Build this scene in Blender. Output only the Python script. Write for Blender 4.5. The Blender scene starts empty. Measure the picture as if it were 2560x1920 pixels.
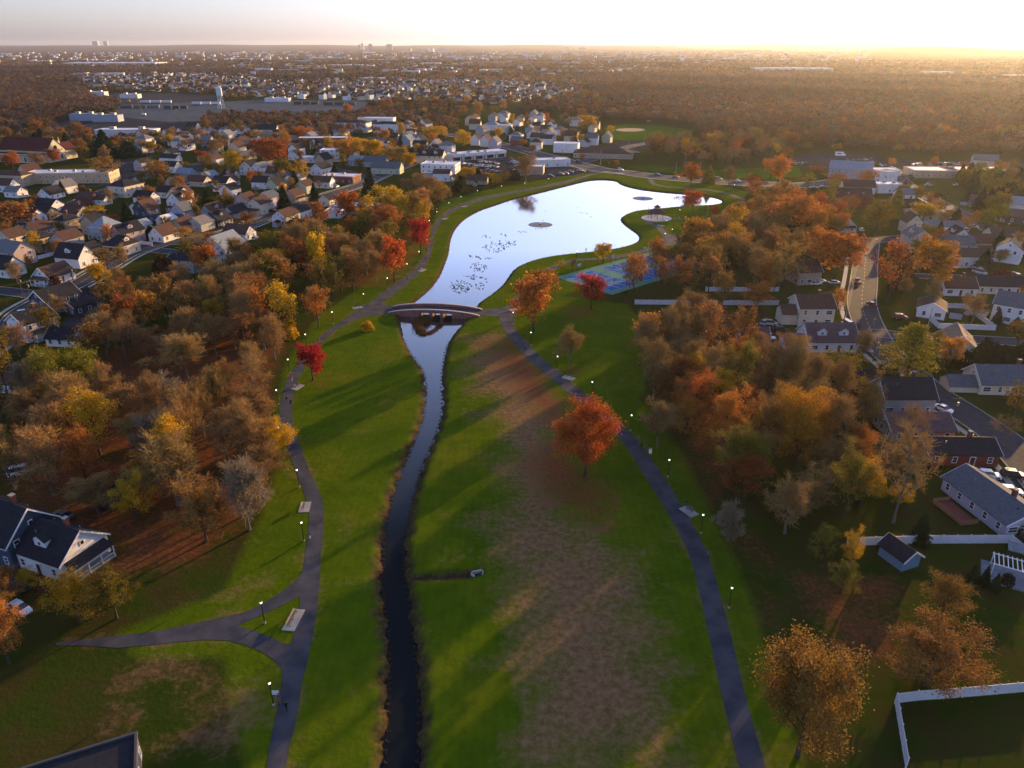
import bpy, math, random
import numpy as np
from mathutils import Vector, Matrix
from mathutils.geometry import tessellate_polygon
R = math.radians
random.seed(7); RNG = np.random.default_rng(7)
S = bpy.context.scene
COL = S.collection

# ------------------------------------------------------------------ camera, sky, sun, exposure
HC = 80.0                      # flying height in metres
FPX = 1828.0                   # focal length for a 2560 px wide frame
PITCH = math.atan(848.0 / FPX)
CP, SP = math.cos(PITCH), math.sin(PITCH)
cam = bpy.data.objects.new('camera', bpy.data.cameras.new('camera'))
COL.objects.link(cam); S.camera = cam
cam.location = (0, 0, HC); cam.rotation_euler = (math.pi / 2 - PITCH, 0, 0)
cam.data.sensor_width = 36; cam.data.lens = 36 * FPX / 2560
cam.data.clip_start = 0.5; cam.data.clip_end = 80000

SUN_AZ, SUN_EL = 39.0, 8.2     # degrees right of the view axis, degrees up
W = bpy.data.worlds.new('World'); S.world = W; W.use_nodes = True
wn = W.node_tree.nodes; wl = W.node_tree.links
sky = wn.new('ShaderNodeTexSky'); sky.sky_type = 'NISHITA'; sky.sun_disc = False
sky.sun_elevation = R(SUN_EL); sky.sun_rotation = R(SUN_AZ)
sky.altitude = 80; sky.air_density = 1.0; sky.dust_density = 1.2; sky.ozone_density = 1.6
bg = wn['Background']; bg.inputs['Strength'].default_value = 0.108
tint = wn.new('ShaderNodeMix'); tint.data_type = 'RGBA'; tint.blend_type = 'MULTIPLY'; tint.inputs[0].default_value = 1; tint.inputs[7].default_value = (.95, 1.0, 1.46, 1)   # white balance of the sky light
hsv = wn.new('ShaderNodeHueSaturation'); hsv.inputs['Saturation'].default_value = .66; wl.new(sky.outputs[0], hsv.inputs['Color'])
wl.new(hsv.outputs[0], tint.inputs[6]); wl.new(tint.outputs[2], bg.inputs[0])
sl = bpy.data.lights.new('sun', 'SUN'); sl.energy = 5.0; sl.angle = R(0.5); sl.color = (1.0, 0.58, 0.2)
sun = bpy.data.objects.new('sun', sl); COL.objects.link(sun)
sd = Vector((math.sin(R(SUN_AZ)) * math.cos(R(SUN_EL)), math.cos(R(SUN_AZ)) * math.cos(R(SUN_EL)), math.sin(R(SUN_EL))))
sun.rotation_euler = (-sd).to_track_quat('-Z', 'Y').to_euler()
S.view_settings.view_transform = 'Standard'; S.view_settings.look = 'None'
S.view_settings.exposure = 1.15; S.view_settings.gamma = 1
S.cycles.use_denoising = True
S.cycles.max_bounces = 6; S.cycles.diffuse_bounces = 2; S.cycles.glossy_bounces = 3
S.cycles.transmission_bounces = 3; S.cycles.transparent_max_bounces = 6; S.cycles.volume_bounces = 0
S.cycles.sample_clamp_indirect = 6

# ------------------------------------------------------------------ survey helpers
def G(x, y, z=0.0):
    """Ground point (metres) of a point measured on the 2560x1920 photograph, for a level z."""
    u = (x - 1280) / FPX; v = (y - 960) / FPX
    dy = CP - v * SP; dz = -SP - v * CP
    t = (HC - z) / -dz
    return Vector((u * t, dy * t, z))
CR = {'A5': (0, 380, 3.456), 'A6': (640, 300, 3.456), 'A7': (1280, 300, 3.456), 'A8': (1920, 360, 3.456),
      'B1': (0, 700, 3.456), 'B2': (0, 1100, 3.456), 'B3': (0, 1500, 2.633), 'B4': (640, 640, 3.456),
      'B5': (1280, 640, 3.456), 'B6': (1920, 700, 3.456), 'B7': (1920, 1100, 3.456), 'B8': (1720, 1500, 2.633),
      'T1': (0, 80, 3.456), 'T2': (640, 80, 3.456), 'T3': (1280, 80, 3.456), 'T4': (1920, 80, 3.456),
      'D1': (600, 960, 3.456), 'D2': (600, 1440, 3.456), 'D3': (1240, 960, 3.456), 'D4': (1240, 1440, 3.456),
      'BR': (940, 740, 6.9125), 'GZ': (1600, 500, 13.825), 'BD': (1100, 540, 8.295), 'P': (0, 0, 1.0)}
def px(k, x, y):
    o = CR[k]; return o[0] + x / o[2], o[1] + y / o[2]
def at(k, x, y, z=0.0):
    return G(*px(k, x, y), z)
def tall(k, x, y0, y1):
    """Height in metres of an upright thing standing at (x, y0) whose top shows at y1."""
    bx, by = px(k, x, y0); tx, ty = px(k, x, y1); g = G(bx, by)
    v = (ty - 960) / FPX
    lo, hi = 0.0, 300.0
    for _ in range(40):
        m = (lo + hi) / 2
        f = g.y * CP - (m - HC) * SP; d = -g.y * SP - (m - HC) * CP
        if d / f > v: lo = m
        else: hi = m
    return lo
def mpp(g):
    """metres per photograph pixel at a ground point"""
    return (g.y * CP + HC * SP) / FPX

# ------------------------------------------------------------------ object helpers
def tag(o, label=None, cat=None, group=None, kind=None):
    if label: o['label'] = label
    if cat: o['category'] = cat
    if group: o['group'] = group
    if kind: o['kind'] = kind
    return o
def empty(name, loc, rz=0.0, label=None, cat=None, group=None):
    o = bpy.data.objects.new(name, None); COL.objects.link(o)
    o.location = loc; o.rotation_euler = (0, 0, rz); o.empty_display_size = 0.3
    return tag(o, label, cat, group)
def link(name, me, parent=None, loc=(0, 0, 0), rz=0.0, scale=None):
    o = bpy.data.objects.new(name, me); COL.objects.link(o)
    if parent is not None: o.parent = parent
    o.location = loc; o.rotation_euler = (0, 0, rz)
    if scale is not None: o.scale = scale if hasattr(scale, '__len__') else (scale,) * 3
    return o
def copy_tree(o, parent=None):
    c = o.copy(); COL.objects.link(c)
    if parent is not None: c.parent = parent
    for ch in list(o.children): copy_tree(ch, c)
    return c
class MB:
    """collects faces, then becomes one mesh"""
    def __init__(s): s.v = []; s.f = []; s.m = []; s.mats = []
    def mi(s, m):
        if m not in s.mats: s.mats.append(m)
        return s.mats.index(m)
    def face(s, pts, m):
        n = len(s.v); s.v += [tuple(p) for p in pts]; s.f.append(tuple(range(n, n + len(pts)))); s.m.append(s.mi(m)); return s
    def hull(s, rings, m, cap=True):
        """rings of equal length, lofted"""
        k = len(rings[0]); n = len(s.v); i = s.mi(m)
        for r in rings: s.v += [tuple(p) for p in r]
        for a in range(len(rings) - 1):
            for b in range(k):
                c = (b + 1) % k
                s.f.append((n + a * k + b, n + a * k + c, n + (a + 1) * k + c, n + (a + 1) * k + b)); s.m.append(i)
        if cap:
            s.f.append(tuple(n + b for b in reversed(range(k)))); s.m.append(i)
            e = n + (len(rings) - 1) * k
            s.f.append(tuple(e + b for b in range(k))); s.m.append(i)
        return s
    def box(s, c, d, m, rz=0.0):
        x, y, z = d[0] / 2, d[1] / 2, d[2] / 2; ca, sa = math.cos(rz), math.sin(rz)
        q = lambda a, b: (c[0] + a * ca - b * sa, c[1] + a * sa + b * ca)
        r0 = [q(-x, -y), q(x, -y), q(x, y), q(-x, y)]
        return s.hull([[p + (c[2] - z,) for p in r0], [p + (c[2] + z,) for p in r0]], m)
    def lathe(s, prof, m, n=10, c=(0, 0, 0), cap=True):
        return s.hull([[(c[0] + r * math.cos(2 * math.pi * i / n), c[1] + r * math.sin(2 * math.pi * i / n), c[2] + z) for i in range(n)] for r, z in prof], m, cap)
    def tube(s, pts, r, m, n=6):
        pts = [Vector(p) for p in pts]; rings = []
        rr = r if hasattr(r, '__len__') else [r] * len(pts)
        for i, p in enumerate(pts):
            d = (pts[min(i + 1, len(pts) - 1)] - pts[max(i - 1, 0)]).normalized()
            a = d.cross(Vector((0, 0, 1)) if abs(d.z) < 0.9 else Vector((1, 0, 0))).normalized(); b = d.cross(a)
            rings.append([p + (a * math.cos(2 * math.pi * k / n) + b * math.sin(2 * math.pi * k / n)) * rr[i] for k in range(n)])
        return s.hull(rings, m)
    def ball(s, c, r, m, n=8, k=5):
        rx, ry, rz = r if hasattr(r, '__len__') else (r, r, r); rings = []
        for j in range(k + 1):
            a = -math.pi / 2 + math.pi * (j + .001) / (k + .002)
            rings.append([(c[0] + rx * math.cos(a) * math.cos(2 * math.pi * i / n), c[1] + ry * math.cos(a) * math.sin(2 * math.pi * i / n), c[2] + rz * math.sin(a)) for i in range(n)])
        return s.hull(rings, m)
    def mesh(s, name, smooth=False):
        me = bpy.data.meshes.new(name); me.from_pydata(s.v, [], s.f)
        for m in s.mats: me.materials.append(m)
        me.polygons.foreach_set('material_index', s.m)
        if smooth: me.polygons.foreach_set('use_smooth', [True] * len(me.polygons))
        me.update(); return me
    def build(s, name, parent=None, loc=(0, 0, 0), rz=0.0, smooth=False):
        return link(name, s.mesh(name, smooth), parent, loc, rz)
def npmesh(name, V, F, mats, midx=None, smooth=False):
    """V (n,3), F (m,k) numpy -> mesh"""
    me = bpy.data.meshes.new(name); k = F.shape[1]
    me.vertices.add(len(V)); me.vertices.foreach_set('co', V.astype(np.float32).ravel())
    me.loops.add(F.size); me.loops.foreach_set('vertex_index', F.astype(np.int32).ravel())
    me.polygons.add(len(F)); me.polygons.foreach_set('loop_start', np.arange(0, F.size, k, dtype=np.int32))
    for m in mats: me.materials.append(m)
    if midx is not None: me.polygons.foreach_set('material_index', midx.astype(np.int32))
    me.polygons.foreach_set('use_smooth', np.full(len(F), smooth, dtype=bool))
    me.update(calc_edges=True); return me

# ------------------------------------------------------------------ materials
MATS = {}
def mat(name, c1, c2=None, scale=1.0, rough=0.8, metal=0.0, bump=0.0, spec=0.3, detail=3.0, obj_var=0.0):
    if name in MATS: return MATS[name]
    m = bpy.data.materials.new(name); m.use_nodes = True; MATS[name] = m
    n, l = m.node_tree.nodes, m.node_tree.links; b = n['Principled BSDF']
    b.inputs['Roughness'].default_value = rough; b.inputs['Metallic'].default_value = metal
    b.inputs['Specular IOR Level'].default_value = spec
    c2 = c2 or tuple(x * 0.8 for x in c1)
    tc = n.new('ShaderNodeTexCoord'); no = n.new('ShaderNodeTexNoise'); no.inputs['Scale'].default_value = scale; no.inputs['Detail'].default_value = detail
    l.new(tc.outputs['Object'], no.inputs['Vector'])
    rp = n.new('ShaderNodeValToRGB'); rp.color_ramp.elements[0].position = 0.35; rp.color_ramp.elements[1].position = 0.65
    rp.color_ramp.elements[0].color = (*c1, 1); rp.color_ramp.elements[1].color = (*c2, 1)
    l.new(no.outputs['Fac'], rp.inputs[0]); out = rp.outputs[0]
    if obj_var:
        oi = n.new('ShaderNodeObjectInfo'); hs = n.new('ShaderNodeHueSaturation'); mr = n.new('ShaderNodeMapRange')
        mr.inputs[3].default_value = 1 - obj_var; mr.inputs[4].default_value = 1 + obj_var
        l.new(oi.outputs['Random'], mr.inputs[0]); l.new(mr.outputs[0], hs.inputs['Value']); l.new(out, hs.inputs['Color']); out = hs.outputs[0]
    l.new(out, b.inputs['Base Color'])
    if bump:
        bp = n.new('ShaderNodeBump'); bp.inputs['Strength'].default_value = bump; l.new(no.outputs['Fac'], bp.inputs['Height']); l.new(bp.outputs[0], b.inputs['Normal'])
    return m
def glow(name, c, e):
    m = bpy.data.materials.new(name); m.use_nodes = True; b = m.node_tree.nodes['Principled BSDF']
    b.inputs['Base Color'].default_value = (*c, 1); b.inputs['Emission Color'].default_value = (*c, 1); b.inputs['Emission Strength'].default_value = e
    return m
ASPH = mat('asphalt', (.038, .042, .052), (.058, .06, .068), .6, .9, spec=.12)
PATHM = mat('path_asphalt', (.038, .044, .058), (.08, .08, .09), .3, .9, detail=12, spec=.1)
CONC = mat('concrete', (.36, .36, .35), (.28, .28, .27), .8, .85)
WHITE = mat('white_paint', (.78, .79, .8), (.7, .71, .73), .7, .6)
VINYL = mat('white_vinyl', (.64, .66, .69), (.56, .58, .62), .5, .45)
BLACKM = mat('black_metal', (.015, .016, .018), None, 3, .45, .3)
STEEL = mat('galvanised_steel', (.36, .37, .38), (.26, .27, .28), 2, .5, .5)
WOODP = mat('pole_wood', (.11, .075, .05), (.075, .05, .035), 1.5, .9)
GLASS = mat('window_glass', (.02, .028, .04), (.035, .045, .06), .3, .12, spec=.6)
YELP = mat('yellow_road_paint', (.55, .38, .06), (.45, .31, .05), .6, .7)
WHP = mat('white_road_paint', (.6, .6, .6), (.45, .45, .45), .6, .7)
BRICK = mat('brick', (.2, .065, .045), (.13, .045, .035), 1.2, .85)
STONE = mat('bridge_stone', (.3, .15, .115), (.12, .06, .045), 2.2, .85, bump=.3, detail=5)
BARK = mat('bark', (.075, .055, .042), (.04, .03, .024), 2.5, .9)
BARKL = mat('grey_bark', (.17, .14, .115), (.1, .08, .065), 2.5, .9)
# ================================================================== ground, water, paths
def P2(seq, k='P', z=0.0): return [at(k, x, y, z) for x, y in seq]
Z_W = -0.7
STREAM_L = [(999,789),(1002,802),(1007,827),(1013,856),(1025,880),(1042,903),(1057,924),(1064,947),(1066,975),(1065,995),(1063,1018),(1057,1055),(1046,1084),(1034,1113),(1020,1145),(1005,1180),(991,1215),(979,1255),(970,1301),(962,1342),(956,1394),(954,1440),(957,1475),(959,1512),(967,1562),(976,1608),(972,1677),(973,1729),(969,1816),(959,1920),(950,2060)]
STREAM_R = [(1169,795),(1157,809),(1140,827),(1127,844),(1117,863),(1110,892),(1103,929),(1103,964),(1106,1003),(1102,1047),(1089,1084),(1074,1122),(1057,1162),(1045,1200),(1037,1226),(1027,1264),(1021,1301),(1014,1336),(1007,1365),(1011,1411),(1012,1440),(1022,1512),(1028,1561),(1037,1628),(1043,1686),(1047,1744),(1047,1816),(1043,1920),(1045,2060)]
LAKE = [(1028,765),(1060,740),(1081,720),(1103,691),(1117,653),(1124,633),(1127,601),(1138,575),(1158,552),(1181,537),(1207,524),(1248,511),(1280,499),(1332,487),(1396,471),(1454,456),(1483,450),(1520,450),(1540,453),(1549,462),(1584,472),(1627,478),(1685,484),(1749,488),(1789,495),(1807,504),(1798,510),(1772,514),(1700,517),(1642,523),(1592,527),(1564,536),(1549,546),(1552,557),(1572,573),(1592,586),(1598,597),(1590,607),(1564,617),(1529,624),(1483,630),(1410,637),(1361,644),(1323,654),(1297,665),(1281,676),(1271,691),(1255,714),(1223,740),(1200,754),(1187,769)]
WATER_PX = LAKE + STREAM_R + STREAM_L[::-1]
def smooth_closed(pts, n=2):
    p = [np.array(q[:2]) for q in pts]
    for _ in range(n):
        q = []
        for i in range(len(p)):
            a, b = p[i], p[(i + 1) % len(p)]; q += [a * .75 + b * .25, a * .25 + b * .75]
        p = q
    return np.array(p)
WPOLY = smooth_closed([G(x, y, Z_W) for x, y in WATER_PX], 2)
DITCH = [at('D1', x, y) for x, y in [(1440, 1655), (1600, 1665), (1800, 1655), (2000, 1640), (2050, 1625)]]
def sdf(X, Y, poly):
    """signed distance to a closed polygon, negative inside"""
    d2 = np.full(X.shape, 1e18); ins = np.zeros(X.shape, bool); n = len(poly)
    for i in range(n):
        ax, ay = poly[i][0], poly[i][1]; bx, by = poly[(i + 1) % n][0], poly[(i + 1) % n][1]
        ex, ey = bx - ax, by - ay; L = ex * ex + ey * ey + 1e-12
        t = np.clip(((X - ax) * ex + (Y - ay) * ey) / L, 0, 1)
        d2 = np.minimum(d2, (X - ax - t * ex) ** 2 + (Y - ay - t * ey) ** 2)
        c = (ay > Y) != (by > Y)
        if abs(ey) > 1e-12: ins ^= c & (X < ex * (Y - ay) / ey + ax)
    d = np.sqrt(d2); return np.where(ins, -d, d)
def line_d(X, Y, pts):
    d2 = np.full(X.shape, 1e18)
    for a, b in zip(pts[:-1], pts[1:]):
        ex, ey = b[0] - a[0], b[1] - a[1]; L = ex * ex + ey * ey + 1e-12
        t = np.clip(((X - a[0]) * ex + (Y - a[1]) * ey) / L, 0, 1)
        d2 = np.minimum(d2, (X - a[0] - t * ex) ** 2 + (Y - a[1] - t * ey) ** 2)
    return np.sqrt(d2)
def sst(a, b, x):
    t = np.clip((x - a) / (b - a), 0, 1); return t * t * (3 - 2 * t)
def hills(X, Y):
    D = np.hypot(X, Y); az = np.degrees(np.arctan2(X, np.maximum(Y, 1)))
    right = sst(2, 32, az)
    h = (62 + 42 * right + 10 * np.sin(az * .31 + 1) + 7 * np.sin(az * .83)) * sst(11000, 19000, D)
    h += (18 + 40 * right) * (.6 + .4 * np.sin(az * .5 + .5)) * sst(6500, 9500, D) * (1 - sst(9500, 13000, D)) * right
    return h
def axis(parts):
    out = [parts[0][0]]
    for a, b, st in parts:
        n = max(1, int(round((b - a) / st))); out += list(np.linspace(a, b, n + 1)[1:])
    return np.array(out)
gx = [0]; 
def grow_axis(a, st, end, f=1.16):
    o = []; x = a
    while x < end: st *= f; x += st; o.append(min(x, end))
    return o
xs = axis([(-150, -45, 1.6), (-45, 150, .85), (150, 200, 1.6)])
xs = np.array([-v for v in grow_axis(150, 2, 27000)][::-1] + list(xs) + grow_axis(200, 2, 27000))
ys = axis([(30, 240, .85), (240, 500, 1.3)])
ys = np.array([-3000, -800, -250, -60, -10, 15] + list(ys) + grow_axis(500, 1.6, 26500, 1.06))
GX, GY = np.meshgrid(xs, ys)
d = np.full(GX.shape, 99.0)
sel = (GX > -60) & (GX < 175) & (GY > 28) & (GY < 510)
d[sel] = sdf(GX[sel], GY[sel], WPOLY)
wob = .35 * np.sin(GX * 1.7 + GY * .9) + .3 * np.sin(GX * .6 - GY * 1.3) + .25 * np.sin(GX * 3.1 + GY * 2.3)
dd = d + np.where(GY < 175, wob * .8, wob * .25)
WD = d
GZ = hills(GX, GY)
GZ = GZ + np.where(d < 6, -1.5 + 1.5 * sst(-1.2, 1.5, dd) , 0) - .35 * (1 - sst(0, 9, np.abs(d))) * (d > 0) * 0
dt = np.full(GX.shape, 99.0); dt[sel] = line_d(GX[sel], GY[sel], DITCH)
GZ = np.minimum(GZ, np.where(dt < 3, -.5 * (1 - sst(.2, 1.2, dt + wob * .3)), 99))
def area(seq, k='P', soft=5.0):
    """0..1 weight inside an outline measured on the photograph, soft at its edge"""
    p = [at(k, x, y) for x, y in seq]; w = np.zeros(GX.shape)
    x0, x1 = min(q.x for q in p) - soft * 2, max(q.x for q in p) + soft * 2; y0, y1 = min(q.y for q in p) - soft * 2, max(q.y for q in p) + soft * 2
    m = (GX > x0) & (GX < x1) & (GY > y0) & (GY < y1)
    if m.any(): w[m] = 1 - sst(-soft, soft, sdf(GX[m], GY[m], p))
    return w
PATH_R = [(714,1960),(714,1920),(724,1860),(733,1830),(745,1773),(753,1715),(768,1657),(776,1614),(788,1556),(794,1512),(798,1454),(800,1440),(802,1380),(808,1322),(809,1272),(804,1244),(794,1220),(774,1180),(758,1134),(742,1096),(732,1067),(730,1032),(731,1005),(735,978),(742,955),(754,932),(767,906),(796,869),(814,848),(840,825),(877,805),(915,790),(958,786),(972,785),(985,766),(968,763),(952,760),(987,735),(1025,704),(1057,672),(1074,646),(1080,620),(1087,581),(1100,557),(1120,537),(1155,518),(1190,505),(1233,494),(1280,484),(1338,474),(1402,461),(1459,445),(1494,433),(1508,427)]
PATH_L = [(1490,428),(1454,441),(1402,455),(1338,468),(1280,478),(1219,490),(1175,502),(1138,517),(1109,534),(1088,554),(1078,582),(1074,607),(1065,633),(1045,660),(1025,683),(987,709),(958,730),(929,753),(900,770),(871,790),(840,812),(802,840),(779,863),(747,903),(730,929),(715,955),(708,979),(702,1002),(698,1020),(700,1055),(707,1087),(719,1122),(727,1148),(739,1174),(753,1209),(762,1238),(771,1267),(773,1284),(771,1322),(766,1365),(759,1423),(750,1440),(736,1454),(710,1475),(691,1488),(653,1512),(608,1532),(532,1549),(456,1564),(380,1580),(296,1589),(209,1600),(140,1606),(140,1614),(209,1614),(296,1620),(380,1612),(456,1604),(513,1599),(570,1601),(617,1614),(658,1631),(690,1654),(704,1671),(707,1686),(700,1735),(690,1787),(678,1845),(665,1920),(656,1960)]
ISLE = [(594,1566),(620,1553),(658,1536),(716,1508),(742,1493),(749,1490),(750,1500),(748,1527),(737,1579),(727,1608),(716,1611),(701,1605),(658,1585),(620,1573)]
RP_L = [(1199,794),(1205,790),(1245,791),(1251,805),(1257,822),(1268,838),(1280,850),(1303,880),(1332,909),(1367,938),(1404,970),(1442,999),(1480,1030),(1515,1065),(1541,1090),(1558,1108),(1581,1139),(1607,1183),(1639,1232),(1665,1275),(1694,1325),(1717,1371),(1732,1414),(1739,1440),(1755,1504),(1772,1585),(1787,1657),(1804,1735),(1822,1810),(1849,1920),(1858,1960)]
RP_R = [(1926,1960),(1914,1920),(1880,1802),(1868,1758),(1853,1700),(1839,1637),(1822,1567),(1804,1504),(1788,1440),(1778,1411),(1767,1380),(1746,1339),(1726,1301),(1703,1264),(1674,1215),(1645,1171),(1622,1139),(1587,1093),(1552,1061),(1515,1029),(1477,998),(1431,960),(1396,929),(1367,906),(1338,880),(1309,848),(1285,818),(1284,800),(1288,786),(1296,772),(1272,762),(1262,768),(1237,772),(1206,774)]
# park lawns: B channel.  dry straw grass: R.  fallen leaves: G.
lawn = area([(640,2100),(560,1640),(330,1640),(300,1580),(560,1480),(640,1330),(690,1180),(690,1010),(720,900),(800,790),(900,720),(1000,640),(1080,560),(1110,500),(1240,470),(1330,455),(1480,425),(1560,440),(1800,462),(1870,480),(1840,520),(1700,560),(1720,600),(1640,640),(1560,690),(1400,740),(1560,760),(1640,830),(1620,930),(1600,1000),(1700,1130),(1860,1450),(2000,1900),(2050,2100)], soft=4)
dry = np.zeros(GX.shape); leaf = np.zeros(GX.shape)
dry = np.maximum(dry, area([(1215,1270),(1340,1270),(1500,1320),(1600,1440),(1640,1560),(1670,1700),(1680,1960),(1320,1960),(1300,1750),(1280,1600),(1250,1450)], soft=12) * .95)
dry = np.maximum(dry, area([(1165,830),(1250,830),(1340,930),(1430,1040),(1420,1110),(1390,1190),(1460,1300),(1260,1290),(1250,1120),(1210,1030),(1160,930)], soft=11) * .9)
dry = np.maximum(dry, area([(250,1640),(460,1630),(650,1680),(690,1760),(640,1960),(330,1960),(250,1800)], soft=5) * .4)
dry = np.maximum(dry, area([(460,1500),(640,1430),(720,1400),(700,1470),(560,1530)], soft=3) * .35)
leaf = np.maximum(leaf, area([(1310,1140),(1380,1090),(1470,1150),(1530,1240),(1520,1330),(1430,1290),(1350,1240)], soft=9) * 1.0)
leaf = np.maximum(leaf, area([(1200,860),(1290,840),(1390,960),(1440,1060),(1380,1080),(1290,980)], soft=9) * .95)
leaf = np.maximum(leaf, area([(1410,755),(1470,760),(1500,785),(1450,800),(1400,790)], soft=2.5) * .6)
leaf = np.maximum(leaf, area([(1390,920),(1440,905),(1465,925),(1450,950),(1400,935)], soft=1.5) * .55)
leaf = np.maximum(leaf, area([(1560,830),(1620,850),(1640,880),(1560,870)], soft=3) * .6)
leaf = np.maximum(leaf, area([(1600,1000),(1700,990),(1850,1250),(1960,1450),(2050,1700),(2100,1960),(1960,1960),(1900,1650),(1790,1380),(1660,1130)], soft=4) * .4)
leaf = np.maximum(leaf, area([(1650,770),(1800,760),(1980,850),(1940,1000),(1800,1250),(1950,1420),(2250,1420),(2300,1600),(2100,1700),(2000,1500),(1800,1280),(1640,1020),(1600,900)], soft=6) * .75)
leaf = np.maximum(leaf, area([(540,760),(700,720),(740,820),(690,930),(690,1150),(640,1300),(480,1420),(200,1480),(0,1500),(0,1050),(250,880)], soft=6) * .8)
leaf = np.maximum(leaf, area([(760,950),(830,930),(850,965),(790,990)], soft=2) * .45)
leaf = np.maximum(leaf, area([(1000,720),(1075,600),(1060,560),(900,640),(820,720)], soft=3) * .6)
dry = np.maximum(dry, lawn * .13)
psel = (GX > -125) & (GX < 60) & (GY > 30) & (GY < 520); pd = np.full(GX.shape, 99.0); pd[psel] = np.minimum(np.abs(sdf(GX[psel], GY[psel], P2(PATH_R + PATH_L))), np.abs(sdf(GX[psel], GY[psel], P2(RP_L + RP_R))))
dry = np.maximum(dry, .36 * (1 - sst(.4, 1.7, pd)))
bank = np.where(d < 50, (1 - sst(.7, 2.2, np.abs(dd))), 0)
bank = np.maximum(bank, np.where(dt < 5, 1 - sst(.7, 1.5, dt), 0))
far = sst(1500, 4200, np.hypot(GX, GY))
ny, nx = GX.shape
V = np.stack([GX, GY, GZ], -1).reshape(-1, 3)
ii = np.arange(ny * nx).reshape(ny, nx)
F = np.stack([ii[:-1, :-1], ii[:-1, 1:], ii[1:, 1:], ii[1:, :-1]], -1).reshape(-1, 4)
gm = bpy.data.materials.new('ground'); gm.use_nodes = True
me = npmesh('ground', V, F, [gm], smooth=True)
at1 = me.color_attributes.new('zone', 'FLOAT_COLOR', 'POINT')
at1.data.foreach_set('color', np.stack([dry, leaf, lawn, bank], -1).reshape(-1).astype(np.float32))
at2 = me.attributes.new('far', 'FLOAT', 'POINT'); at2.data.foreach_set('value', far.ravel().astype(np.float32))
ground = tag(link('ground', me), kind='structure')
n, l = gm.node_tree.nodes, gm.node_tree.links; b = n['Principled BSDF']; b.inputs['Roughness'].default_value = 1; b.inputs['Specular IOR Level'].default_value = 0
tc = n.new('ShaderNodeTexCoord')
def NZ(scale, detail=4, rough=.6):
    o = n.new('ShaderNodeTexNoise'); o.inputs['Scale'].default_value = scale; o.inputs['Detail'].default_value = detail; o.inputs['Roughness'].default_value = rough
    l.new(tc.outputs['Object'], o.inputs['Vector']); return o.outputs['Fac']
def MT(op, a, b_, c_=None, clamp=False):
    o = n.new('ShaderNodeMath'); o.operation = op; o.use_clamp = clamp
    for i, v in enumerate((a, b_, c_)):
        if v is None: continue
        if isinstance(v, (int, float)): o.inputs[i].default_value = v
        else: l.new(v, o.inputs[i])
    return o.outputs[0]
def MX(f, a, b_):
    o = n.new('ShaderNodeMix'); o.data_type = 'RGBA'
    for s_, v in ((0, f), (6, a), (7, b_)):
        if isinstance(v, tuple): o.inputs[s_].default_value = (*v, 1)
        elif isinstance(v, (int, float)): o.inputs[s_].default_value = v
        else: l.new(v, o.inputs[s_])
    return o.outputs[2]
def RP(f, stops):
    o = n.new('ShaderNodeValToRGB'); e = o.color_ramp.elements
    while len(e) < len(stops): e.new(.5)
    for k_, (p, c) in enumerate(stops): e[k_].position = p; e[k_].color = (*c, 1)
    l.new(f, o.inputs[0]); return o.outputs[0]
za = n.new('ShaderNodeVertexColor'); za.layer_name = 'zone'
sp = n.new('ShaderNodeSeparateColor'); l.new(za.outputs['Color'], sp.inputs[0])
fa = n.new('ShaderNodeAttribute'); fa.attribute_name = 'far'
nb, nm, nf, ns = NZ(.018, 3), NZ(.12, 5), NZ(.9, 6, .7), NZ(.05, 4)
# neighbourhood ground: worn grass, leaf litter, bare earth
town = RP(nm, [(.3, (.024, .045, .005)), (.45, (.038, .05, .008)), (.56, (.055, .04, .014)), (.7, (.032, .03, .01))])
town = MX(MT('MULTIPLY', nf, .5), town, (.034, .062, .006))
grass = RP(ns, [(.3, (.045, .1, .002)), (.5, (.08, .132, .003)), (.68, (.125, .145, .007))])
grass = MX(MT('MULTIPLY', MT('SUBTRACT', nf, .35, clamp=True), 1.1, clamp=True), grass, (.105, .125, .01))
wv = n.new('ShaderNodeTexWave'); wv.inputs['Scale'].default_value = .22; wv.inputs['Distortion'].default_value = 3; wv.inputs['Detail'].default_value = 2; wv.inputs['Detail Scale'].default_value = .4
l.new(tc.outputs['Object'], wv.inputs['Vector'])
grass = MX(MT('MULTIPLY', wv.outputs['Fac'], .12), grass, (.035, .06, .012))
grass = MX(MT('MULTIPLY', MT('SUBTRACT', NZ(.35, 6, .75), .42, clamp=True), 2.2, clamp=True), grass, (.04, .07, .004))
lf = MT('ADD', sp.outputs[2], MT('MULTIPLY', MT('SUBTRACT', nm, .5), .8)); lf = MT('MULTIPLY', MT('SUBTRACT', lf, .3, clamp=True), 3, clamp=True)
col = MX(lf, town, grass)
dn = MT('ADD', sp.outputs[0], MT('ADD', MT('MULTIPLY', MT('SUBTRACT', nm, .5), 1.5), MT('MULTIPLY', MT('SUBTRACT', nf, .5), .9)))
dn = MT('MULTIPLY', MT('SUBTRACT', dn, .28, clamp=True), 1.7, clamp=True); dn = MT('MULTIPLY', dn, .9)
straw = RP(nf, [(.3, (.13, .06, .028)), (.5, (.22, .125, .062)), (.7, (.29, .18, .095))])
col = MX(MT('MULTIPLY', dn, MT('GREATER_THAN', sp.outputs[0], .02)), col, straw)
ln = MT('ADD', sp.outputs[1], MT('ADD', MT('MULTIPLY', MT('SUBTRACT', nf, .5), 1.6), MT('MULTIPLY', MT('SUBTRACT', nm, .5), .9)))
ln = MT('MULTIPLY', MT('SUBTRACT', ln, .36, clamp=True), 1.5, clamp=True)
litter = RP(NZ(1.7, 5, .75), [(.3, (.09, .03, .014)), (.5, (.18, .06, .028)), (.66, (.24, .1, .045))])
col = MX(MT('MULTIPLY', ln, MT('GREATER_THAN', sp.outputs[1], .02)), col, litter)
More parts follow.
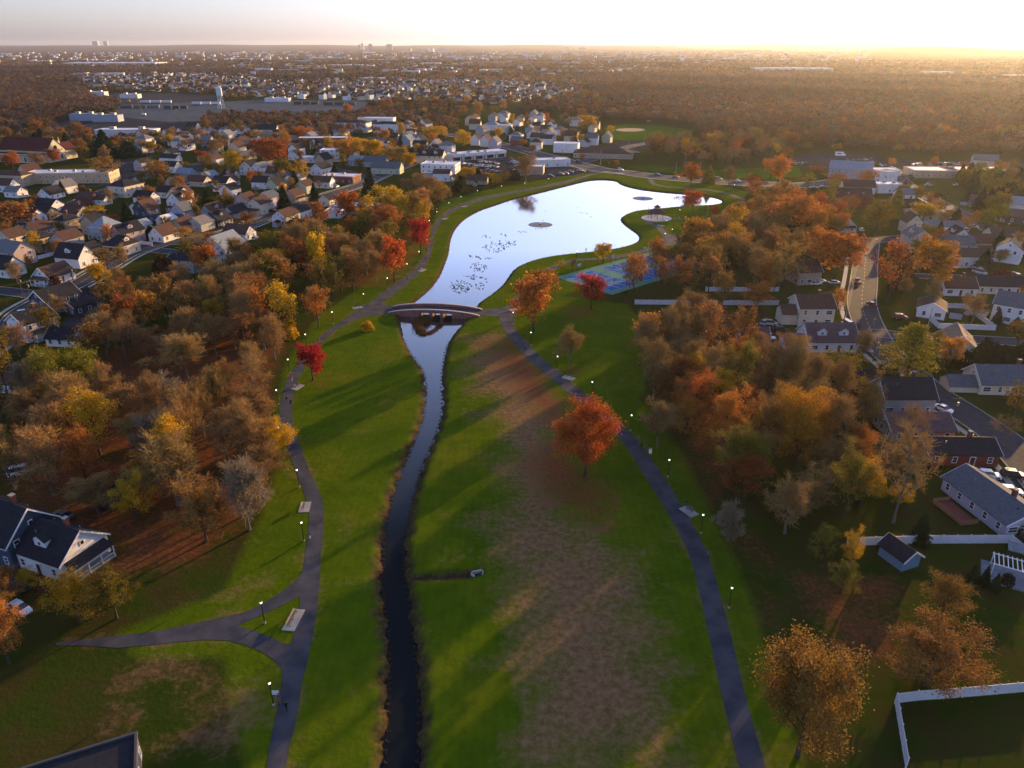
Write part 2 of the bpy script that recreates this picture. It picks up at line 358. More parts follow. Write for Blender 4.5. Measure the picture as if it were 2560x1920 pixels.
bk = MT('MULTIPLY', za.outputs['Alpha'], MT('ADD', nf, .45, clamp=True))
reed = RP(NZ(1.1, 5, .75), [(.3, (.02, .014, .009)), (.5, (.055, .035, .02)), (.7, (.12, .08, .045))])
col = MX(bk, col, reed)
wood = RP(NZ(.02, 6, .75), [(.25, (.045, .03, .02)), (.42, (.1, .055, .03)), (.55, (.13, .075, .035)), (.68, (.07, .05, .035))])
col = MX(fa.outputs['Fac'], col, wood)
l.new(col, b.inputs['Base Color'])
bp = n.new('ShaderNodeBump'); bp.inputs['Strength'].default_value = .5; bp.inputs['Distance'].default_value = .25; l.new(nf, bp.inputs['Height']); l.new(bp.outputs[0], b.inputs['Normal'])

# water
wm = bpy.data.materials.new('water'); wm.use_nodes = True
n, l = wm.node_tree.nodes, wm.node_tree.links; b = n['Principled BSDF']
n.remove(b); di = n.new('ShaderNodeBsdfDiffuse'); di.inputs[0].default_value = (.012, .017, .02, 1); gl_ = n.new('ShaderNodeBsdfGlossy'); gl_.inputs['Roughness'].default_value = .07; gl_.inputs[0].default_value = (.8, .83, .86, 1)
fr = n.new('ShaderNodeFresnel'); fr.inputs[0].default_value = 1.33; mm = n.new('ShaderNodeMath'); mm.operation = 'MULTIPLY_ADD'; mm.inputs[1].default_value = 5.4; mm.inputs[2].default_value = -.2; mm.use_clamp = True; l.new(fr.outputs[0], mm.inputs[0])
ms = n.new('ShaderNodeMixShader'); l.new(mm.outputs[0], ms.inputs[0]); l.new(di.outputs[0], ms.inputs[1]); l.new(gl_.outputs[0], ms.inputs[2]); l.new(ms.outputs[0], n['Material Output'].inputs[0])
tc = n.new('ShaderNodeTexCoord'); no = n.new('ShaderNodeTexNoise'); no.inputs['Scale'].default_value = .8; no.inputs['Detail'].default_value = 3
l.new(tc.outputs['Object'], no.inputs['Vector'])
bp = n.new('ShaderNodeBump'); bp.inputs['Strength'].default_value = .08; bp.inputs['Distance'].default_value = .05; l.new(no.outputs['Fac'], bp.inputs['Height']); l.new(bp.outputs[0], gl_.inputs['Normal']); l.new(bp.outputs[0], fr.inputs['Normal'])
wq = MB(); wq.face([(-58, 35, 0), (170, 35, 0), (170, 505, 0), (-58, 505, 0)], wm)
tag(wq.build('water', None, (0, 0, Z_W)), kind='structure')

def sheet(name, outer, m, z, holes=(), kind='structure'):
    polys = [[Vector((p[0], p[1], 0)) for p in q] for q in [outer, *holes]]
    tri = tessellate_polygon(polys); flat = [p for q in polys for p in q]
    me = bpy.data.meshes.new(name)
    fs = []
    for t in tri:
        a, b_, c = (flat[i] for i in t)
        fs.append(t if (b_ - a).cross(c - a).z > 0 else t[::-1])
    me.from_pydata([(p.x, p.y, z) for p in flat], [], fs); me.materials.append(m); me.update()
    o = link(name, me)
    return tag(o, kind=kind)
def ribbon(name, line, w, m, z, kind='structure', dash=None):
    """a strip of width w along a line of ground points"""
    p = [Vector((q[0], q[1], 0)) for q in line]; mb = MB()
    def side(i):
        dv = (p[min(i + 1, len(p) - 1)] - p[max(i - 1, 0)]).normalized(); return Vector((-dv.y, dv.x, 0)) * w / 2
    if dash is None:
        for i in range(len(p) - 1):
            a, c = side(i), side(i + 1)
            mb.face([(*(p[i] - a)[:2], z), (*(p[i + 1] - c)[:2], z), (*(p[i + 1] + c)[:2], z), (*(p[i] + a)[:2], z)], m)
    else:
        for i in range(len(p) - 1):
            L = (p[i + 1] - p[i]).length; dv = (p[i + 1] - p[i]) / L; s_ = Vector((-dv.y, dv.x, 0)) * w / 2; t = 0
            while t < L - dash[0]:
                a = p[i] + dv * t; c = a + dv * dash[0]
                mb.face([(*(a - s_)[:2], z), (*(c - s_)[:2], z), (*(c + s_)[:2], z), (*(a + s_)[:2], z)], m); t += dash[0] + dash[1]
    return tag(mb.build(name), kind=kind)
sheet('left_path', P2(PATH_R + PATH_L), PATHM, .03, [P2(ISLE)])
sheet('right_path', P2(RP_L + RP_R), PATHM, .03)
def catmull(pts, k=5):
    p = [Vector(q) for q in pts]; p = [p[0] * 2 - p[1]] + p + [p[-1] * 2 - p[-2]]; o = []
    for i in range(1, len(p) - 2):
        for j in range(k):
            t = j / k
            o.append(.5 * ((2 * p[i]) + (p[i + 1] - p[i - 1]) * t + (2 * p[i - 1] - 5 * p[i] + 4 * p[i + 1] - p[i + 2]) * t * t + (3 * p[i] - p[i - 1] - 3 * p[i + 1] + p[i + 2]) * t ** 3))
    return o + [p[-2]]
ribbon('lakeside_path', catmull(P2([(1284,768),(1300,742),(1340,700),(1385,668),(1440,651),(1530,644),(1600,630),(1650,610),(1668,596),(1652,574),(1625,556),(1608,545)])), 3.2, PATHM, .034)
ribbon('gazebo_path', catmull(P2([(1655,547),(1690,547),(1730,549),(1790,552),(1850,548)])), 2.4, PATHM, .038)
sheet('path_plaza', P2([(1648,603),(1672,585),(1700,585),(1706,600),(1690,612),(1655,618)]), PATHM, .042)
ribbon('far_lakeside_path', catmull(P2([(1625,443),(1632,458),(1660,466),(1730,472),(1790,478),(1830,488),(1860,500)])), 3, PATHM, .03)
ribbon('lake_dam_walk', catmull(P2([(1508,429),(1530,431),(1560,434)])), 2.5, CONC, .03)

# roads
def road(name, k, pts, w, mark=True, z=.02, sidewalk=None):
    ln_ = catmull([at(k, x, y) for x, y in pts], 6) if len(pts) > 2 else [at(k, x, y) for x, y in pts]
    ribbon(name, ln_, w, ASPH, z)
    if mark:
        ribbon(name + '_marking', ln_, .16, YELP, z + .012, dash=None if w > 12 else (2.2, 3.0))
    for s_ in (-1, 1):
        off = []
        for i, q in enumerate(ln_):
            dv = (ln_[min(i + 1, len(ln_) - 1)] - ln_[max(i - 1, 0)]); dv.z = 0; dv.normalize()
            off.append(q + Vector((-dv.y, dv.x, 0)) * s_ * (w / 2 + .12))
        kb = MB()
        for a, c in zip(off[:-1], off[1:]):
            dv = c - a; L = dv.length
            kb.box(((a.x + c.x) / 2, (a.y + c.y) / 2, .06), (L, .24, .12), CONC, math.atan2(dv.y, dv.x))
        tag(kb.build(name + '_kerb'), kind='structure')
        if sidewalk and (sidewalk == 2 or s_ == sidewalk):
            off2 = []
            for i, q in enumerate(ln_):
                dv = (ln_[min(i + 1, len(ln_) - 1)] - ln_[max(i - 1, 0)]); dv.z = 0; dv.normalize()
                off2.append(q + Vector((-dv.y, dv.x, 0)) * s_ * (w / 2 + 2.2))
            ribbon(name + '_pavement', off2, 1.4, CONC, z + .02)
    ROADS.append((ln_, w)); return ln_
ROADS = []
road('right_street', 'P', [(2640,1245),(2560,1150),(2499,1091),(2410,1030),(2325,975),(2255,915),(2209,874),(2175,820),(2155,760),(2160,700),(2164,650),(2172,600)], 9.0, True, .02, 1)
road('right_side_street', 'P', [(2175,832),(2300,842),(2420,848),(2560,856),(2700,868)], 6.5, False, .024)
road('right_court', 'P', [(2172,602),(2230,597),(2300,590)], 8, False, .028)
road('upper_right_street', 'P', [(2240,430),(2267,461),(2330,497),(2426,545),(2500,580),(2556,604),(2700,660)], 9, True, .024, -1)
road('middle_right_street', 'P', [(2290,690),(2420,694),(2560,700),(2700,706)], 6, False, .024)
road('avenue', 'P', [(1060,330),(1180,345),(1280,368),(1370,392),(1442,410),(1500,424),(1560,431),(1627,440),(1720,449),(1830,457),(1917,460),(2010,463),(2110,452),(2190,438),(2270,432),(2400,440),(2560,448),(2750,470)], 13, True, .02, 2)
road('ballfield_road', 'P', [(1442,410),(1490,395),(1540,375),(1640,355),(1760,356)], 9, False, .024)
road('left_street', 'P', [(-60,890),(20,830),(49,785),(110,748),(190,712),(252,676),(330,632),(410,606),(480,600),(560,584),(640,556),(700,530),(760,506),(830,484),(900,462),(950,440),(1000,418),(1060,400),(1130,392),(1200,395)], 8, True, .02, 2)
road('left_cross_street', 'P', [(-60,722),(17,728),(115,742),(150,752)], 7, False, .024)
road('left_back_street', 'P', [(355,620),(405,627),(450,632)], 7, False, .026)
road('hill_street', 'P', [(760,420),(840,424),(900,438),(950,446)], 7, False, .024)
road('left_upper_street', 'P', [(60,560),(200,500),(330,452),(430,420),(560,400),(700,375),(860,352),(1060,332)], 7, False, .022)
road('ballpark_lane', 'P', [(1140,322),(1100,300),(1060,282),(1010,270)], 6, False, .024)
ribbon('gravel_lane', catmull(P2([(2010,830),(2080,815),(2150,815)])), 3.5, PATHM, .02)
# parking lots and paved yards
LOTM = mat('worn_asphalt', (.03, .034, .042), (.05, .054, .062), .12, .95, spec=0)
def lot(name, k, pts, z=.014, m=LOTM): LOTS.append([at(k, x, y) for x, y in pts]); return sheet(name, LOTS[-1], m, z)
LOTS = []
lot('shopping_car_park', 'P', [(1150,412),(1200,398),(1270,392),(1330,405),(1400,412),(1478,428),(1440,438),(1360,446),(1290,440),(1210,436),(1160,430)])
lot('ballfield_car_park', 'P', [(1490,372),(1560,352),(1700,348),(1745,356),(1730,366),(1600,372),(1560,392),(1500,395)], .012)
lot('plaza_car_park', 'P', [(2240,400),(2400,402),(2600,402),(2620,412),(2560,420),(2330,414),(2240,416),(2200,408)])
lot('yard_car_park', 'P', [(1975,394),(2020,384),(2120,381),(2190,391),(2235,412),(2160,428),(2050,424),(1970,412)], .018)
lot('gazebo_car_park', 'P', [(1755,562),(1800,548),(1835,545),(1830,560),(1780,580),(1750,578)])
lot('church_car_park', 'P', [(200,430),(290,402),(370,398),(380,420),(330,450),(250,466),(190,460)])
lot('rail_yard', 'P', [(300,262),(520,255),(660,250),(900,252),(960,262),(880,285),(760,300),(560,300),(420,305),(280,290)], .02, mat('ballast', (.075, .095, .11), (.1, .12, .135), .05, .95, spec=0))
lot('depot_yard', 'P', [(150,300),(320,292),(520,300),(500,330),(300,345),(120,330)], .016)
lot('quarry_yard', 'P', [(230,235),(420,232),(560,240),(560,258),(300,262),(220,250)], .018, mat('yard_dirt', (.07, .07, .07), (.05, .055, .06), .03, .95, spec=0))
lot('driveway', 'B7', [(1760,330),(2212,280),(2212,560),(2000,480)], .012)
lot('dark_driveway', 'B1', [(560,330),(860,310),(1000,330),(700,440),(540,430)], .012)
lot('side_driveway', 'B6', [(1440,890),(1740,880),(1740,930),(1450,930)], .012)
lot('back_driveway', 'B6', [(540,1130),(850,1110),(850,1160),(540,1170)], .012)
lot('ball_field_grass', 'P', [(1510,318),(1560,310),(1640,312),(1730,325),(1735,345),(1690,352),(1560,352),(1520,345)], .012, mat('outfield_grass', (.04, .1, .008), (.065, .115, .014), .08, 1, spec=0))
sheet('infield_dirt', [at('P', 1576 + 36 * math.cos(a) , 324.5 + 4.2 * math.sin(a)) for a in np.linspace(0, 2 * math.pi, 24)[:-1]], mat('infield_dirt', (.36, .24, .16), (.3, .2, .13), .1, .9), .03)
sheet('avenue_lawn', P2([(1560,416),(1640,412),(1760,425),(1900,420),(1990,410),(2010,440),(1917,448),(1720,436),(1627,427)]), mat('verge_grass', (.036, .085, .006), (.06, .1, .01), .1, 1, spec=0), .01)
# ================================================================== buildings
def wallm(nm, c, k=.86): return mat(nm, c, tuple(x * k for x in c), .35, .75, detail=5)
WALL = {'w': wallm('white_siding', (.72, .74, .76)), 'c': wallm('cream_siding', (.66, .58, .44)), 'b': wallm('blue_grey_siding', (.3, .38, .45)),
        'n': wallm('navy_siding', (.045, .07, .11)), 't': wallm('tan_siding', (.42, .33, .24)), 'g': wallm('grey_siding', (.36, .37, .38)),
        'y': wallm('yellow_siding', (.5, .36, .14)), 'e': wallm('pale_green_siding', (.45, .5, .36)), 'r': BRICK, 'l': wallm('lilac_siding', (.45, .42, .52)),
        'p': wallm('pinkish_siding', (.5, .4, .37)), 'd': wallm('dark_red_siding', (.22, .045, .035)), 'u': wallm('shed_blue_siding', (.14, .25, .36)),
        'k': wallm('charcoal_siding', (.07, .075, .085)), 's': wallm('tan_stucco', (.52, .4, .26)), 'a': wallm('teal_siding', (.3, .42, .43))}
def roofm(nm, c): return mat(nm, c, tuple(x * .72 for x in c), 1.6, .9, detail=6, bump=.15, spec=.06)
ROOF = {'k': roofm('charcoal_shingles', (.035, .036, .042)), 'b': roofm('brown_shingles', (.11, .065, .05)), 's': roofm('slate_shingles', (.12, .14, .165)),
        'l': roofm('light_blue_shingles', (.26, .32, .38)), 'r': roofm('dark_red_tiles', (.1, .03, .03)), 'w': mat('white_membrane', (.7, .72, .75), (.58, .6, .64), .15, .6),
        't': roofm('tan_shingles', (.27, .19, .14)), 'g': roofm('grey_shingles', (.2, .2, .21)), 'e': roofm('dark_green_shingles', (.05, .075, .065)), 'm': roofm('mauve_shingles', (.15, .1, .1))}
DOORM = mat('dark_door', (.1, .04, .03), (.07, .03, .025), 2, .5)
def window_mesh(w, h, bars=True):
    mb = MB(); t = .1
    mb.box((0, -.02, 0), (w - 2 * t, .06, h - 2 * t), GLASS)
    for sx in (-1, 1): mb.box((sx * (w / 2 - t / 2), -.05, 0), (t, .14, h), WHITE)
    for sz in (-1, 1): mb.box((0, -.052, sz * (h / 2 - t / 2)), (w - 2 * t, .144, t), WHITE)
    if bars: mb.box((0, -.062, 0), (w - 2 * t, .09, .05), WHITE)
    return mb.mesh('window')
WIN = window_mesh(1.05, 1.5); WINW = window_mesh(2.0, 1.35); WINS = window_mesh(.8, .9, False)
dm = MB(); dm.box((0, -.03, 1.05), (.95, .1, 2.1), DOORM)
for sx in (-1, 1): dm.box((sx * .54, -.05, 1.1), (.13, .16, 2.2), WHITE)
dm.box((0, -.052, 2.17), (.95, .164, .13), WHITE); DOOR = dm.mesh('door')
HOUSES = []
def gable_walls(mb, L, W, H, rise, m, z0=0):
    x, y = L / 2, W / 2
    a = lambda s: [(s * x, -y, z0), (s * x, y, z0), (s * x, y, H), (s * x, 0, H + rise), (s * x, -y, H)]
    mb.hull([a(-1), a(1)], m)
def gable_roof(mb, L, W, H, rise, m, ov=.45, t=.18, trim=None):
    x = L / 2 + ov * .8; y = W / 2; k = rise / y; ye = y + ov
    for s in (-1, 1):
        p = lambda X, dz: [(X, 0, H + rise + dz), (X, s * ye, H - k * ov + dz)]
        a0, a1 = p(-x, .03), p(-x, t + .03); b0, b1 = p(x, .03), p(x, t + .03)
        mb.hull([[a0[0], a0[1], a1[1], a1[0]], [b0[0], b0[1], b1[1], b1[0]]], m)
        if trim:
            for X in (-x - .04, x + .04):
                q = [(X - .04, 0, H + rise - .12), (X - .04, s * ye, H - k * ov - .12), (X - .04, s * ye, H - k * ov + t + .05), (X - .04, 0, H + rise + t + .05)]
                mb.hull([q, [(a[0] + .08, a[1], a[2]) for a in q]], trim)
def hip_roof(mb, L, W, H, rise, m, ov=.5, t=.15):
    x, y = L / 2 + ov, W / 2 + ov; r = max(0.1, L / 2 - W / 2)
    for z in (0,):
        b = [(-x, -y, H), (x, -y, H), (x, y, H), (-x, y, H)]; r0, r1 = (-r, 0, H + rise), (r, 0, H + rise)
        mb.face([b[0], b[1], r1, r0], m); mb.face([b[1], b[2], r1], m); mb.face([b[2], b[3], r0, r1], m); mb.face([b[3], b[0], r0], m)
        mb.hull([[(q[0], q[1], H - t) for q in b], [(q[0], q[1], H - .002) for q in b]], WHITE)
def building(k, cx, cy, L, W, H, yaw, wm_, rm, label, rt='gable', pitch=.7, feats='c', cat='house', name='house', win=1, group=None, detail=None, shift=True, wstep=3.0):
    g = at(k, cx, cy); yw = R(yaw); v = Vector((g.x, g.y, 0)).normalized()
    rx = Vector((math.cos(yw), math.sin(yw), 0)); ry = Vector((-rx.y, rx.x, 0))
    if shift: g = g + v * (.5 * (abs(v.dot(rx)) * L + abs(v.dot(ry)) * W) * .92)
    HOUSES.append((g.x, g.y, math.hypot(L, W) / 2))
    root = empty(name, g, yw, label, cat, group); m = WALL[wm_]; rf = ROOF[rm]; rise = pitch * W / 2
    dist = math.hypot(g.x, g.y)
    lv = detail if detail is not None else (2 if dist < 330 else 1 if dist < 620 else 0)
    mb = MB()
    if rt == 'gable': gable_walls(mb, L, W, H, rise, m)
    else: mb.box((0, 0, H / 2), (L, W, H), m)
    if rt == 'flat' and lv:
        pass
    mb.build('wall', root)
    mb = MB()
    if rt == 'gable': gable_roof(mb, L, W, H, rise, rf, trim=WHITE if lv == 2 else None)
    elif rt == 'hip': hip_roof(mb, L, W, H, rise, rf)
    else:
        mb.box((0, 0, H + .08), (L + .2, W + .2, .16), rf)
        for s in (-1, 1):
            mb.box((0, s * (W / 2), H + .3), (L + .3, .3, .3), m); mb.box((s * (L / 2), 0, H + .3), (.3, W - .3, .3), m)
    ro = mb.build('roof', root)
    cvec = Vector((-g.x, -g.y, 0)).normalized()
    floors = max(1, int(round((H - .3) / 2.9)))
    def facing(nl): return (rx * nl[0] + ry * nl[1]).dot(cvec) > .12
    rnd = random.Random(int(g.x * 13 + g.y * 7))
    if lv and win:
        for nl, ext, dep, ang in (((0, -1), L, W / 2, 0), ((0, 1), L, W / 2, math.pi), ((1, 0), W, L / 2, math.pi / 2), ((-1, 0), W, L / 2, -math.pi / 2)):
            if not facing(nl): continue
            nw = max(1, int(ext / (wstep if lv == 2 else wstep * 1.25))); door_done = False
            for fl in range(floors):
                zc = 1.55 + fl * 2.9
                if zc + .75 > H + .1: continue
                for i in range(nw):
                    u = (i + .5) / nw * ext - ext / 2
                    lx = (u, -dep) if nl == (0, -1) else (-u, dep) if nl == (0, 1) else (dep, u) if nl == (1, 0) else (-dep, -u)
                    if fl == 0 and i == nw // 2 and lv == 2 and nl[0] == 0 and not door_done and 'n' not in feats:
                        link('door', DOOR, root, (lx[0], lx[1], .1), ang); door_done = True; continue
                    if lv == 1 and rnd.random() < .2: continue
                    link('window', WINW if rnd.random() < .22 and lv == 2 else WIN, root, (lx[0], lx[1], zc), ang)
            if rt == 'gable' and nl[0] and rise > 2.2: link('window', WINS, root, (nl[0] * dep, 0, H + rise * .38), ang)
    if 'c' in feats and lv:
        cb_ = MB(); cb_.box((0, 0, 0), (.7, .7, 2.0), BRICK); cb_.box((0, 0, 1.06), (.85, .85, .12), CONC)
        cb_.build('chimney', ro, (L * .18, W * .08, H + rise + .25))
    if 'd' in feats and lv:
        s = -1 if facing((0, -1)) else 1
        for u in ((0,) if L < 13 else (-L * .22, L * .22)):
            db = MB(); y0 = s * W * .36; w_, dh = 2.6, 1.5; zb = H + rise * .28
            pts = lambda y: [(u - w_ / 2, y, zb), (u + w_ / 2, y, zb), (u + w_ / 2, y, zb + dh), (u, y, zb + dh + .9), (u - w_ / 2, y, zb + dh)]
            db.hull([pts(y0), pts(s * W * .02)], m)
            for q in (-1, 1):
                a = [(u, y0 + s * .3, zb + dh + 1.0), (u + q * (w_ / 2 + .3), y0 + s * .3, zb + dh - .1), (u + q * (w_ / 2 + .3), y0 + s * .3, zb + dh + .04), (u, y0 + s * .3, zb + dh + 1.14)]
                db.hull([a, [(p_[0], s * W * .01, p_[2]) for p_ in a]], rf)
            dmr = db.build('dormer', root); link('window', WINS, dmr, (u, y0, zb + .85), 0 if s < 0 else math.pi)
    for ft in ('p', 'P'):
        if ft in feats and lv:
            if ft == 'p': s = -1 if facing((0, -1)) else 1; dep, ext, ang = W / 2, L * .7, (0 if s < 0 else math.pi)
            else: s = 1 if facing((1, 0)) else -1; dep, ext, ang = L / 2, W * .85, (math.pi / 2 if s > 0 else -math.pi / 2)
            pb = MB(); d_ = 2.0
            pb.hull([[(-ext / 2, -d_ - .3, 2.55), (ext / 2, -d_ - .3, 2.55), (ext / 2, 0, 3.1), (-ext / 2, 0, 3.1)], [(-ext / 2, -d_ - .3, 2.7), (ext / 2, -d_ - .3, 2.7), (ext / 2, 0, 3.3), (-ext / 2, 0, 3.3)]], rf)
            for u in np.linspace(-ext / 2 + .2, ext / 2 - .2, 4): pb.box((u, -d_, 1.27), (.16, .16, 2.54), WHITE)
            pb.box((0, -d_ / 2, .2), (ext, d_, .4), CONC); pb.box((0, -d_, .95), (ext - .4, .06, .1), WHITE)
            loc = (0, s * dep) if ft == 'p' else (s * dep, 0)
            pb.build('porch', root, (loc[0], loc[1], 0), ang)
    if 'a' in feats and lv:
        ab = MB(); gable_walls(ab, L * .45, W * .6, H * .62, W * .2, m); gable_roof(ab, L * .45, W * .6, H * .62, W * .2, rf)
        ab.build('side_wing', root, (-L * .5 - L * .2, -W * .08, 0))
    if 'A' in feats and lv:
        ab = MB(); gable_walls(ab, L * .45, W * .6, H * .62, W * .2, m); gable_roof(ab, L * .45, W * .6, H * .62, W * .2, rf)
        ab.build('side_wing', root, (L * .5 + L * .2, -W * .08, 0))
    if 'u' in feats:
        for i in range(max(2, int(L / 12))):
            ub = MB(); ub.box((0, 0, .6), (1.8, 1.4, 1.0), STEEL); ub.box((0, 0, 1.14), (1.2, 1.0, .08), BLACKM)
            ub.build('rooftop_unit', ro, ((rnd.random() - .5) * L * .8, (rnd.random() - .5) * W * .6, H + .1))
    if lv == 2 and rt == 'gable' and win:
        for u, q in ((-.22, -.2), (.28, .22)):
            vb = MB(); vb.lathe([(.07, -.2), (.07, .45), (.12, .46), (.12, .55)], STEEL, 6); vb.build('vent_pipe', ro, (u * L, q * W, H + rise * (1 - abs(q) * 2) + .2))
    if 's' in feats:   # skylights
        for u in (-.2, .12):
            sb = MB(); sb.box((0, 0, 0), (.9, 1.2, .1), WHITE); sb.box((0, 0, .06), (.7, 1.0, .04), GLASS)
            q = sb.build('skylight', ro, (u * L, -W * .27, H + rise * .46 + .26)); q.rotation_euler = (math.atan(pitch), 0, 0)
    return root
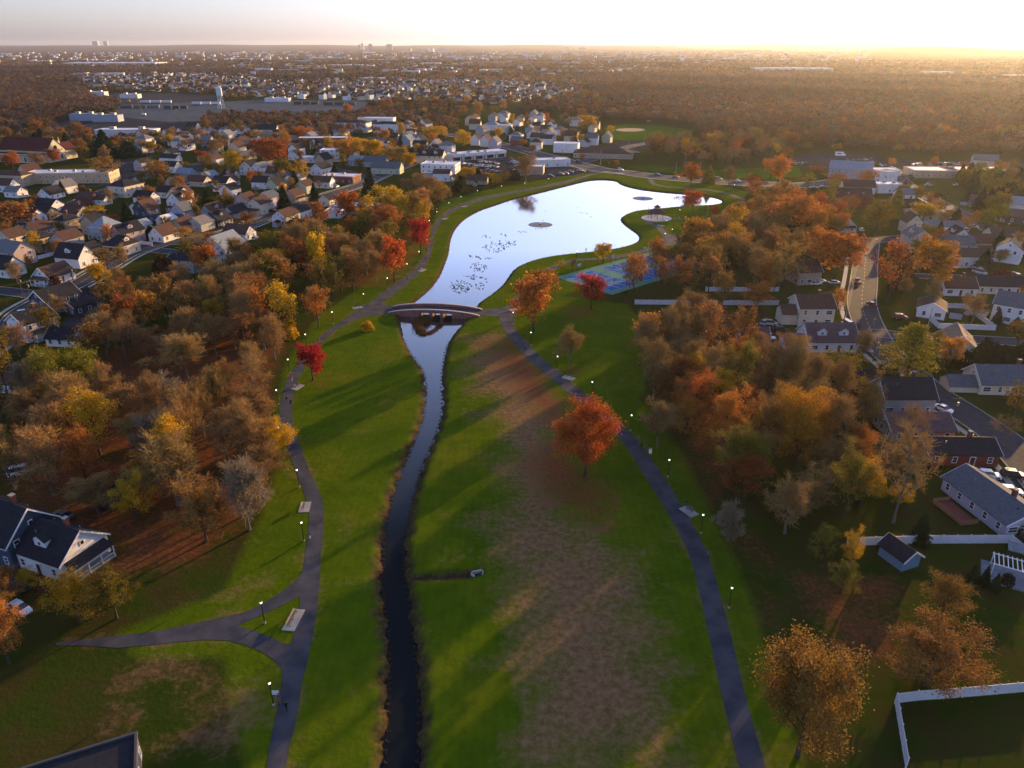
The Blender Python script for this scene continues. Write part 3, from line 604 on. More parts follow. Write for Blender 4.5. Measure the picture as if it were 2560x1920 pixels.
# key, x, y, length, width, wall height, yaw, wall, roof, label, extras
HL = [
# ---- right side, near
('B6',345,405,11,10,5.9,0,'c','b','tan two storey house with brown roof and white lower walls by the right street',dict(feats='ca',pitch=.55)),
('B6',480,640,14,10,3.4,0,'w','m','white bungalow with a big front dormer at the bend of the right street',dict(feats='da',pitch=.75)),
('B6',1390,330,9,8,3.2,62,'w','b','white house with brown roof inside the white garden fence',dict(feats='A',pitch=.5)),
('B6',1590,680,11,9,3.4,68,'c','t','cream gabled house with tan roof and two skylights behind the tall pine',dict(feats='s',pitch=.8)),
('B6',1990,1020,16,9,3.0,-3,'c','s','cream bungalow with slate roof and small front wing on the right street',dict(feats='ca',pitch=.75)),
('B6',850,1010,12,8,2.9,0,'d','k','dark red bungalow with charcoal roof under the leaning tree',dict(feats='cA',pitch=.6)),
('B6',1105,1190,12,8.5,4.6,0,'g','k','grey house with a near black roof beside the parked white saloon',dict(feats='c',pitch=.8)),
('B6',1210,1425,14,9,2.8,0,'t','m','long low tan house with mauve roof behind a bare tree',dict(feats='n',pitch=.5)),
('B7',1560,262,14.5,7.5,2.9,-2,'d','k','long brick red ranch house with white framed windows',dict(feats='c',pitch=.5)),
('B7',1870,775,16,9,2.8,-80,'l','s','lilac ranch house with grey blue roof and red deck',dict(feats='cn',pitch=.5)),
('B6',2110,390,12,10,6,-40,'w','s','white two storey house with slate roof at the right edge above the fenced garden',dict(feats='n',pitch=.6)),
('B5',2065,800,8,6,3,-3,'g','m','small grey garage with mauve roof in the wood behind the white bungalow',dict(feats='n',pitch=.8,name='garage',cat='garage')),
('B7',1100,1115,5,3.8,2.3,112,'u','k','small blue garden shed with black roof in front of the white fence',dict(feats='n',pitch=.7,name='garden_shed',cat='shed',win=0)),
('A8',1600,1320,11,8,3,-4,'w','b','white bungalow with brown roof, left of the long cream bungalow',dict(feats='c')),
('A8',1960,1322,24,9,3,-5,'c','k','long cream bungalow with black roof near the right edge',dict(feats='c',pitch=.55)),
('A8',1690,1080,15,9,4.6,-4,'w','b','white split level house with brown roof and a white van in its drive',dict(feats='a',pitch=.5)),
('A8',1990,890,12,9,4.5,-5,'c','b','cream gabled house with brown roof behind dark hedges',dict(feats='c')),
('A8',2060,1030,9,9,6,50,'w','k','tall white house with dark roof beside the blue tarpaulins',dict(feats='c')),
('A8',290,1225,9,9,5,10,'t','b','tan house end with brown roof behind the upper fence trees',dict(feats='n')),
('A8',655,765,10,8,3.2,80,'w','k','white gabled cottage with wide porch windows under the orange wood',dict(feats='P',pitch=.9)),
('A8',1215,780,10,7,5.4,82,'c','b','cream gabled house with small front porch at the end of the street',dict(feats='P',pitch=1.0)),
('A8',1490,775,17,8,2.8,-4,'w','g','long white bungalow with grey roof below the yellow tree',dict(feats='c',pitch=.5)),
('A8',1385,668,9,7,4.6,70,'c','t','small cream house half hidden behind the yellow tree',dict(feats='n')),
('A8',720,545,17,9,5,-6,'d','b','dark red house with three dormers below the white annex',dict(feats='d',pitch=.9)),
('A8',760,435,18,9,4,-6,'w','b','long white house with brown roof above the red house',dict(feats='n')),
('A8',700,300,26,18,6,-25,'g','l','large grey barn like hall with pale blue roof by the car park',dict(feats='n',pitch=.45,name='hall',cat='hall')),
('A8',1010,345,12,9,7,40,'w','l','white and blue two storey shop at the avenue corner',dict(feats='n',rt='flat',name='shop',cat='shop')),
('A8',1010,430,14,10,5,0,'w','w','white flat roofed shop annex beside the blue shop',dict(feats='nu',rt='flat',name='shop',cat='shop')),
('A8',1830,550,11,8,3.2,-30,'g','m','grey gabled house right of the upper street, near the evergreens',dict(feats='c')),
('A8',2090,600,11,9,5,-30,'w','l','white house with pale blue roof near the right edge of the upper street',dict(feats='n')),
('A8',2150,690,11,8,3.5,-30,'k','m','dark brown house with white trim near the right edge',dict(feats='P')),
('A8',1400,300,30,18,4.5,-4,'s','w','low shopping plaza building with white roof at the avenue corner',dict(feats='nu',rt='flat',name='shopping_plaza',cat='shops')),
('A8',1740,300,38,16,4.5,-2,'s','w','long shopping plaza wing with white front canopy',dict(feats='nu',rt='flat',name='shopping_plaza',cat='shops')),
('A8',960,275,22,10,3.4,-5,'w','w','low white roofed canopy building behind the avenue shops',dict(feats='n',rt='flat',name='shop',cat='shop')),
('A8',1860,185,16,10,3.5,-20,'c','g','pale grey house beyond the plaza car park',dict(feats='n')),
# ---- left side, near
('B1',330,528,10,8.5,5.8,62,'w','k','white two storey house with black roof and brick chimney at the left edge',dict(feats='cp',pitch=.6)),
('B1',520,310,12,8,5.6,64,'n','k','navy gabled house with white window frames by the left street',dict(feats='nA',pitch=.7)),
('B1',740,300,10,7,3,60,'n','k','low navy annex with charcoal roof beside the navy house',dict(feats='n',pitch=.4,name='annex',cat='annex')),
('B1',950,398,7,5,2.6,62,'n','k','small navy garage with white gable at the end of the dark drive',dict(feats='n',name='garage',cat='garage')),
('B1',150,1015,15,7,2.7,-10,'w','b','low white house with brown roof at the far left below the green tree',dict(feats='n',pitch=.4)),
('B1',600,590,9,6,2.6,-8,'w','k','small white outbuilding behind the white two storey house',dict(feats='n',name='outbuilding',cat='outbuilding')),
('B2',200,1085,13,9,5.2,-24,'n','k','large navy house with white framed gable windows at the lower left',dict(feats='cn',pitch=.95)),
('B2',620,1195,11,9,3.6,-22,'w','k','white house with black roof, dormer and timber porch at the lower left',dict(feats='cdP',pitch=.8)),
('B2',1000,580,4.5,3.2,2.3,60,'n','k','dark blue shed with white doors at the lower left of the wood',dict(feats='n',name='garden_shed',cat='shed',win=0)),
('B3',560,1330,12,9,3.2,24,'k','k','dark flat roofed house cut by the bottom left frame edge',dict(feats='n',rt='flat',shift=False)),
('A5',80,1090,10,8,3.6,-17,'w','k','white cape house with slate roof at the left edge by two utility poles',dict(feats='n',pitch=1.0)),
('A5',490,1150,11,8,3.0,72,'w','b','white bungalow with rust brown roof and a dark red shrub in front',dict(feats='P',pitch=.85)),
('A5',680,1010,12,9,4.2,-17,'w','k','white gabled house with a sunlit gable and side dormer',dict(feats='d',pitch=1.0)),
('A5',610,875,10,8,5.8,72,'g','b','grey blue two and a half storey house with brown roof',dict(feats='Pn',pitch=.7)),
('A5',370,870,9,8,5.6,72,'y','k','yellow house with dark hipped roof',dict(feats='pn',rt='hip',pitch=.8)),
('A5',140,845,9,8,5.4,72,'c','b','cream two storey house with brown gable roof at the left',dict(feats='n',pitch=.7)),
('A5',600,700,9,7,5.6,72,'t','k','tan house with a sunlit blank side wall and dark roof',dict(feats='cn',rt='hip')),
('A5',940,765,10,9,5.8,72,'b','l','blue grey two storey house with pale hipped roof and porch',dict(feats='Pn',rt='hip',pitch=.9)),
('A5',1070,900,10,10,4.0,72,'c','k','house with black hipped roof, two dormers and a white porch',dict(feats='dP',rt='hip',pitch=.8)),
('A5',790,890,6,5,3,72,'b','k','small blue grey gabled garage beside the grey blue house',dict(feats='n',name='garage',cat='garage')),
('A5',1290,612,9,8,6.6,72,'n','b','dark blue tall house with brown roof and a sunlit side',dict(feats='n',pitch=1.0)),
('A5',1235,692,7,6,3,72,'b','l','little blue garage with pale blue roof below the dark blue house',dict(feats='n',name='garage',cat='garage')),
('A5',1430,782,10,8,3.2,72,'w','b','white gabled bungalow with brown roof next to the white garden fence',dict(feats='c',pitch=.9)),
('A5',1600,705,11,8,3.6,72,'g','b','pale grey house with rusty roof, below the white tent roof',dict(feats='c')),
('A5',1750,690,10,8,3.6,72,'g','g','grey house with grey roof behind the orange trees',dict(feats='n')),
('A5',1890,648,10,8,3.6,72,'n','k','dark blue bungalow with white dormer and porch',dict(feats='dp',pitch=.8)),
('A5',2080,772,12,8,3.2,-17,'w','b','white house with brown roof and a white end chimney by the left street',dict(feats='c',pitch=.8)),
('A5',1960,965,13,11,6,72,'w','l','large pale house with wide light blue roof and rear dormer',dict(feats='p',pitch=.85)),
('A5',1630,1055,11,8,5.2,-12,'b','k','blue two storey house with a row of upper windows beside the orange oak',dict(feats='n',pitch=.35)),
('A5',1450,635,8,6,2.4,72,'w','w','white tent roofed marquee behind the rusty roofed house',dict(feats='n',win=0,name='marquee',cat='tent')),
('A5',1570,525,9,9,6,72,'w','k','white two and a half storey house with stacked porches',dict(feats='dP',pitch=.9)),
('A5',1280,470,11,8,4.6,-17,'w','k','white house with black roof above the dark blue house',dict(feats='n')),
('A5',1110,395,15,12,6.2,72,'c','k','big cream apartment house with dark hipped roof',dict(feats='n',rt='hip',pitch=.5)),
('A5',1460,405,12,8,3.6,-17,'w','k','low white house with charcoal roof right of the cream apartment house',dict(feats='n')),
('A5',1730,305,13,8,3.4,-17,'c','b','cream house with dark brown roof, gable lit on the right',dict(feats='c')),
('A5',1500,182,10,8,4.4,-17,'w','k','white house with arched gable window near the church car park',dict(feats='n')),
('A5',1710,210,14,8,3,-17,'e','e','pale green bungalow with dark green roof',dict(feats='n')),
('A5',1620,235,11,8,3.4,-17,'b','l','blue gabled house with pale blue roof below the green bungalow',dict(feats='n')),
('A5',1820,255,9,7,3.4,72,'b','l','small blue house with bright blue roof',dict(feats='n')),
('A5',1480,88,15,7,2.8,-17,'w','k','long white garage with black roof beside a green lawn',dict(feats='n',name='garage',cat='garage')),
('A5',1870,118,9,8,4.6,72,'w','b','white gabled house behind the red tree',dict(feats='n')),
('A5',2170,205,10,10,5.8,72,'w','k','white house at the right of the yellow tree',dict(feats='n')),
('A5',2000,405,9,8,5,72,'w','k','white gable fronted house among olive trees',dict(feats='n')),
('A5',2140,520,9,9,6,72,'p','b','tall pinkish gable fronted house',dict(feats='n')),
('A5',780,462,10,8,3.6,-17,'r','b','brick gabled house left of the cream apartment house',dict(feats='c')),
('A5',900,460,7,6,3,-17,'w','b','small white garage next to the brick house',dict(feats='n',name='garage',cat='garage')),
('A5',440,525,12,8,3.6,-17,'w','k','white house with black roof and a sunlit gable at the left',dict(feats='n')),
('A5',400,615,12,9,4,-17,'k','k','dark house with an orange lit gable edge at the left',dict(feats='n')),
('A5',150,398,10,7,3.4,-17,'w','g','pale shack below the brown school block',dict(feats='n')),
('A5',120,305,26,12,6.5,-10,'s','b','tan school block with brown roof at the left edge',dict(feats='n',rt='hip',pitch=.35,name='school_building',cat='school')),
('A5',650,290,52,16,6.2,4,'s','w','long tan school building with flat white roof and a sunlit end',dict(feats='u',rt='flat',name='school_building',cat='school')),
# ---- left, middle distance
('A6',50,485,11,8,5.4,72,'w','g','white two storey house with long porch at the left of the olive tree',dict(feats='P')),
('A6',570,482,13,9,4.6,70,'w','k','pale blue white gabled house facing us above the dark spruce',dict(feats='n')),
('A6',740,556,22,14,4.2,-12,'r','w','low brick office with flat white roof on the left street',dict(feats='nu',rt='flat',name='office_building',cat='office')),
('A6',665,362,15,11,8,-8,'w','w','plain white three storey block',dict(feats='n',rt='flat',name='apartment_block',cat='apartments')),
('A6',480,375,17,10,3.6,-10,'w','w','low white flat roofed house left of the white three storey block',dict(feats='n',rt='flat')),
('A6',590,252,40,14,8.5,4,'r','w','three storey brick apartment block with white window bays',dict(feats='n',rt='flat',name='apartment_block',cat='apartments')),
('A6',830,112,38,14,9,-14,'w','k','white three storey apartments, leftmost of the white row by the tracks',dict(feats='n',rt='hip',pitch=.3,name='apartment_block',cat='apartments')),
('A6',1050,72,38,15,9.5,-4,'w','w','tallest white apartments with flat roof behind the white row',dict(feats='n',rt='flat',name='apartment_block',cat='apartments')),
('A6',1190,118,38,14,8.5,-8,'w','k','white three storey apartments, rightmost of the white row by the tracks',dict(feats='n',rt='hip',pitch=.3,name='apartment_block',cat='apartments')),
('A6',105,132,22,12,5,-6,'w','k','wide white hall with black roof at the end of the depot',dict(feats='n',name='hall',cat='hall')),
('A6',255,112,18,12,6,-6,'t','g','tan flat fronted depot building',dict(feats='n',rt='flat',name='depot_building',cat='depot')),
('A6',1320,235,11,9,5.4,70,'b','l','blue grey gabled house, leftmost of the gabled row behind the tudor building',dict(feats='n',pitch=.9)),
('A6',1430,243,11,8,5.8,72,'w','k','white gabled house, second of the gabled row',dict(feats='n',pitch=1.0)),
('A6',1560,282,11,8,5.8,72,'w','g','white gabled house with grey roof above the tudor building',dict(feats='n',pitch=1.0)),
('A6',1650,284,12,9,5.4,-15,'w','g','broad white house with grey hipped roof at the end of the gabled row',dict(feats='n',rt='hip')),
('A6',1910,222,11,8,5.6,72,'w','k','white gabled house, left one behind the strip mall',dict(feats='n',pitch=1.0)),
('A6',1990,232,11,8,5.6,72,'w','b','white gabled house with brown roof, middle one behind the strip mall',dict(feats='n',pitch=1.0)),
('A6',2065,250,11,8,5.6,72,'l','g','lilac gabled house, right one behind the strip mall',dict(feats='n',pitch=1.0)),
('A6',1960,130,12,9,5.6,60,'g','g','grey gabled house in the second row behind the strip mall',dict(feats='n')),
('A6',2040,92,14,10,5.6,-12,'w','l','white house with pale hipped roof at the back of the strip mall rows',dict(feats='n',rt='hip')),
('A6',2150,108,14,10,6.5,-10,'c','w','cream flat roofed block at the back right of the strip mall',dict(feats='n',rt='flat')),
('A6',1520,378,20,11,5.5,-12,'c','k','tudor style shop with two cream gables and charcoal roof',dict(feats='d',name='shop',cat='shop')),
('A6',1600,470,24,16,6,-10,'w','w','white flat roofed workshop left of the shopping car park',dict(feats='nu',rt='flat',name='workshop',cat='workshop')),
('A6',1615,532,11,8,5,-8,'w','b','white house with brown roof in front of the white workshop',dict(feats='P',pitch=.5)),
('A6',1520,520,10,8,4,-8,'b','l','low blue outbuilding left of the white house with brown roof',dict(feats='n',rt='flat')),
('A6',1915,560,13,8,2.8,-8,'t','b','low brown roofed house behind the hedge on the lake lawn',dict(feats='n')),
('A6',280,548,14,9,3.2,-10,'b','s','blue grey bungalow with slate roof beside the dark yellow tree',dict(feats='n',pitch=.5)),
('A6',60,600,10,8,4.2,-12,'w','k','white gabled house with dark roof at the left of the spruce',dict(feats='n')),
('A6',150,572,8,6,3,-12,'g','g','small grey garage right of the white gabled house',dict(feats='n',name='garage',cat='garage')),
('A6',430,640,9,8,4.6,70,'e','b','pale green gabled house behind the spruce trees',dict(feats='n')),
('A6',595,594,11,8,4,-12,'w','b','white house with rust roof left of the brick office',dict(feats='c')),
('A6',120,768,10,8,5.6,72,'l','s','lilac two storey house with pale roof',dict(feats='n')),
('A6',45,822,10,8,5.6,72,'c','b','cream house with long sun porch beside the lilac house',dict(feats='P')),
('A6',335,720,10,8,4,72,'t','b','tan bungalow with open carport left of the tall spruce',dict(feats='p')),
('A6',270,915,12,8,4.4,72,'w','b','white gabled house with reddish roof across the left street',dict(feats='n')),
('A6',375,868,12,8,4,72,'w','k','white house with black roof behind the reddish roof',dict(feats='n')),
('A6',625,745,8,7,3.4,72,'c','k','small cream house on the left street between orange trees',dict(feats='n')),
('A6',520,1135,4,3,3,60,'w','w','tiny white shed at the back of the lakeside trees',dict(feats='n',win=0,name='garden_shed',cat='shed')),
('A6',620,1035,7,4,2.6,-10,'g','l','low flat roofed shed with pale roof among the lakeside trees',dict(feats='n',rt='flat',win=0,name='garden_shed',cat='shed')),
('A6',960,830,34,12,3.6,-6,'g','w','long low school annex with white roof behind the lakeside trees',dict(feats='nu',rt='flat',name='school_building',cat='school')),
('A6',1090,720,10,8,3.4,-6,'r','w','small brick annex with white roof above the long annex',dict(feats='n',rt='flat',name='annex',cat='annex')),
('A6',700,850,8,12,3.4,-6,'w','l','pale blue walled annex left of the long annex',dict(feats='n',rt='flat',name='annex',cat='annex')),
('A6',900,402,14,9,3.6,-10,'b','l','blue grey house with pale roof below the apricot trees',dict(feats='n')),
('A6',1140,472,20,10,4.2,-8,'e','s','long grey green house with slate roof on the hill street',dict(feats='n')),
('A6',1040,410,16,9,4,-8,'b','s','blue grey long house behind the grey green house',dict(feats='n')),
('A6',845,315,7,7,4,72,'w','k','small white gable between the golden trees',dict(feats='n')),
('A6',530,255,9,8,5.4,72,'w','k','white gabled house in front of the brick apartment block',dict(feats='n')),
('A6',350,350,9,8,4.4,72,'w','k','white house with black roof beside the big orange tree',dict(feats='n')),
('A6',1105,225,9,7,3.6,-10,'w','g','white low house beside the apricot trees',dict(feats='n')),
('A6',1185,190,11,8,4.6,-10,'g','k','grey house with black roof beneath the white apartments',dict(feats='n')),
('A6',1345,110,9,8,4.6,70,'c','b','cream gable right of the white apartments',dict(feats='n')),
# ---- beyond the lake
('A7',220,210,11,9,6,-20,'a','e','teal house with green roof in the row beyond the shopping car park',dict(feats='n')),
('A7',335,190,10,8,6,72,'w','g','white house with a steep turret roof beside the grey dome roof',dict(feats='n',pitch=1.4)),
('A7',520,165,12,9,5.6,-10,'g','g','grey house with round shouldered roof among bare trees',dict(feats='n',rt='hip')),
('A7',305,215,10,8,5.4,-15,'w','k','white and blue house in the row beyond the shopping car park',dict(feats='n')),
('A7',210,252,10,8,5.4,-10,'c','b','cream house with brown hipped roof near the avenue',dict(feats='n',rt='hip')),
('A7',50,222,11,8,4.4,-20,'d','s','dark red house with slate roof near the avenue',dict(feats='n')),
('A7',690,218,11,9,6,-15,'w','s','white house with stacked porches near the ball field',dict(feats='P')),
('A7',820,200,10,8,5.4,70,'e','s','pale green gabled house at the corner of the ball field',dict(feats='n',pitch=1.0)),
('A7',625,235,8,8,4,60,'b','k','blue gabled house left of the white porches',dict(feats='n')),
('A7',470,285,20,13,7,-12,'w','w','white and blue two storey clinic with flat roof',dict(feats='n',rt='flat',name='clinic',cat='clinic')),
('A7',790,335,46,22,3.6,-10,'t','b','wide low restaurant with brown hipped roof at the crossroads',dict(feats='n',rt='hip',pitch=.35,name='restaurant',cat='restaurant')),
('A7',330,410,27,12,4.6,12,'w','w','white storefront with flat roof at the car park edge',dict(feats='nu',rt='flat',name='shop',cat='shop')),
('A7',180,472,15,11,5,-8,'t','w','plain tan block by the lake lawn',dict(feats='n',rt='flat',name='shop',cat='shop')),
('A7',60,480,8,7,3,-8,'t','w','small tan block behind the bare tree by the lake lawn',dict(feats='n',rt='flat',name='shop',cat='shop')),
]
for h in HL:
    kw = dict(h[10]) if len(h) > 10 else {}
    building(*h[:10], **kw)

# more houses of the streets between, told apart by the landmarks next to them
FILL = []; brn = random.Random(77)
def zone_houses(zone, n_, yaws):
    poly = [G(x, y) for x, y in zone]; made = 0
    def ins(x, y):
        c = False; j = len(poly) - 1
        for i in range(len(poly)):
            a, b_ = poly[i], poly[j]
            if (a[1] > y) != (b_[1] > y) and x < (b_[0] - a[0]) * (y - a[1]) / (b_[1] - a[1]) + a[0]: c = not c
            j = i
        return c
    for _ in range(n_ * 150):
        if made >= n_: break
        ux, uy = brn.uniform(min(q[0] for q in zone), max(q[0] for q in zone)), brn.uniform(min(q[1] for q in zone), max(q[1] for q in zone)); g = G(ux, uy)
        if not ins(g.x, g.y) or any(math.hypot(g.x - h[0], g.y - h[1]) < h[2] * .9 + 6.5 for h in HOUSES) or any(min((q - g).length for q in ln_) < w_ / 2 + 7.5 for ln_, w_ in ROADS): continue
        wk = brn.choice('wwwwcbgetlp'); rk = brn.choice('kkbbgs'); word = {'w': 'white', 'c': 'cream', 'b': 'blue grey', 'g': 'grey', 'e': 'pale green', 't': 'tan', 'l': 'lilac', 'p': 'pinkish'}[wk] + ' ' + {'k': 'charcoal', 'b': 'brown', 'g': 'grey', 's': 'slate'}[rk] + ' roofed house'
        r = building('P', ux, uy, brn.uniform(8.5, 12), brn.uniform(7, 9), brn.choice([3, 4.4, 5.4, 5.6]), brn.choice(yaws) + brn.gauss(0, 4), wk, rk, None, feats=brn.choice(['n', 'nc', 'nd', 'np', 'nP']), pitch=brn.uniform(.6, 1), shift=False); r['group'] = 'houses of the park side streets'; FILL.append((r, word)); made += 1
zone_houses([(0,450),(330,408),(700,380),(900,400),(800,470),(560,560),(300,620),(0,700)], 30, [72, -17])
zone_houses([(640,328),(1100,338),(1060,385),(700,378),(430,410),(400,370)], 16, [72, -12])
zone_houses([(2250,470),(2420,540),(2560,610),(2560,690),(2260,690)], 6, [-5, 85])
# strip mall with arches
g0, g1 = at('A6', 1690, 362), at('A6', 2170, 322); dv = g1 - g0; Lm = dv.length; ymall = math.atan2(dv.y, dv.x)
mall = empty('strip_mall', (g0 + g1) / 2, ymall, 'long white strip mall with arched gables facing its car park', 'shops')
HOUSES.append((mall.location.x, mall.location.y + 8, 30))
mb = MB(); mb.box((0, 7, 2.4), (Lm, 12, 4.8), WALL['w']); mb.build('wall', mall)
mb = MB(); mb.box((0, 7, 4.95), (Lm + .6, 12.6, .3), ROOF['w']); mr_ = mb.build('roof', mall)
for i in range(5):
    u = (i + .5) / 5 * Lm - Lm / 2; mb = MB(); w_ = Lm / 5 * .36
    prof = [(u + w_ * math.cos(a), -1.6, 3.2 + 2.6 * math.sin(a)) for a in np.linspace(0, math.pi, 9)]
    mb.hull([prof, [(p_[0], .7, p_[2]) for p_ in prof]], WALL['w'])
    for s in (-1, 1): mb.box((u + s * w_ * .92, -1.2, 1.6), (.5, .5, 3.2), BRICK)
    mb.build('arch', mall)
    mb = MB(); mb.box((0, 0, 0), (Lm / 5 * .6, .1, 2.2), GLASS); mb.box((0, -.02, 1.3), (Lm / 5 * .62, .2, .35), MATS['brick']); mb.build('shop_window', mall, (u, .94, 1.5))
for i in range(7):
    mb = MB(); mb.box((0, 0, .5), (2, 1.5, 1), STEEL); mb.box((0, 0, 1.04), (1.2, 1, .08), BLACKM); mb.build('rooftop_unit', mr_, (random.uniform(-.45, .45) * Lm, 7 + random.uniform(-4, 4), 5.1))

# church
gch = at('A5', 470, 95); ych = R(-14)
ch = empty('church', gch + Vector((-.2, .98, 0)) * 9, ych, 'cream stone church with dark red roof and round gable window at the upper left', 'church')
HOUSES.append((ch.location.x - 12, ch.location.y, 26))
CHW = wallm('church_stucco', (.52, .47, .34))
mb = MB(); gable_walls(mb, 44, 17, 8.5, 8, CHW); mb.build('wall', ch, (-22, 0, 0))
mb = MB(); gable_roof(mb, 44, 17, 8.5, 8, ROOF['r'], .5, .25); mb.build('roof', ch, (-22, 0, 0))
mb = MB(); mb.box((0, 0, 4), (44, 5, 8 - 2), CHW); mb.build('side_aisle', ch, (-24, -11, -1))
mb = MB(); mb.hull([[(-22, -2.8, 5.0), (22, -2.8, 5.0), (22, 2.4, 6.6), (-22, 2.4, 6.6)], [(-22, -2.8, 5.25), (22, -2.8, 5.25), (22, 2.4, 6.85), (-22, 2.4, 6.85)]], ROOF['r']); mb.build('aisle_roof', ch, (-24, -11, 0))
for i in range(5):
    mb = MB(); pr_ = [(-.7, 0, 0), (.7, 0, 0), (.7, 0, 2.2)] + [(.7 * math.cos(a), 0, 2.2 + .9 * math.sin(a)) for a in np.linspace(.3, math.pi - .3, 5)] + [(-.7, 0, 2.2)]
    mb.hull([pr_, [(p_[0], .3, p_[2]) for p_ in pr_]], GLASS); mb.build('arched_window', ch, (-42 + i * 8.6, -13.6, .9))
for u in (-4.5, 0, 4.5):
    mb = MB(); mb.hull([pr_, [(p_[0], .3, p_[2]) for p_ in pr_]], GLASS); mb.build('arched_window', ch, (.12, u, 1.6), math.pi / 2)
mb = MB(); mb.hull([[(.0, 1.5 * math.cos(a), 1.5 * math.sin(a)) for a in np.linspace(0, 2 * math.pi, 17)[:-1]], [(.2, 1.5 * math.cos(a), 1.5 * math.sin(a)) for a in np.linspace(0, 2 * math.pi, 17)[:-1]]], GLASS); mb.build('round_window', ch, (0, 0, 10.2))
mb = MB(); mb.box((0, 0, 9.5), (5.5, 5.5, 5), CHW)
for sx in (-1, 1):
    for sy in (-1, 1): mb.hull([[(sx * 2.4 - .4, sy * 2.4 - .4, 12), (sx * 2.4 + .4, sy * 2.4 - .4, 12), (sx * 2.4 + .4, sy * 2.4 + .4, 12), (sx * 2.4 - .4, sy * 2.4 + .4, 12)], [(sx * 2.4 - .05, sy * 2.4 - .05, 15), (sx * 2.4 + .05, sy * 2.4 - .05, 15), (sx * 2.4 + .05, sy * 2.4 + .05, 15), (sx * 2.4 - .05, sy * 2.4 + .05, 15)]], CHW)
mb.build('bell_turret', ch, (-8, 8, 1.5))
mb = MB(); gable_walls(mb, 16, 11, 7, 5, CHW); mb.build('transept', ch, (-8, 14, 0), math.pi / 2)
mb = MB(); gable_roof(mb, 16, 11, 7, 5, ROOF['r']); mb.build('transept_roof', ch, (-8, 14, 0), math.pi / 2)
# ================================================================== trees
def leafmat(nm, stops, trans=.35, var=.05, vv=.2):
    m = bpy.data.materials.new(nm); m.use_nodes = True; n, l = m.node_tree.nodes, m.node_tree.links
    n.remove(n['Principled BSDF'])
    ge = n.new('ShaderNodeNewGeometry'); rp = n.new('ShaderNodeValToRGB'); e = rp.color_ramp.elements
    while len(e) < len(stops): e.new(.5)
    for i, c in enumerate(stops): e[i].position = i / (len(stops) - 1); e[i].color = (*c, 1)
    l.new(ge.outputs['Random Per Island'], rp.inputs[0])
    oi = n.new('ShaderNodeObjectInfo'); hs = n.new('ShaderNodeHueSaturation')
    a = n.new('ShaderNodeMapRange'); a.inputs[3].default_value = .5 - var; a.inputs[4].default_value = .5 + var; l.new(oi.outputs['Random'], a.inputs[0]); l.new(a.outputs[0], hs.inputs['Hue'])
    w = n.new('ShaderNodeMath'); w.operation = 'MULTIPLY'; w.inputs[1].default_value = 7.31; l.new(oi.outputs['Random'], w.inputs[0])
    f = n.new('ShaderNodeMath'); f.operation = 'FRACT'; l.new(w.outputs[0], f.inputs[0])
    b_ = n.new('ShaderNodeMapRange'); b_.inputs[3].default_value = 1 - vv; b_.inputs[4].default_value = 1 + vv; l.new(f.outputs[0], b_.inputs[0]); l.new(b_.outputs[0], hs.inputs['Value'])
    l.new(rp.outputs[0], hs.inputs['Color'])
    d = n.new('ShaderNodeBsdfDiffuse'); t = n.new('ShaderNodeBsdfTranslucent'); mx = n.new('ShaderNodeMixShader'); mx.inputs[0].default_value = trans
    l.new(hs.outputs[0], d.inputs[0]); l.new(hs.outputs[0], t.inputs[0]); l.new(d.outputs[0], mx.inputs[1]); l.new(t.outputs[0], mx.inputs[2])
    l.new(mx.outputs[0], n['Material Output'].inputs['Surface']); return m
LEAF = {'orange': leafmat('orange_leaves', [(.26, .09, .02), (.42, .16, .03), (.52, .23, .045), (.36, .14, .03)], var=.02),
        'red': leafmat('scarlet_leaves', [(.22, .02, .018), (.42, .035, .025), (.5, .07, .04), (.34, .025, .02)], var=.008, vv=.12),
        'redorange': leafmat('red_orange_leaves', [(.25, .05, .02), (.42, .09, .025), (.5, .15, .04)], var=.01),
        'yellow': leafmat('yellow_leaves', [(.3, .18, .012), (.55, .34, .02), (.65, .42, .03), (.42, .26, .016)], var=.008, vv=.1),
        'apricot': leafmat('apricot_leaves', [(.3, .17, .06), (.46, .27, .09), (.4, .22, .06)], var=.015),
        'olive': leafmat('olive_leaves', [(.08, .085, .012), (.17, .15, .02), (.25, .2, .03), (.13, .115, .018)], var=.03),
        'rust': leafmat('rust_leaves', [(.17, .085, .028), (.28, .15, .042), (.34, .19, .05)], var=.02),
        'gold': leafmat('golden_leaves', [(.24, .1, .016), (.4, .19, .025), (.46, .24, .035), (.3, .13, .02)], var=.012),
        'dark': leafmat('conifer_needles', [(.012, .026, .012), (.025, .045, .016), (.045, .06, .02)], .15, .02),
        'pine': leafmat('pine_needles', [(.12, .12, .018), (.26, .22, .03), (.38, .3, .045)], .3, .01),
        'hedge': leafmat('hedge_leaves', [(.018, .026, .012), (.035, .042, .016)], .15),
        'maroon': leafmat('maroon_leaves', [(.07, .015, .014), (.12, .025, .02)], .2)}
TWIG = leafmat('twigs', [(.21, .13, .05), (.36, .225, .08), (.29, .18, .065), (.4, .27, .11)], .15, .012, .2)
TWIGP = leafmat('pale_twigs', [(.2, .155, .1), (.28, .22, .145)], .15, .01, .1)
def rnorm(a): return a / (np.linalg.norm(a, axis=-1, keepdims=True) + 1e-9)
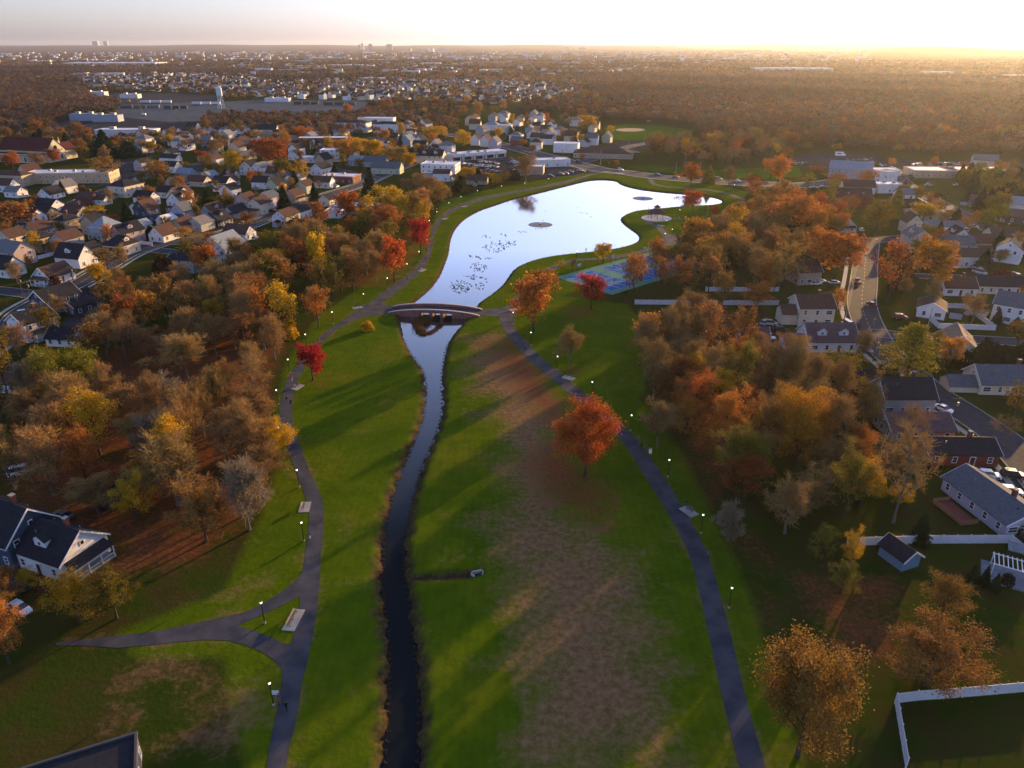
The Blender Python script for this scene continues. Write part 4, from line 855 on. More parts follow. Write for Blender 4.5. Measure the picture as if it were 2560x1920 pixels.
def tubes(segs, sides):
    """segs: list of (p0, p1, r0, r1) -> V, F"""
    p0 = np.array([s[0] for s in segs]); p1 = np.array([s[1] for s in segs]); r0 = np.array([s[2] for s in segs])[:, None]; r1 = np.array([s[3] for s in segs])[:, None]
    d_ = rnorm(p1 - p0); up = np.where(np.abs(d_[:, 2:3]) < .9, np.array([[0, 0, 1.]]), np.array([[1., 0, 0]])); a = rnorm(np.cross(d_, up)); b_ = np.cross(d_, a)
    V = []; 
    for p, r in ((p0, r0), (p1, r1)):
        for k in range(sides):
            t = 2 * math.pi * k / sides; V.append(p + (a * math.cos(t) + b_ * math.sin(t)) * r)
    V = np.stack(V, 1); n_ = len(segs); base = (np.arange(n_) * 2 * sides)[:, None]
    F = np.concatenate([base + np.array([[k, (k + 1) % sides, sides + (k + 1) % sides, sides + k]]) for k in range(sides)], 0)
    return V.reshape(-1, 3), F
def leaf_quads(C, size, rng, out=None, mixo=.5, asp=1.0):
    n_ = len(C); N = rnorm(rng.normal(size=(n_, 3)))
    if out is not None: N = rnorm(N * (1 - mixo) + rnorm(out) * mixo)
    t = rnorm(np.cross(N, rng.normal(size=(n_, 3)))); b_ = np.cross(N, t); s = size * rng.uniform(.55, 1.25, (n_, 1)) / 2
    V = np.stack([C - t * s - b_ * s * asp, C + t * s - b_ * s * asp * .7, C + t * s * .8 + b_ * s * asp, C - t * s * .9 + b_ * s * asp * .9], 1).reshape(-1, 3)
    return V, np.arange(n_ * 4).reshape(-1, 4)
def strips(P, D, Ln, w, rng):
    n_ = len(P); t = rnorm(np.cross(D, rng.normal(size=(n_, 3)))); E = P + D * Ln[:, None]
    V = np.stack([P - t * w, P + t * w, E + t * w * .35, E - t * w * .35], 1).reshape(-1, 3)
    return V, np.arange(n_ * 4).reshape(-1, 4)
def join(parts):
    V, F, M = [], [], []; o = 0
    for v, f, m in parts: V.append(v); F.append(f + o); M.append(np.full(len(f), m)); o += len(v)
    return np.concatenate(V), np.concatenate(F), np.concatenate(M)
def skel(rng, h=14., cb=.28, Rw=5.0, nl=13, up=.55, top=.82, lean=0.0, fork=False):
    segs = []; tips = []; dirs = []; n_ = 7; tr = [np.array([0., 0, 0])]
    for i in range(1, n_ + 1):
        z = h * top * i / n_; tr.append(np.array([lean * z + rng.normal() * .12 * i / 2, rng.normal() * .12 * i / 2, z]))
    r0 = h * .02
    for i in range(n_): segs.append((tr[i], tr[i + 1], r0 * (1 - .8 * i / n_) * (1.35 if i == 0 else 1), r0 * (1 - .8 * (i + 1) / n_)))
    ntr = len(segs)
    for j in range(nl):
        f = cb + (top - .04 - cb) * (j + rng.random() * .6) / nl; z = h * f; i = min(n_ - 1, int(f / top * n_)); q = f / top * n_ - i
        p = tr[i] * (1 - q) + tr[i + 1] * q; az = j * 2.4 + rng.normal() * .3
        rel = (f - cb) / (1 - cb); L = Rw * (1.12 * math.sqrt(max(.12, 1 - (rel * 1.05 - .22) ** 2 * 1.3))) * rng.uniform(.82, 1.12)
        el = up + .75 * rel + rng.normal() * .1; d_ = np.array([math.cos(az) * math.cos(el), math.sin(az) * math.cos(el), math.sin(el)])
        L = L / max(.45, math.cos(el)) if el < .9 else L; L = min(L, h * .5); rr = r0 * .5 * (1 - .5 * rel); cur = p
        for k in range(4):
            nd = rnorm(d_ + np.array([0, 0, .13]) + rng.normal(size=3) * .13); e = cur + nd * L / 4
            segs.append((cur, e, rr * (1 - k * .22), rr * (1 - (k + 1) * .22)))
            for _ in range(2 if k else 1):
                bd = rnorm(nd + rng.normal(size=3) * .75 + np.array([0, 0, .15])); bl = L * .36 * rng.uniform(.6, 1.2) * (1 - .1 * k); m1 = e + bd * bl * .5; bd2 = rnorm(bd + rng.normal(size=3) * .35 + np.array([0, 0, .15])); m2 = m1 + bd2 * bl * .5
                segs += [(e, m1, rr * .35, rr * .22), (m1, m2, rr * .22, rr * .1)]
                tips += [m1, m2]; dirs += [bd, bd2]
                for _ in range(2):
                    cd = rnorm(bd2 + rng.normal(size=3) * .8); c1 = m1 + cd * bl * .45; segs.append((m1, c1, rr * .16, rr * .07)); tips.append(c1); dirs.append(cd)
            cur = e; d_ = nd
        tips.append(cur); dirs.append(d_)
    return segs, ntr, np.array(tips), np.array(dirs)
def make_leafy(seed, nleaf=3000, size=.5, h=14., cb=.25, Rw=5., sparse=False, sig=.75, lean=0., nl=13):
    rng = np.random.default_rng(seed); segs, ntr, tips, dirs = skel(rng, h, cb, Rw, nl, lean=lean)
    tv, tf = tubes(segs[:ntr], 7); bv, bf = tubes(segs[ntr:], 4)
    trunk = npmesh('trunk', *join([(tv, tf, 0)])[:2], [BARK])
    idx = rng.integers(0, len(tips), nleaf); w_ = rng.random(len(tips)) ** (1.6 if sparse else .6); w_ /= w_.sum(); idx = rng.choice(len(tips), nleaf, p=w_)
    C = tips[idx] + rng.normal(size=(nleaf, 3)) * sig * np.array([1, 1, .8])
    cen = np.array([lean * h * .6, 0, h * .58]); lv, lf_ = leaf_quads(C, size, rng, C - cen)
    tw = rng.integers(0, len(tips), 900 if sparse else 260); sv, sf = strips(tips[tw], rnorm(dirs[tw] + rng.normal(size=(len(tw), 3)) * .6), rng.uniform(.6, 1.5, len(tw)), .035, rng)
    V, F, M = join([(lv, lf_, 0), (bv, bf, 1), (sv, sf, 2)])
    return trunk, npmesh('crown', V, F, [LEAF['orange'], BARK, TWIG], M), h, 2 * Rw
def make_bare(seed, h=14., Rw=5., cb=.25, dens=1.0, tm=None, lean=0., nl=14):
    rng = np.random.default_rng(seed); segs, ntr, tips, dirs = skel(rng, h, cb, Rw, nl, .7, lean=lean)
    tv, tf = tubes(segs[:ntr], 7); bv, bf = tubes(segs[ntr:], 4)
    trunk = npmesh('trunk', tv, tf, [BARKL])
    n_ = int(2000 * dens); tw = rng.integers(0, len(tips), n_); D = rnorm(dirs[tw] + rng.normal(size=(n_, 3)) * .7 + np.array([0, 0, .25]))
    P = tips[tw] + rng.normal(size=(n_, 3)) * .25; Ln = rng.uniform(.7, 1.9, n_); sv, sf = strips(P, D, Ln, .055, rng)
    k = n_ * 2; q = rng.integers(0, n_, k); P2_ = P[q] + D[q] * (Ln[q] * rng.uniform(.2, 1, k))[:, None]; D2 = rnorm(D[q] + rng.normal(size=(k, 3)) * .7); uv, uf = strips(P2_, D2, rng.uniform(.4, 1.0, k), .04, rng)
    V, F, M = join([(sv, sf, 0), (bv, bf, 1), (uv, uf, 0)])
    return trunk, npmesh('crown', V, F, [tm or TWIG, BARKL], M), h, 2 * Rw
def make_conifer(seed, h=14., Rw=3.0, n_=3200):
    rng = np.random.default_rng(seed); trunk = MB().tube([(0, 0, 0), (0, 0, h * .9)], [h * .018, h * .004], BARK, 6).mesh('trunk')
    z = h * (.06 + .93 * (1 - np.sqrt(rng.random(n_)))); tier = np.floor(z / .9) * .9; rad = Rw * np.clip(1 - z / h, .02, 1) ** .85
    az = rng.random(n_) * 6.283; lob = 1 + .16 * np.sin(az * 5 + tier * 3.1) + .1 * np.sin(az * 9 + tier); rr = rad * lob * np.sqrt(rng.uniform(.15, 1, n_)) * (.8 + .35 * (1 - (z - tier) / .9))
    C = np.stack([np.cos(az) * rr, np.sin(az) * rr, z - rr * .22], -1); v, f = leaf_quads(C, .5, rng, np.stack([np.cos(az), np.sin(az), 0 * az + .5], -1), .55)
    return trunk, npmesh('crown', v, f, [LEAF['dark'], BARK]), h, 2 * Rw
def make_pine(seed, h=18., Rw=6.):
    rng = np.random.default_rng(seed); tr = [np.array([.0, 0, 0]), np.array([.25, 0, h * .35]), np.array([.1, .1, h * .7]), np.array([0, 0, h * .97])]
    tv, tf = tubes([(tr[i], tr[i + 1], .42 - .11 * i, .31 - .11 * i) for i in range(3)], 8); trunk = npmesh('trunk', tv, tf, [BARK])
    segs, C, O = [], [], []
    for z in np.arange(h * .26, h * .97, 1.35):
        rel = max(0.0, (z / h - .28) / .7); Lm_ = Rw * (1.0 - rel ** 1.6) * rng.uniform(.75, 1.1) + .8
        for k in range(7):
            az = k * .9 + rng.random() * .8; L = Lm_ * rng.uniform(.55, 1.15); d_ = np.array([math.cos(az), math.sin(az), .12 + .5 * rel]); p = np.array([.1, 0, z]); cur = p
            for s in range(3):
                d_ = rnorm(d_ + np.array([0, 0, .1])); e = cur + d_ * L / 3; segs.append((cur, e, .1 - .025 * s, .075 - .025 * s)); cur = e
                m_ = 40 if s else 14; q = cur + rng.normal(size=(m_, 3)) * np.array([.6, .6, .17]) + np.array([0, 0, .12]); C.append(q); O.append(np.tile(d_ + np.array([0, 0, 1.2]), (m_, 1)))
    C = np.concatenate(C); O = np.concatenate(O); lv, lf_ = leaf_quads(C, .42, rng, O, .45, .7); bv, bf = tubes(segs, 4)
    V, F, M = join([(lv, lf_, 0), (bv, bf, 1)]); return trunk, npmesh('crown', V, F, [LEAF['pine'], BARK], M), h, 2 * Rw
def make_shrub(seed, h=2.2, Rw=1.6, n_=900, size=.28):
    rng = np.random.default_rng(seed); q = rnorm(rng.normal(size=(n_, 3))); q[:, 2] = np.abs(q[:, 2]); lob = 1 + .18 * np.sin(q[:, 0] * 5 + seed) * np.cos(q[:, 1] * 4)
    C = q * np.array([Rw, Rw, h]) * (lob * rng.uniform(.55, 1, n_) ** .5)[:, None]; v, f = leaf_quads(C, size, rng, q, .5)
    st = MB()
    for i in range(5):
        a = i * 1.26; st.tube([(0, 0, 0), (math.cos(a) * Rw * .5, math.sin(a) * Rw * .5, h * .7)], [.06, .02], BARK, 5)
    return st.mesh('stem'), npmesh('foliage', v, f, [LEAF['hedge'], BARK]), h, 2 * Rw
def fit(t):
    a = np.empty(len(t[1].vertices) * 3); t[1].vertices.foreach_get('co', a); a = a.reshape(-1, 3)
    c = np.median(a[:, :2], 0); r = np.percentile(np.hypot(a[:, 0] - c[0], a[:, 1] - c[1]), 96); return t[0], t[1], float(np.percentile(a[:, 2], 99.7)), float(2 * r)
PROTO = {'leafy': [make_leafy(11), make_leafy(12, cb=.2), make_leafy(13, cb=.3, Rw=4.6), make_leafy(14, cb=.22, Rw=5.2, nl=15)],
         'half': [make_leafy(21, 1300, .48, sparse=True, sig=.6), make_leafy(22, 1000, .48, sparse=True, sig=.6), make_leafy(23, 1500, .45, sparse=True, cb=.2, sig=.7)],
         'fine': [make_leafy(31, 30000, .17, cb=.14, Rw=5.2, nl=22, sig=.6), make_leafy(32, 26000, .18, cb=.2, nl=20, sig=.62)],
         'finehalf': [make_leafy(33, 11000, .19, cb=.16, nl=18, sparse=True, sig=.5), make_leafy(34, 9000, .2, cb=.2, nl=16, sparse=True, sig=.55)],
         'bare': [make_bare(41), make_bare(42, cb=.18), make_bare(43, Rw=5.6, cb=.3), make_bare(44, Rw=4.4, cb=.22), make_bare(45, cb=.2, nl=17)],
         'pale': [make_bare(46, cb=.1, dens=1.3, tm=TWIGP)],
         'open': [make_bare(47, h=16, Rw=6, cb=.35, dens=.35, lean=.12, nl=9), make_bare(48, h=16, Rw=6, cb=.3, dens=.45, nl=10)],
         'conifer': [make_conifer(51), make_conifer(52, Rw=3.6), make_conifer(53, Rw=2.6)], 'pine': [make_pine(61)],
         'lean': [make_leafy(71, 2600, .4, sparse=True, lean=.32, cb=.34, Rw=5.2, nl=12, sig=.6)],
         'shrub': [make_shrub(81), make_shrub(82, 2.0, 1.8), make_shrub(83, 2.6, 1.4)]}
PROTO = {k: [fit(t) for t in v] for k, v in PROTO.items()}
KIND = {  # kind -> prototype family, leaf material, object name, label word
 'orange': ('leafy', 'orange', 'autumn_tree', 'orange leaved tree'), 'rustF': ('fine', 'rust', 'autumn_tree', 'orange brown tree'), 'orangeF': ('fine', 'orange', 'autumn_tree', 'orange leaved tree'),
 'redorangeF': ('fine', 'redorange', 'autumn_tree', 'red orange tree'),
 'horangeF': ('finehalf', 'orange', 'autumn_tree', 'half bare orange tree'), 'hrustF': ('finehalf', 'rust', 'rust_tree', 'half bare rust tree'), 'hyellowF': ('finehalf', 'yellow', 'yellow_tree', 'sparse yellow tree'), 'holiveF': ('finehalf', 'olive', 'green_tree', 'sparse olive tree'),
 'horange': ('half', 'orange', 'autumn_tree', 'half bare orange tree'), 'redorange': ('leafy', 'redorange', 'autumn_tree', 'red orange tree'),
 'hrust': ('half', 'rust', 'rust_tree', 'half bare rust tree'), 'rust': ('leafy', 'rust', 'rust_tree', 'rust brown tree'),
 'red': ('leafy', 'red', 'red_maple', 'scarlet maple'), 'yellow': ('leafy', 'yellow', 'yellow_tree', 'yellow leaved tree'), 'yellowF': ('fine', 'gold', 'yellow_tree', 'yellow leaved tree'),
 'hyellow': ('half', 'yellow', 'yellow_tree', 'sparse yellow tree'), 'apricot': ('leafy', 'apricot', 'yellow_tree', 'pale apricot tree'),
 'olive': ('leafy', 'olive', 'green_tree', 'olive green tree'), 'oliveF': ('fine', 'olive', 'green_tree', 'olive green tree'), 'holive': ('half', 'olive', 'green_tree', 'sparse olive tree'),
 'bare': ('bare', None, 'bare_tree', 'bare brown tree'), 'pale': ('pale', None, 'bare_tree', 'bare pale twiggy tree'), 'open': ('open', None, 'bare_tree', 'open limbed bare tree'),
 'ever': ('conifer', None, 'evergreen_tree', 'dark evergreen'), 'gold': ('conifer', 'pine', 'evergreen_tree', 'golden green conifer'), 'pine': ('pine', None, 'pine_tree', 'tall white pine'),
 'lean': ('lean', 'olive', 'green_tree', 'leaning olive green tree'),
 'shrub': ('shrub', 'hedge', 'shrub', 'dark green shrub'), 'gshrub': ('shrub', 'yellow', 'shrub', 'golden shrub'), 'rshrub': ('shrub', 'maroon', 'shrub', 'dark red shrub'), 'oshrub': ('shrub', 'redorange', 'shrub', 'orange shrub')}
TREES = []
trnd = random.Random(5)
def tree(kind, g, h, w, label=None, group=None, rz=None, var=None):
    fam, lm, nm, word = KIND[kind]
    if math.hypot(g.x, g.y) < 175: fam = {'leafy': 'fine', 'half': 'finehalf'}.get(fam, fam)
    if fam in ('fine', 'finehalf') and var is not None: var = None
    ps = PROTO[fam]; i = var if var is not None else trnd.randrange(len(ps)); tm, cm, h0, w0 = ps[i]
    root = empty(nm, g, rz if rz is not None else trnd.uniform(0, 6.28), label, 'shrub' if nm == 'shrub' else 'tree', group); root.scale = (w / w0, w / w0, h / h0)
    sh = nm == 'shrub'
    link('stem' if sh else 'trunk', tm, root); c = link('foliage' if sh else 'crown', cm, root)
    if lm:
        c.material_slots[0].link = 'OBJECT'; c.material_slots[0].material = LEAF[lm]
    TREES.append((root, kind, g.x, g.y, h, w)); return root
def T(k, bx, by, ty, wd, kind, label=None, **kw):
    g = at(k, bx, by); w = wd / CR[k][2] * mpp(g); h = max(tall(k, bx, by, ty), .5)
    return tree(kind, g, h, w, label, **kw)
TL = [  # key, base x, base y, top y, crown width (crop pixels), kind, label
('D3',765,795,170,560,'redorangeF','big round orange red tree standing alone on the lawn beside the right path'),
('B4',490,1072,765,255,'red','scarlet maple standing by the bend of the left path, above the stone bench'),
('B4',540,615,265,230,'horange','orange tree with long bare trunk on the slope left of the footbridge'),
('B4',285,700,560,180,'gshrub','yellow orange bush under the wood edge left of the left path'),
('B4',965,640,555,115,'gshrub','small round golden shrub alone on the left lawn below the footbridge'),
('A6',1425,1160,850,205,'red','scarlet maple beside the lakeside bend of the left path'),
('A6',1195,1400,1000,250,'redorange','red orange tree next to the lakeside path, below the scarlet maple'),
('A6',1420,890,585,220,'apricot','tall apricot tree at the top of the lakeside wood'),
('A6',1185,810,575,200,'yellow','yellow tree in front of the white roofed school annex'),
('A6',820,1310,1090,230,'hyellow','rounded yellow tree in the lakeside wood, left of the red orange tree'),
('A6',575,970,690,200,'horange','tall orange oak on the left street edge of the lakeside wood'),
('A6',800,890,610,270,'orange','broad orange tree behind the white roofed school annex'),
('A6',400,1010,870,290,'orange','orange tree in front of the white house with reddish roof'),
('A6',1040,1400,1120,170,'bare',None), ('A6',1170,1020,790,280,'hrust',None), ('A6',900,1050,850,240,'holive',None), ('A6',1050,980,820,180,'hyellow',None),
('A6',1570,770,560,230,'hrust','rust brown tree beside the far left end of the lakeside lawn'),
('A6',1500,640,490,230,'hrust',None),('A6',1420,620,450,180,'bare',None),('A6',1300,640,500,120,'bare',None),
('A6',995,730,420,180,'ever','tall dark spruce at the left street by the brick office'),('A6',510,700,540,100,'ever','dark spruce beside the pale green house'),('A6',250,780,570,130,'ever','tall spruce between the lilac house and the left street'),
('A6',400,570,340,150,'hyellow','tall dark yellow tree left of the pale blue white house'),('A6',235,500,340,170,'olive','olive tree right of the white house with long porch'),
('A6',150,420,150,280,'orange','big orange tree at the left of the brick apartment block'),('A6',400,180,60,240,'orange','orange tree behind the brick apartment block'),('A6',255,230,100,130,'orange','orange tree left of the brick apartment block'),
('A6',800,370,155,180,'orange','orange tree right of the brick apartment block'),('A6',900,330,150,160,'yellow','golden tree between the brick block and the apricot trees'),('A6',1010,350,165,200,'yellow','yellow tree with arching limbs, above the pale roofed blue grey house'),
('A6',1180,390,225,170,'apricot','left one of the pale apricot trees by the hill street'),('A6',1265,400,225,120,'apricot','middle one of the pale apricot trees by the hill street'),('A6',1330,430,285,140,'yellow','yellow tree at the right of the pale apricot trees'),
('A6',1105,190,105,95,'orange','small orange tree under the white apartments'),('A6',1510,190,60,180,'yellow','yellow tree at the back of the gabled row'),('A6',1600,170,50,150,'yellow','yellow tree at the back right of the gabled row'),('A6',1790,260,85,140,'yellow','yellow tree left of the gables behind the strip mall'),
('A6',1835,540,405,165,'yellow','yellow vase shaped tree below the shopping car park'),('A6',2020,530,455,110,'yellow','yellow tree at the lake end of the shopping car park'),('A6',2150,560,425,110,'holive','olive yellow tree right of the yellow one at the lake end of the car park'),
('A6',1590,610,530,80,'hyellow',None),('A6',1640,610,560,60,'gshrub',None),
('B5',185,655,170,340,'orange','large orange tree on the lawn just right of the footbridge'),('B5',285,440,95,270,'horange','orange tree behind the large orange one, near the lakeside path'),
('B5',680,458,160,245,'red','scarlet maple in front of the blue ball courts'),('B5',500,940,610,270,'bare','round bare tree alone on the right lawn beside the path'),
('A7',785,1230,1065,165,'yellow','golden brown round tree on the lake shore above the ball courts'),('A7',425,1320,1215,95,'hyellow','small yellow tree at the corner of the ball court fence'),
('A7',525,1290,1200,70,'bare','small bare tree inside the ball court fence'),
('A7',1555,790,605,165,'redorange','red brown tree by the narrow end of the lake, right of the pavilion'),('A7',1745,838,735,95,'redorange','small red brown tree near the pavilion car park'),
('A7',1575,1190,840,260,'orange','tall orange tree beside the pavilion car park'),('A7',1240,1340,1010,190,'horange','red orange tree behind the ball courts'),
('A7',1120,1390,1150,210,'open','dark bare tree at the right end of the ball courts'),('A7',1010,1440,1180,160,'open','dark bare tree in front of the ball courts'),
('A7',1545,572,375,200,'orange','round orange tree on the avenue lawn beyond the lake'),('A7',1695,545,390,120,'gold','golden green conifer on the avenue lawn, right of the round orange tree'),
('A7',1865,612,400,110,'bare','slender bare tree on the far lakeside lawn'),('A7',2082,640,470,130,'redorange','red orange tree at the right of the far lakeside lawn'),
('A7',1880,1310,1090,210,'olive','dark green tree in the wood right of the lake'),('A7',1800,1130,1000,130,'hyellow',None),('A7',1745,1220,1090,140,'holive',None),('A7',1410,1290,1130,110,'hyellow','yellow green tree behind the ball courts'),
('A7',120,545,300,190,'bare','large bare tree in front of the tan blocks by the lake lawn'),('A7',1720,250,115,100,'yellow','bright yellow tree in the far wood right of the ball field'),
('A7',590,220,120,75,'yellow','small yellow tree behind the white and blue clinic'),('A7',545,205,105,55,'ever','dark evergreen behind the white and blue clinic'),('A7',745,205,80,60,'ever','dark evergreen beside the pale green house'),
('A7',450,180,80,110,'orange','orange tree in the row of houses beyond the shopping car park'),('A7',90,240,170,60,'orange','small orange tree by the dark red house'),('A7',175,290,215,60,'rust','small rust tree by the cream house at the avenue'),
('T3',655,855,715,190,'yellow','bright yellow tree left of the ball field'),('T3',850,880,805,70,'yellow','thin yellow tree at the corner of the ball field'),('T3',120,830,775,70,'yellow','yellow tree behind the teal house'),
('A7',900,410,345,70,'rust','dark red shrub tree at the crossroads garden'),('A7',605,350,290,45,'orange','small orange street tree at the crossroads'),
('A7',2195,470,330,90,'orange','orange tree at the avenue beyond the far lawn'),
('A8',80,370,100,190,'orange','large round orange tree by the avenue, left of the grey hall'),('A8',20,300,130,110,'orange','orange tree just behind the large round one by the avenue'),
('A8',600,390,250,240,'horange',None),('A8',850,370,220,190,'horange','orange tree in front of the blue shop'),('A8',340,390,250,130,'holive',None),('A8',420,240,190,110,'redorange','small red orange tree before the grey hall'),
('A8',935,230,165,65,'olive','small olive tree in the yard car park'),
('A8',140,470,410,80,'olive',None),('A8',470,520,390,170,'ever','dark evergreen above the white gabled cottage'),('A8',560,640,440,170,'bare',None),
('A8',200,820,440,340,'orange','broad orange crown in the wood above the upper white fence'),('A8',40,760,500,260,'horange',None),('A8',430,800,560,190,'hrust',None),('A8',60,1010,700,260,'hrust',None),
('A8',130,1230,840,350,'hrust','reddish bare topped tree left of the pink orange tree'),('A8',560,1190,750,440,'orange','big pink orange tree at the left kerb of the right street'),
('A8',920,800,470,260,'holive','tall olive tree behind the white gabled cottage'),('A8',1085,640,370,165,'gold','golden green conifer below the blue shop'),('A8',1330,670,510,200,'yellow','round yellow tree at the upper right street'),
('A8',1030,1370,830,300,'horange','orange tree at the right kerb, left one of the pair by the right street'),('A8',1380,1290,820,350,'orange','orange tree, right one of the pair by the right street'),
('A8',1560,690,560,170,'bare',None),('A8',1250,1180,900,120,'hrust',None),('A8',1440,460,430,70,'shrub',None),('A8',1330,430,390,90,'shrub',None),('A8',1470,450,420,60,'shrub',None),
('A8',2015,1195,1085,210,'rshrub','big round dark red bush by the middle right street'),('A8',2190,1300,1220,120,'redorange','small red tree at the right edge by the long cream bungalow'),
('A8',2170,930,840,90,'ever',None),('A8',2130,1010,870,110,'ever',None),
('B6',1160,950,390,460,'pine','tall golden green white pine at the junction of the right street'),('B6',800,705,440,190,'bare','thin bare street tree at the bend of the right street'),
('B6',505,1000,650,470,'lean','leaning yellow green tree beside the dark red bungalow'),('B6',230,1600,930,540,'yellowF','big golden orange tree in the wood, left of the grey house with near black roof'),
('B6',1230,1470,1080,380,'open','large open bare tree in front of the long tan house'),('B6',60,1000,560,320,'bare',None),('B6',580,320,60,130,'horange',None),
('B6',1870,690,510,200,'shrub','dark rounded evergreen bush behind the cream gabled house, left one'),('B6',1760,780,580,240,'shrub',None),('B6',1990,770,570,260,'shrub',None),('B6',2150,760,530,220,'shrub',None),
('B6',1970,380,250,90,'ever','small cone evergreen before the white two storey house at the right edge'),('B6',2140,400,320,90,'ever',None),('B6',1700,240,110,90,'bare','thin bare tree at the white fence corner'),
('B6',2030,1440,1180,260,'open','bare tree standing on the kerb at the lower right street'),('B6',1410,600,540,80,'rshrub',None),
('B7',1080,715,-120,560,'open','big leaning bare tree in the yard of the lilac ranch house'),('B7',1300,880,645,170,'ever','small cone evergreen at the white fence above the blue shed'),
('B7',2100,780,600,200,'shrub','dark bush at the corner of the lilac ranch house'),('B7',450,1060,720,220,'holiveF','sparse yellow green tree left of the blue shed'),('B7',690,1100,750,180,'hyellowF','sparse yellow tree in front of the white fence'),
('B7',620,1330,1040,260,'holiveF',None),('B7',1130,560,390,200,'hyellow','small orange yellow tree behind the big leaning bare tree'),('B7',1480,1560,1160,400,'hrustF','half bare rust tree near the bottom right fence'),
('B7',1750,1230,1080,100,'ever','dark cone shrub left of the white garden terrace'),('B7',1860,1250,1090,90,'ever','dark cone shrub in the middle by the white garden terrace'),('B7',1950,1300,1160,90,'ever','dark cone shrub in front of the white garden terrace'),('B7',2060,1250,1150,110,'shrub','round clipped shrub on the white garden terrace'),
('B8',720,1030,300,580,'rustF','broad orange tree in the lower right corner beside the right path'),('B8',1560,560,150,600,'hrustF','half bare rust tree above the lower right white fence'),
('D3',2020,900,330,400,'holive','yellow green tree at the wood edge, right of the round orange red tree'),('D3',2180,900,420,300,'olive',None),('D3',2000,1360,1030,260,'pale','small pale twiggy tree on the right lawn below the bench'),
('D3',1390,550,120,360,'bare','tall bare tree at the wood edge right of the path'),('D3',1640,470,100,260,'horange',None),
('D1',300,640,320,350,'yellow','bright yellow tree leaning over the left path'),('D1',185,1065,640,330,'bare','pale bare tree on the grass left of the left path'),('D1',45,590,140,260,'bare',None),('D1',230,330,120,200,'bare',None),
('B1',590,1110,590,560,'oliveF','big olive green tree on the left above the wood clearing'),('B1',70,1000,400,260,'holive','yellow green tree at the left edge beside the white two storey house'),
('B2',690,1580,1120,430,'hyellowF','yellow tree hiding the porch of the lower left white house'),('B2',1010,1540,1110,400,'holiveF','olive yellow tree at the lower left wood edge'),('B2',270,1290,1100,200,'hyellowF','small golden tree in front of the large navy house'),
('B2',1540,570,-40,560,'bare','large bare tree with forked trunk in the left wood'),('B2',470,480,-120,420,'bare','bare tree with forked limbs above the white camper van'),('B2',130,430,-80,360,'bare',None),('B2',330,300,-130,330,'hrust',None),('B2',1310,420,100,330,'orange','orange tree behind the dark blue shed'),
('B3',60,420,-60,330,'horangeF','dark orange tree by the parked car at the lower left'),
('B1',990,1160,820,260,'bare',None),('B1',1450,1180,830,420,'pale','pale bare tree in the clearing of the left wood'),('B1',1620,850,460,420,'bare','tall brown bare tree above the clearing of the left wood'),
('A5',830,630,470,190,'yellow','bright yellow tree among the left houses'),('A5',1120,640,410,110,'ever','tall dark cedar left of the dark blue house'),('A5',600,590,490,130,'hyellow',None),
('A5',2030,200,-20,200,'yellow','large yellow tree at the top of the left neighbourhood'),('A5',1750,95,-10,120,'redorange','round red tree beside the green lawn of the left neighbourhood'),
('A5',1370,290,65,240,'hrust','rust crowned tree by the church car park'),('A5',930,250,30,260,'hrust','broad rust tree behind the flat white roof of the school'),('A5',1800,450,330,130,'ever','dark round evergreen among the left houses'),
('A5',1830,200,90,120,'olive',None),('A5',1880,370,240,110,'holive',None),('A5',1950,510,370,220,'olive',None),('A5',1660,540,330,130,'horange',None),
('A5',1790,1060,800,240,'orange','orange oak right of the blue two storey house'),('A5',2130,680,520,210,'hrust',None),('A5',1620,780,640,230,'horange','orange tree beside the pale grey house'),('A5',1820,800,690,170,'horange',None),
('A5',2180,980,790,210,'olive',None),('A5',1420,1060,880,180,'rshrub','broad dark red tree left of the blue two storey house'),('A5',480,1150,1050,100,'rshrub','dark red shrub before the white bungalow'),
('A5',60,900,770,190,'holive',None),('A5',120,700,430,330,'rust','large rust tree at the left edge of the houses'),('A5',940,1020,820,240,'hrust',None),('A5',1330,720,670,60,'gshrub',None),
('T1',330,1000,870,160,'ever',None),('T1',600,1050,870,140,'ever','tall dark evergreen right of the church'),('T1',920,1080,850,230,'ever',None),('T1',1130,1080,950,220,'ever',None),('T1',1290,1060,940,160,'rust',None),('T1',330,880,770,150,'orange',None),
]
for t_ in TL: T(*t_[:6], label=t_[6])
# ------------------------------------------------------------------ woods and gardens: every tree a copy of its own
def inside(x, y, poly):
    c = False; n_ = len(poly); j = n_ - 1
    for i in range(n_):
        a, b_ = poly[i], poly[j]
        if (a[1] > y) != (b_[1] > y) and x < (b_[0] - a[0]) * (y - a[1]) / (b_[1] - a[1]) + a[0]: c = not c
        j = i
    return c
def seg_d(x, y, ln_):
    best = 1e9
    for a, b_ in zip(ln_[:-1], ln_[1:]):
        ex, ey = b_[0] - a[0], b_[1] - a[1]; L = ex * ex + ey * ey + 1e-9; t = max(0, min(1, ((x - a[0]) * ex + (y - a[1]) * ey) / L))
        d_ = math.hypot(x - a[0] - t * ex, y - a[1] - t * ey); best = min(best, d_)
    return best
PLP = [P2(PATH_R + PATH_L), P2(RP_L + RP_R)]
PARK = P2([(640,2100),(560,1640),(330,1640),(300,1580),(560,1480),(640,1330),(690,1180),(690,1010),(720,900),(800,790),(900,720),(1000,640),(1080,560),(1110,500),(1240,470),(1330,455),(1480,425),(1560,440),(1800,462),(1870,480),(1840,520),(1740,570),(1700,610),(1640,650),(1640,740),(1580,770),(1590,930),(1600,1000),(1700,1130),(1860,1450),(2000,1900),(2050,2100)])
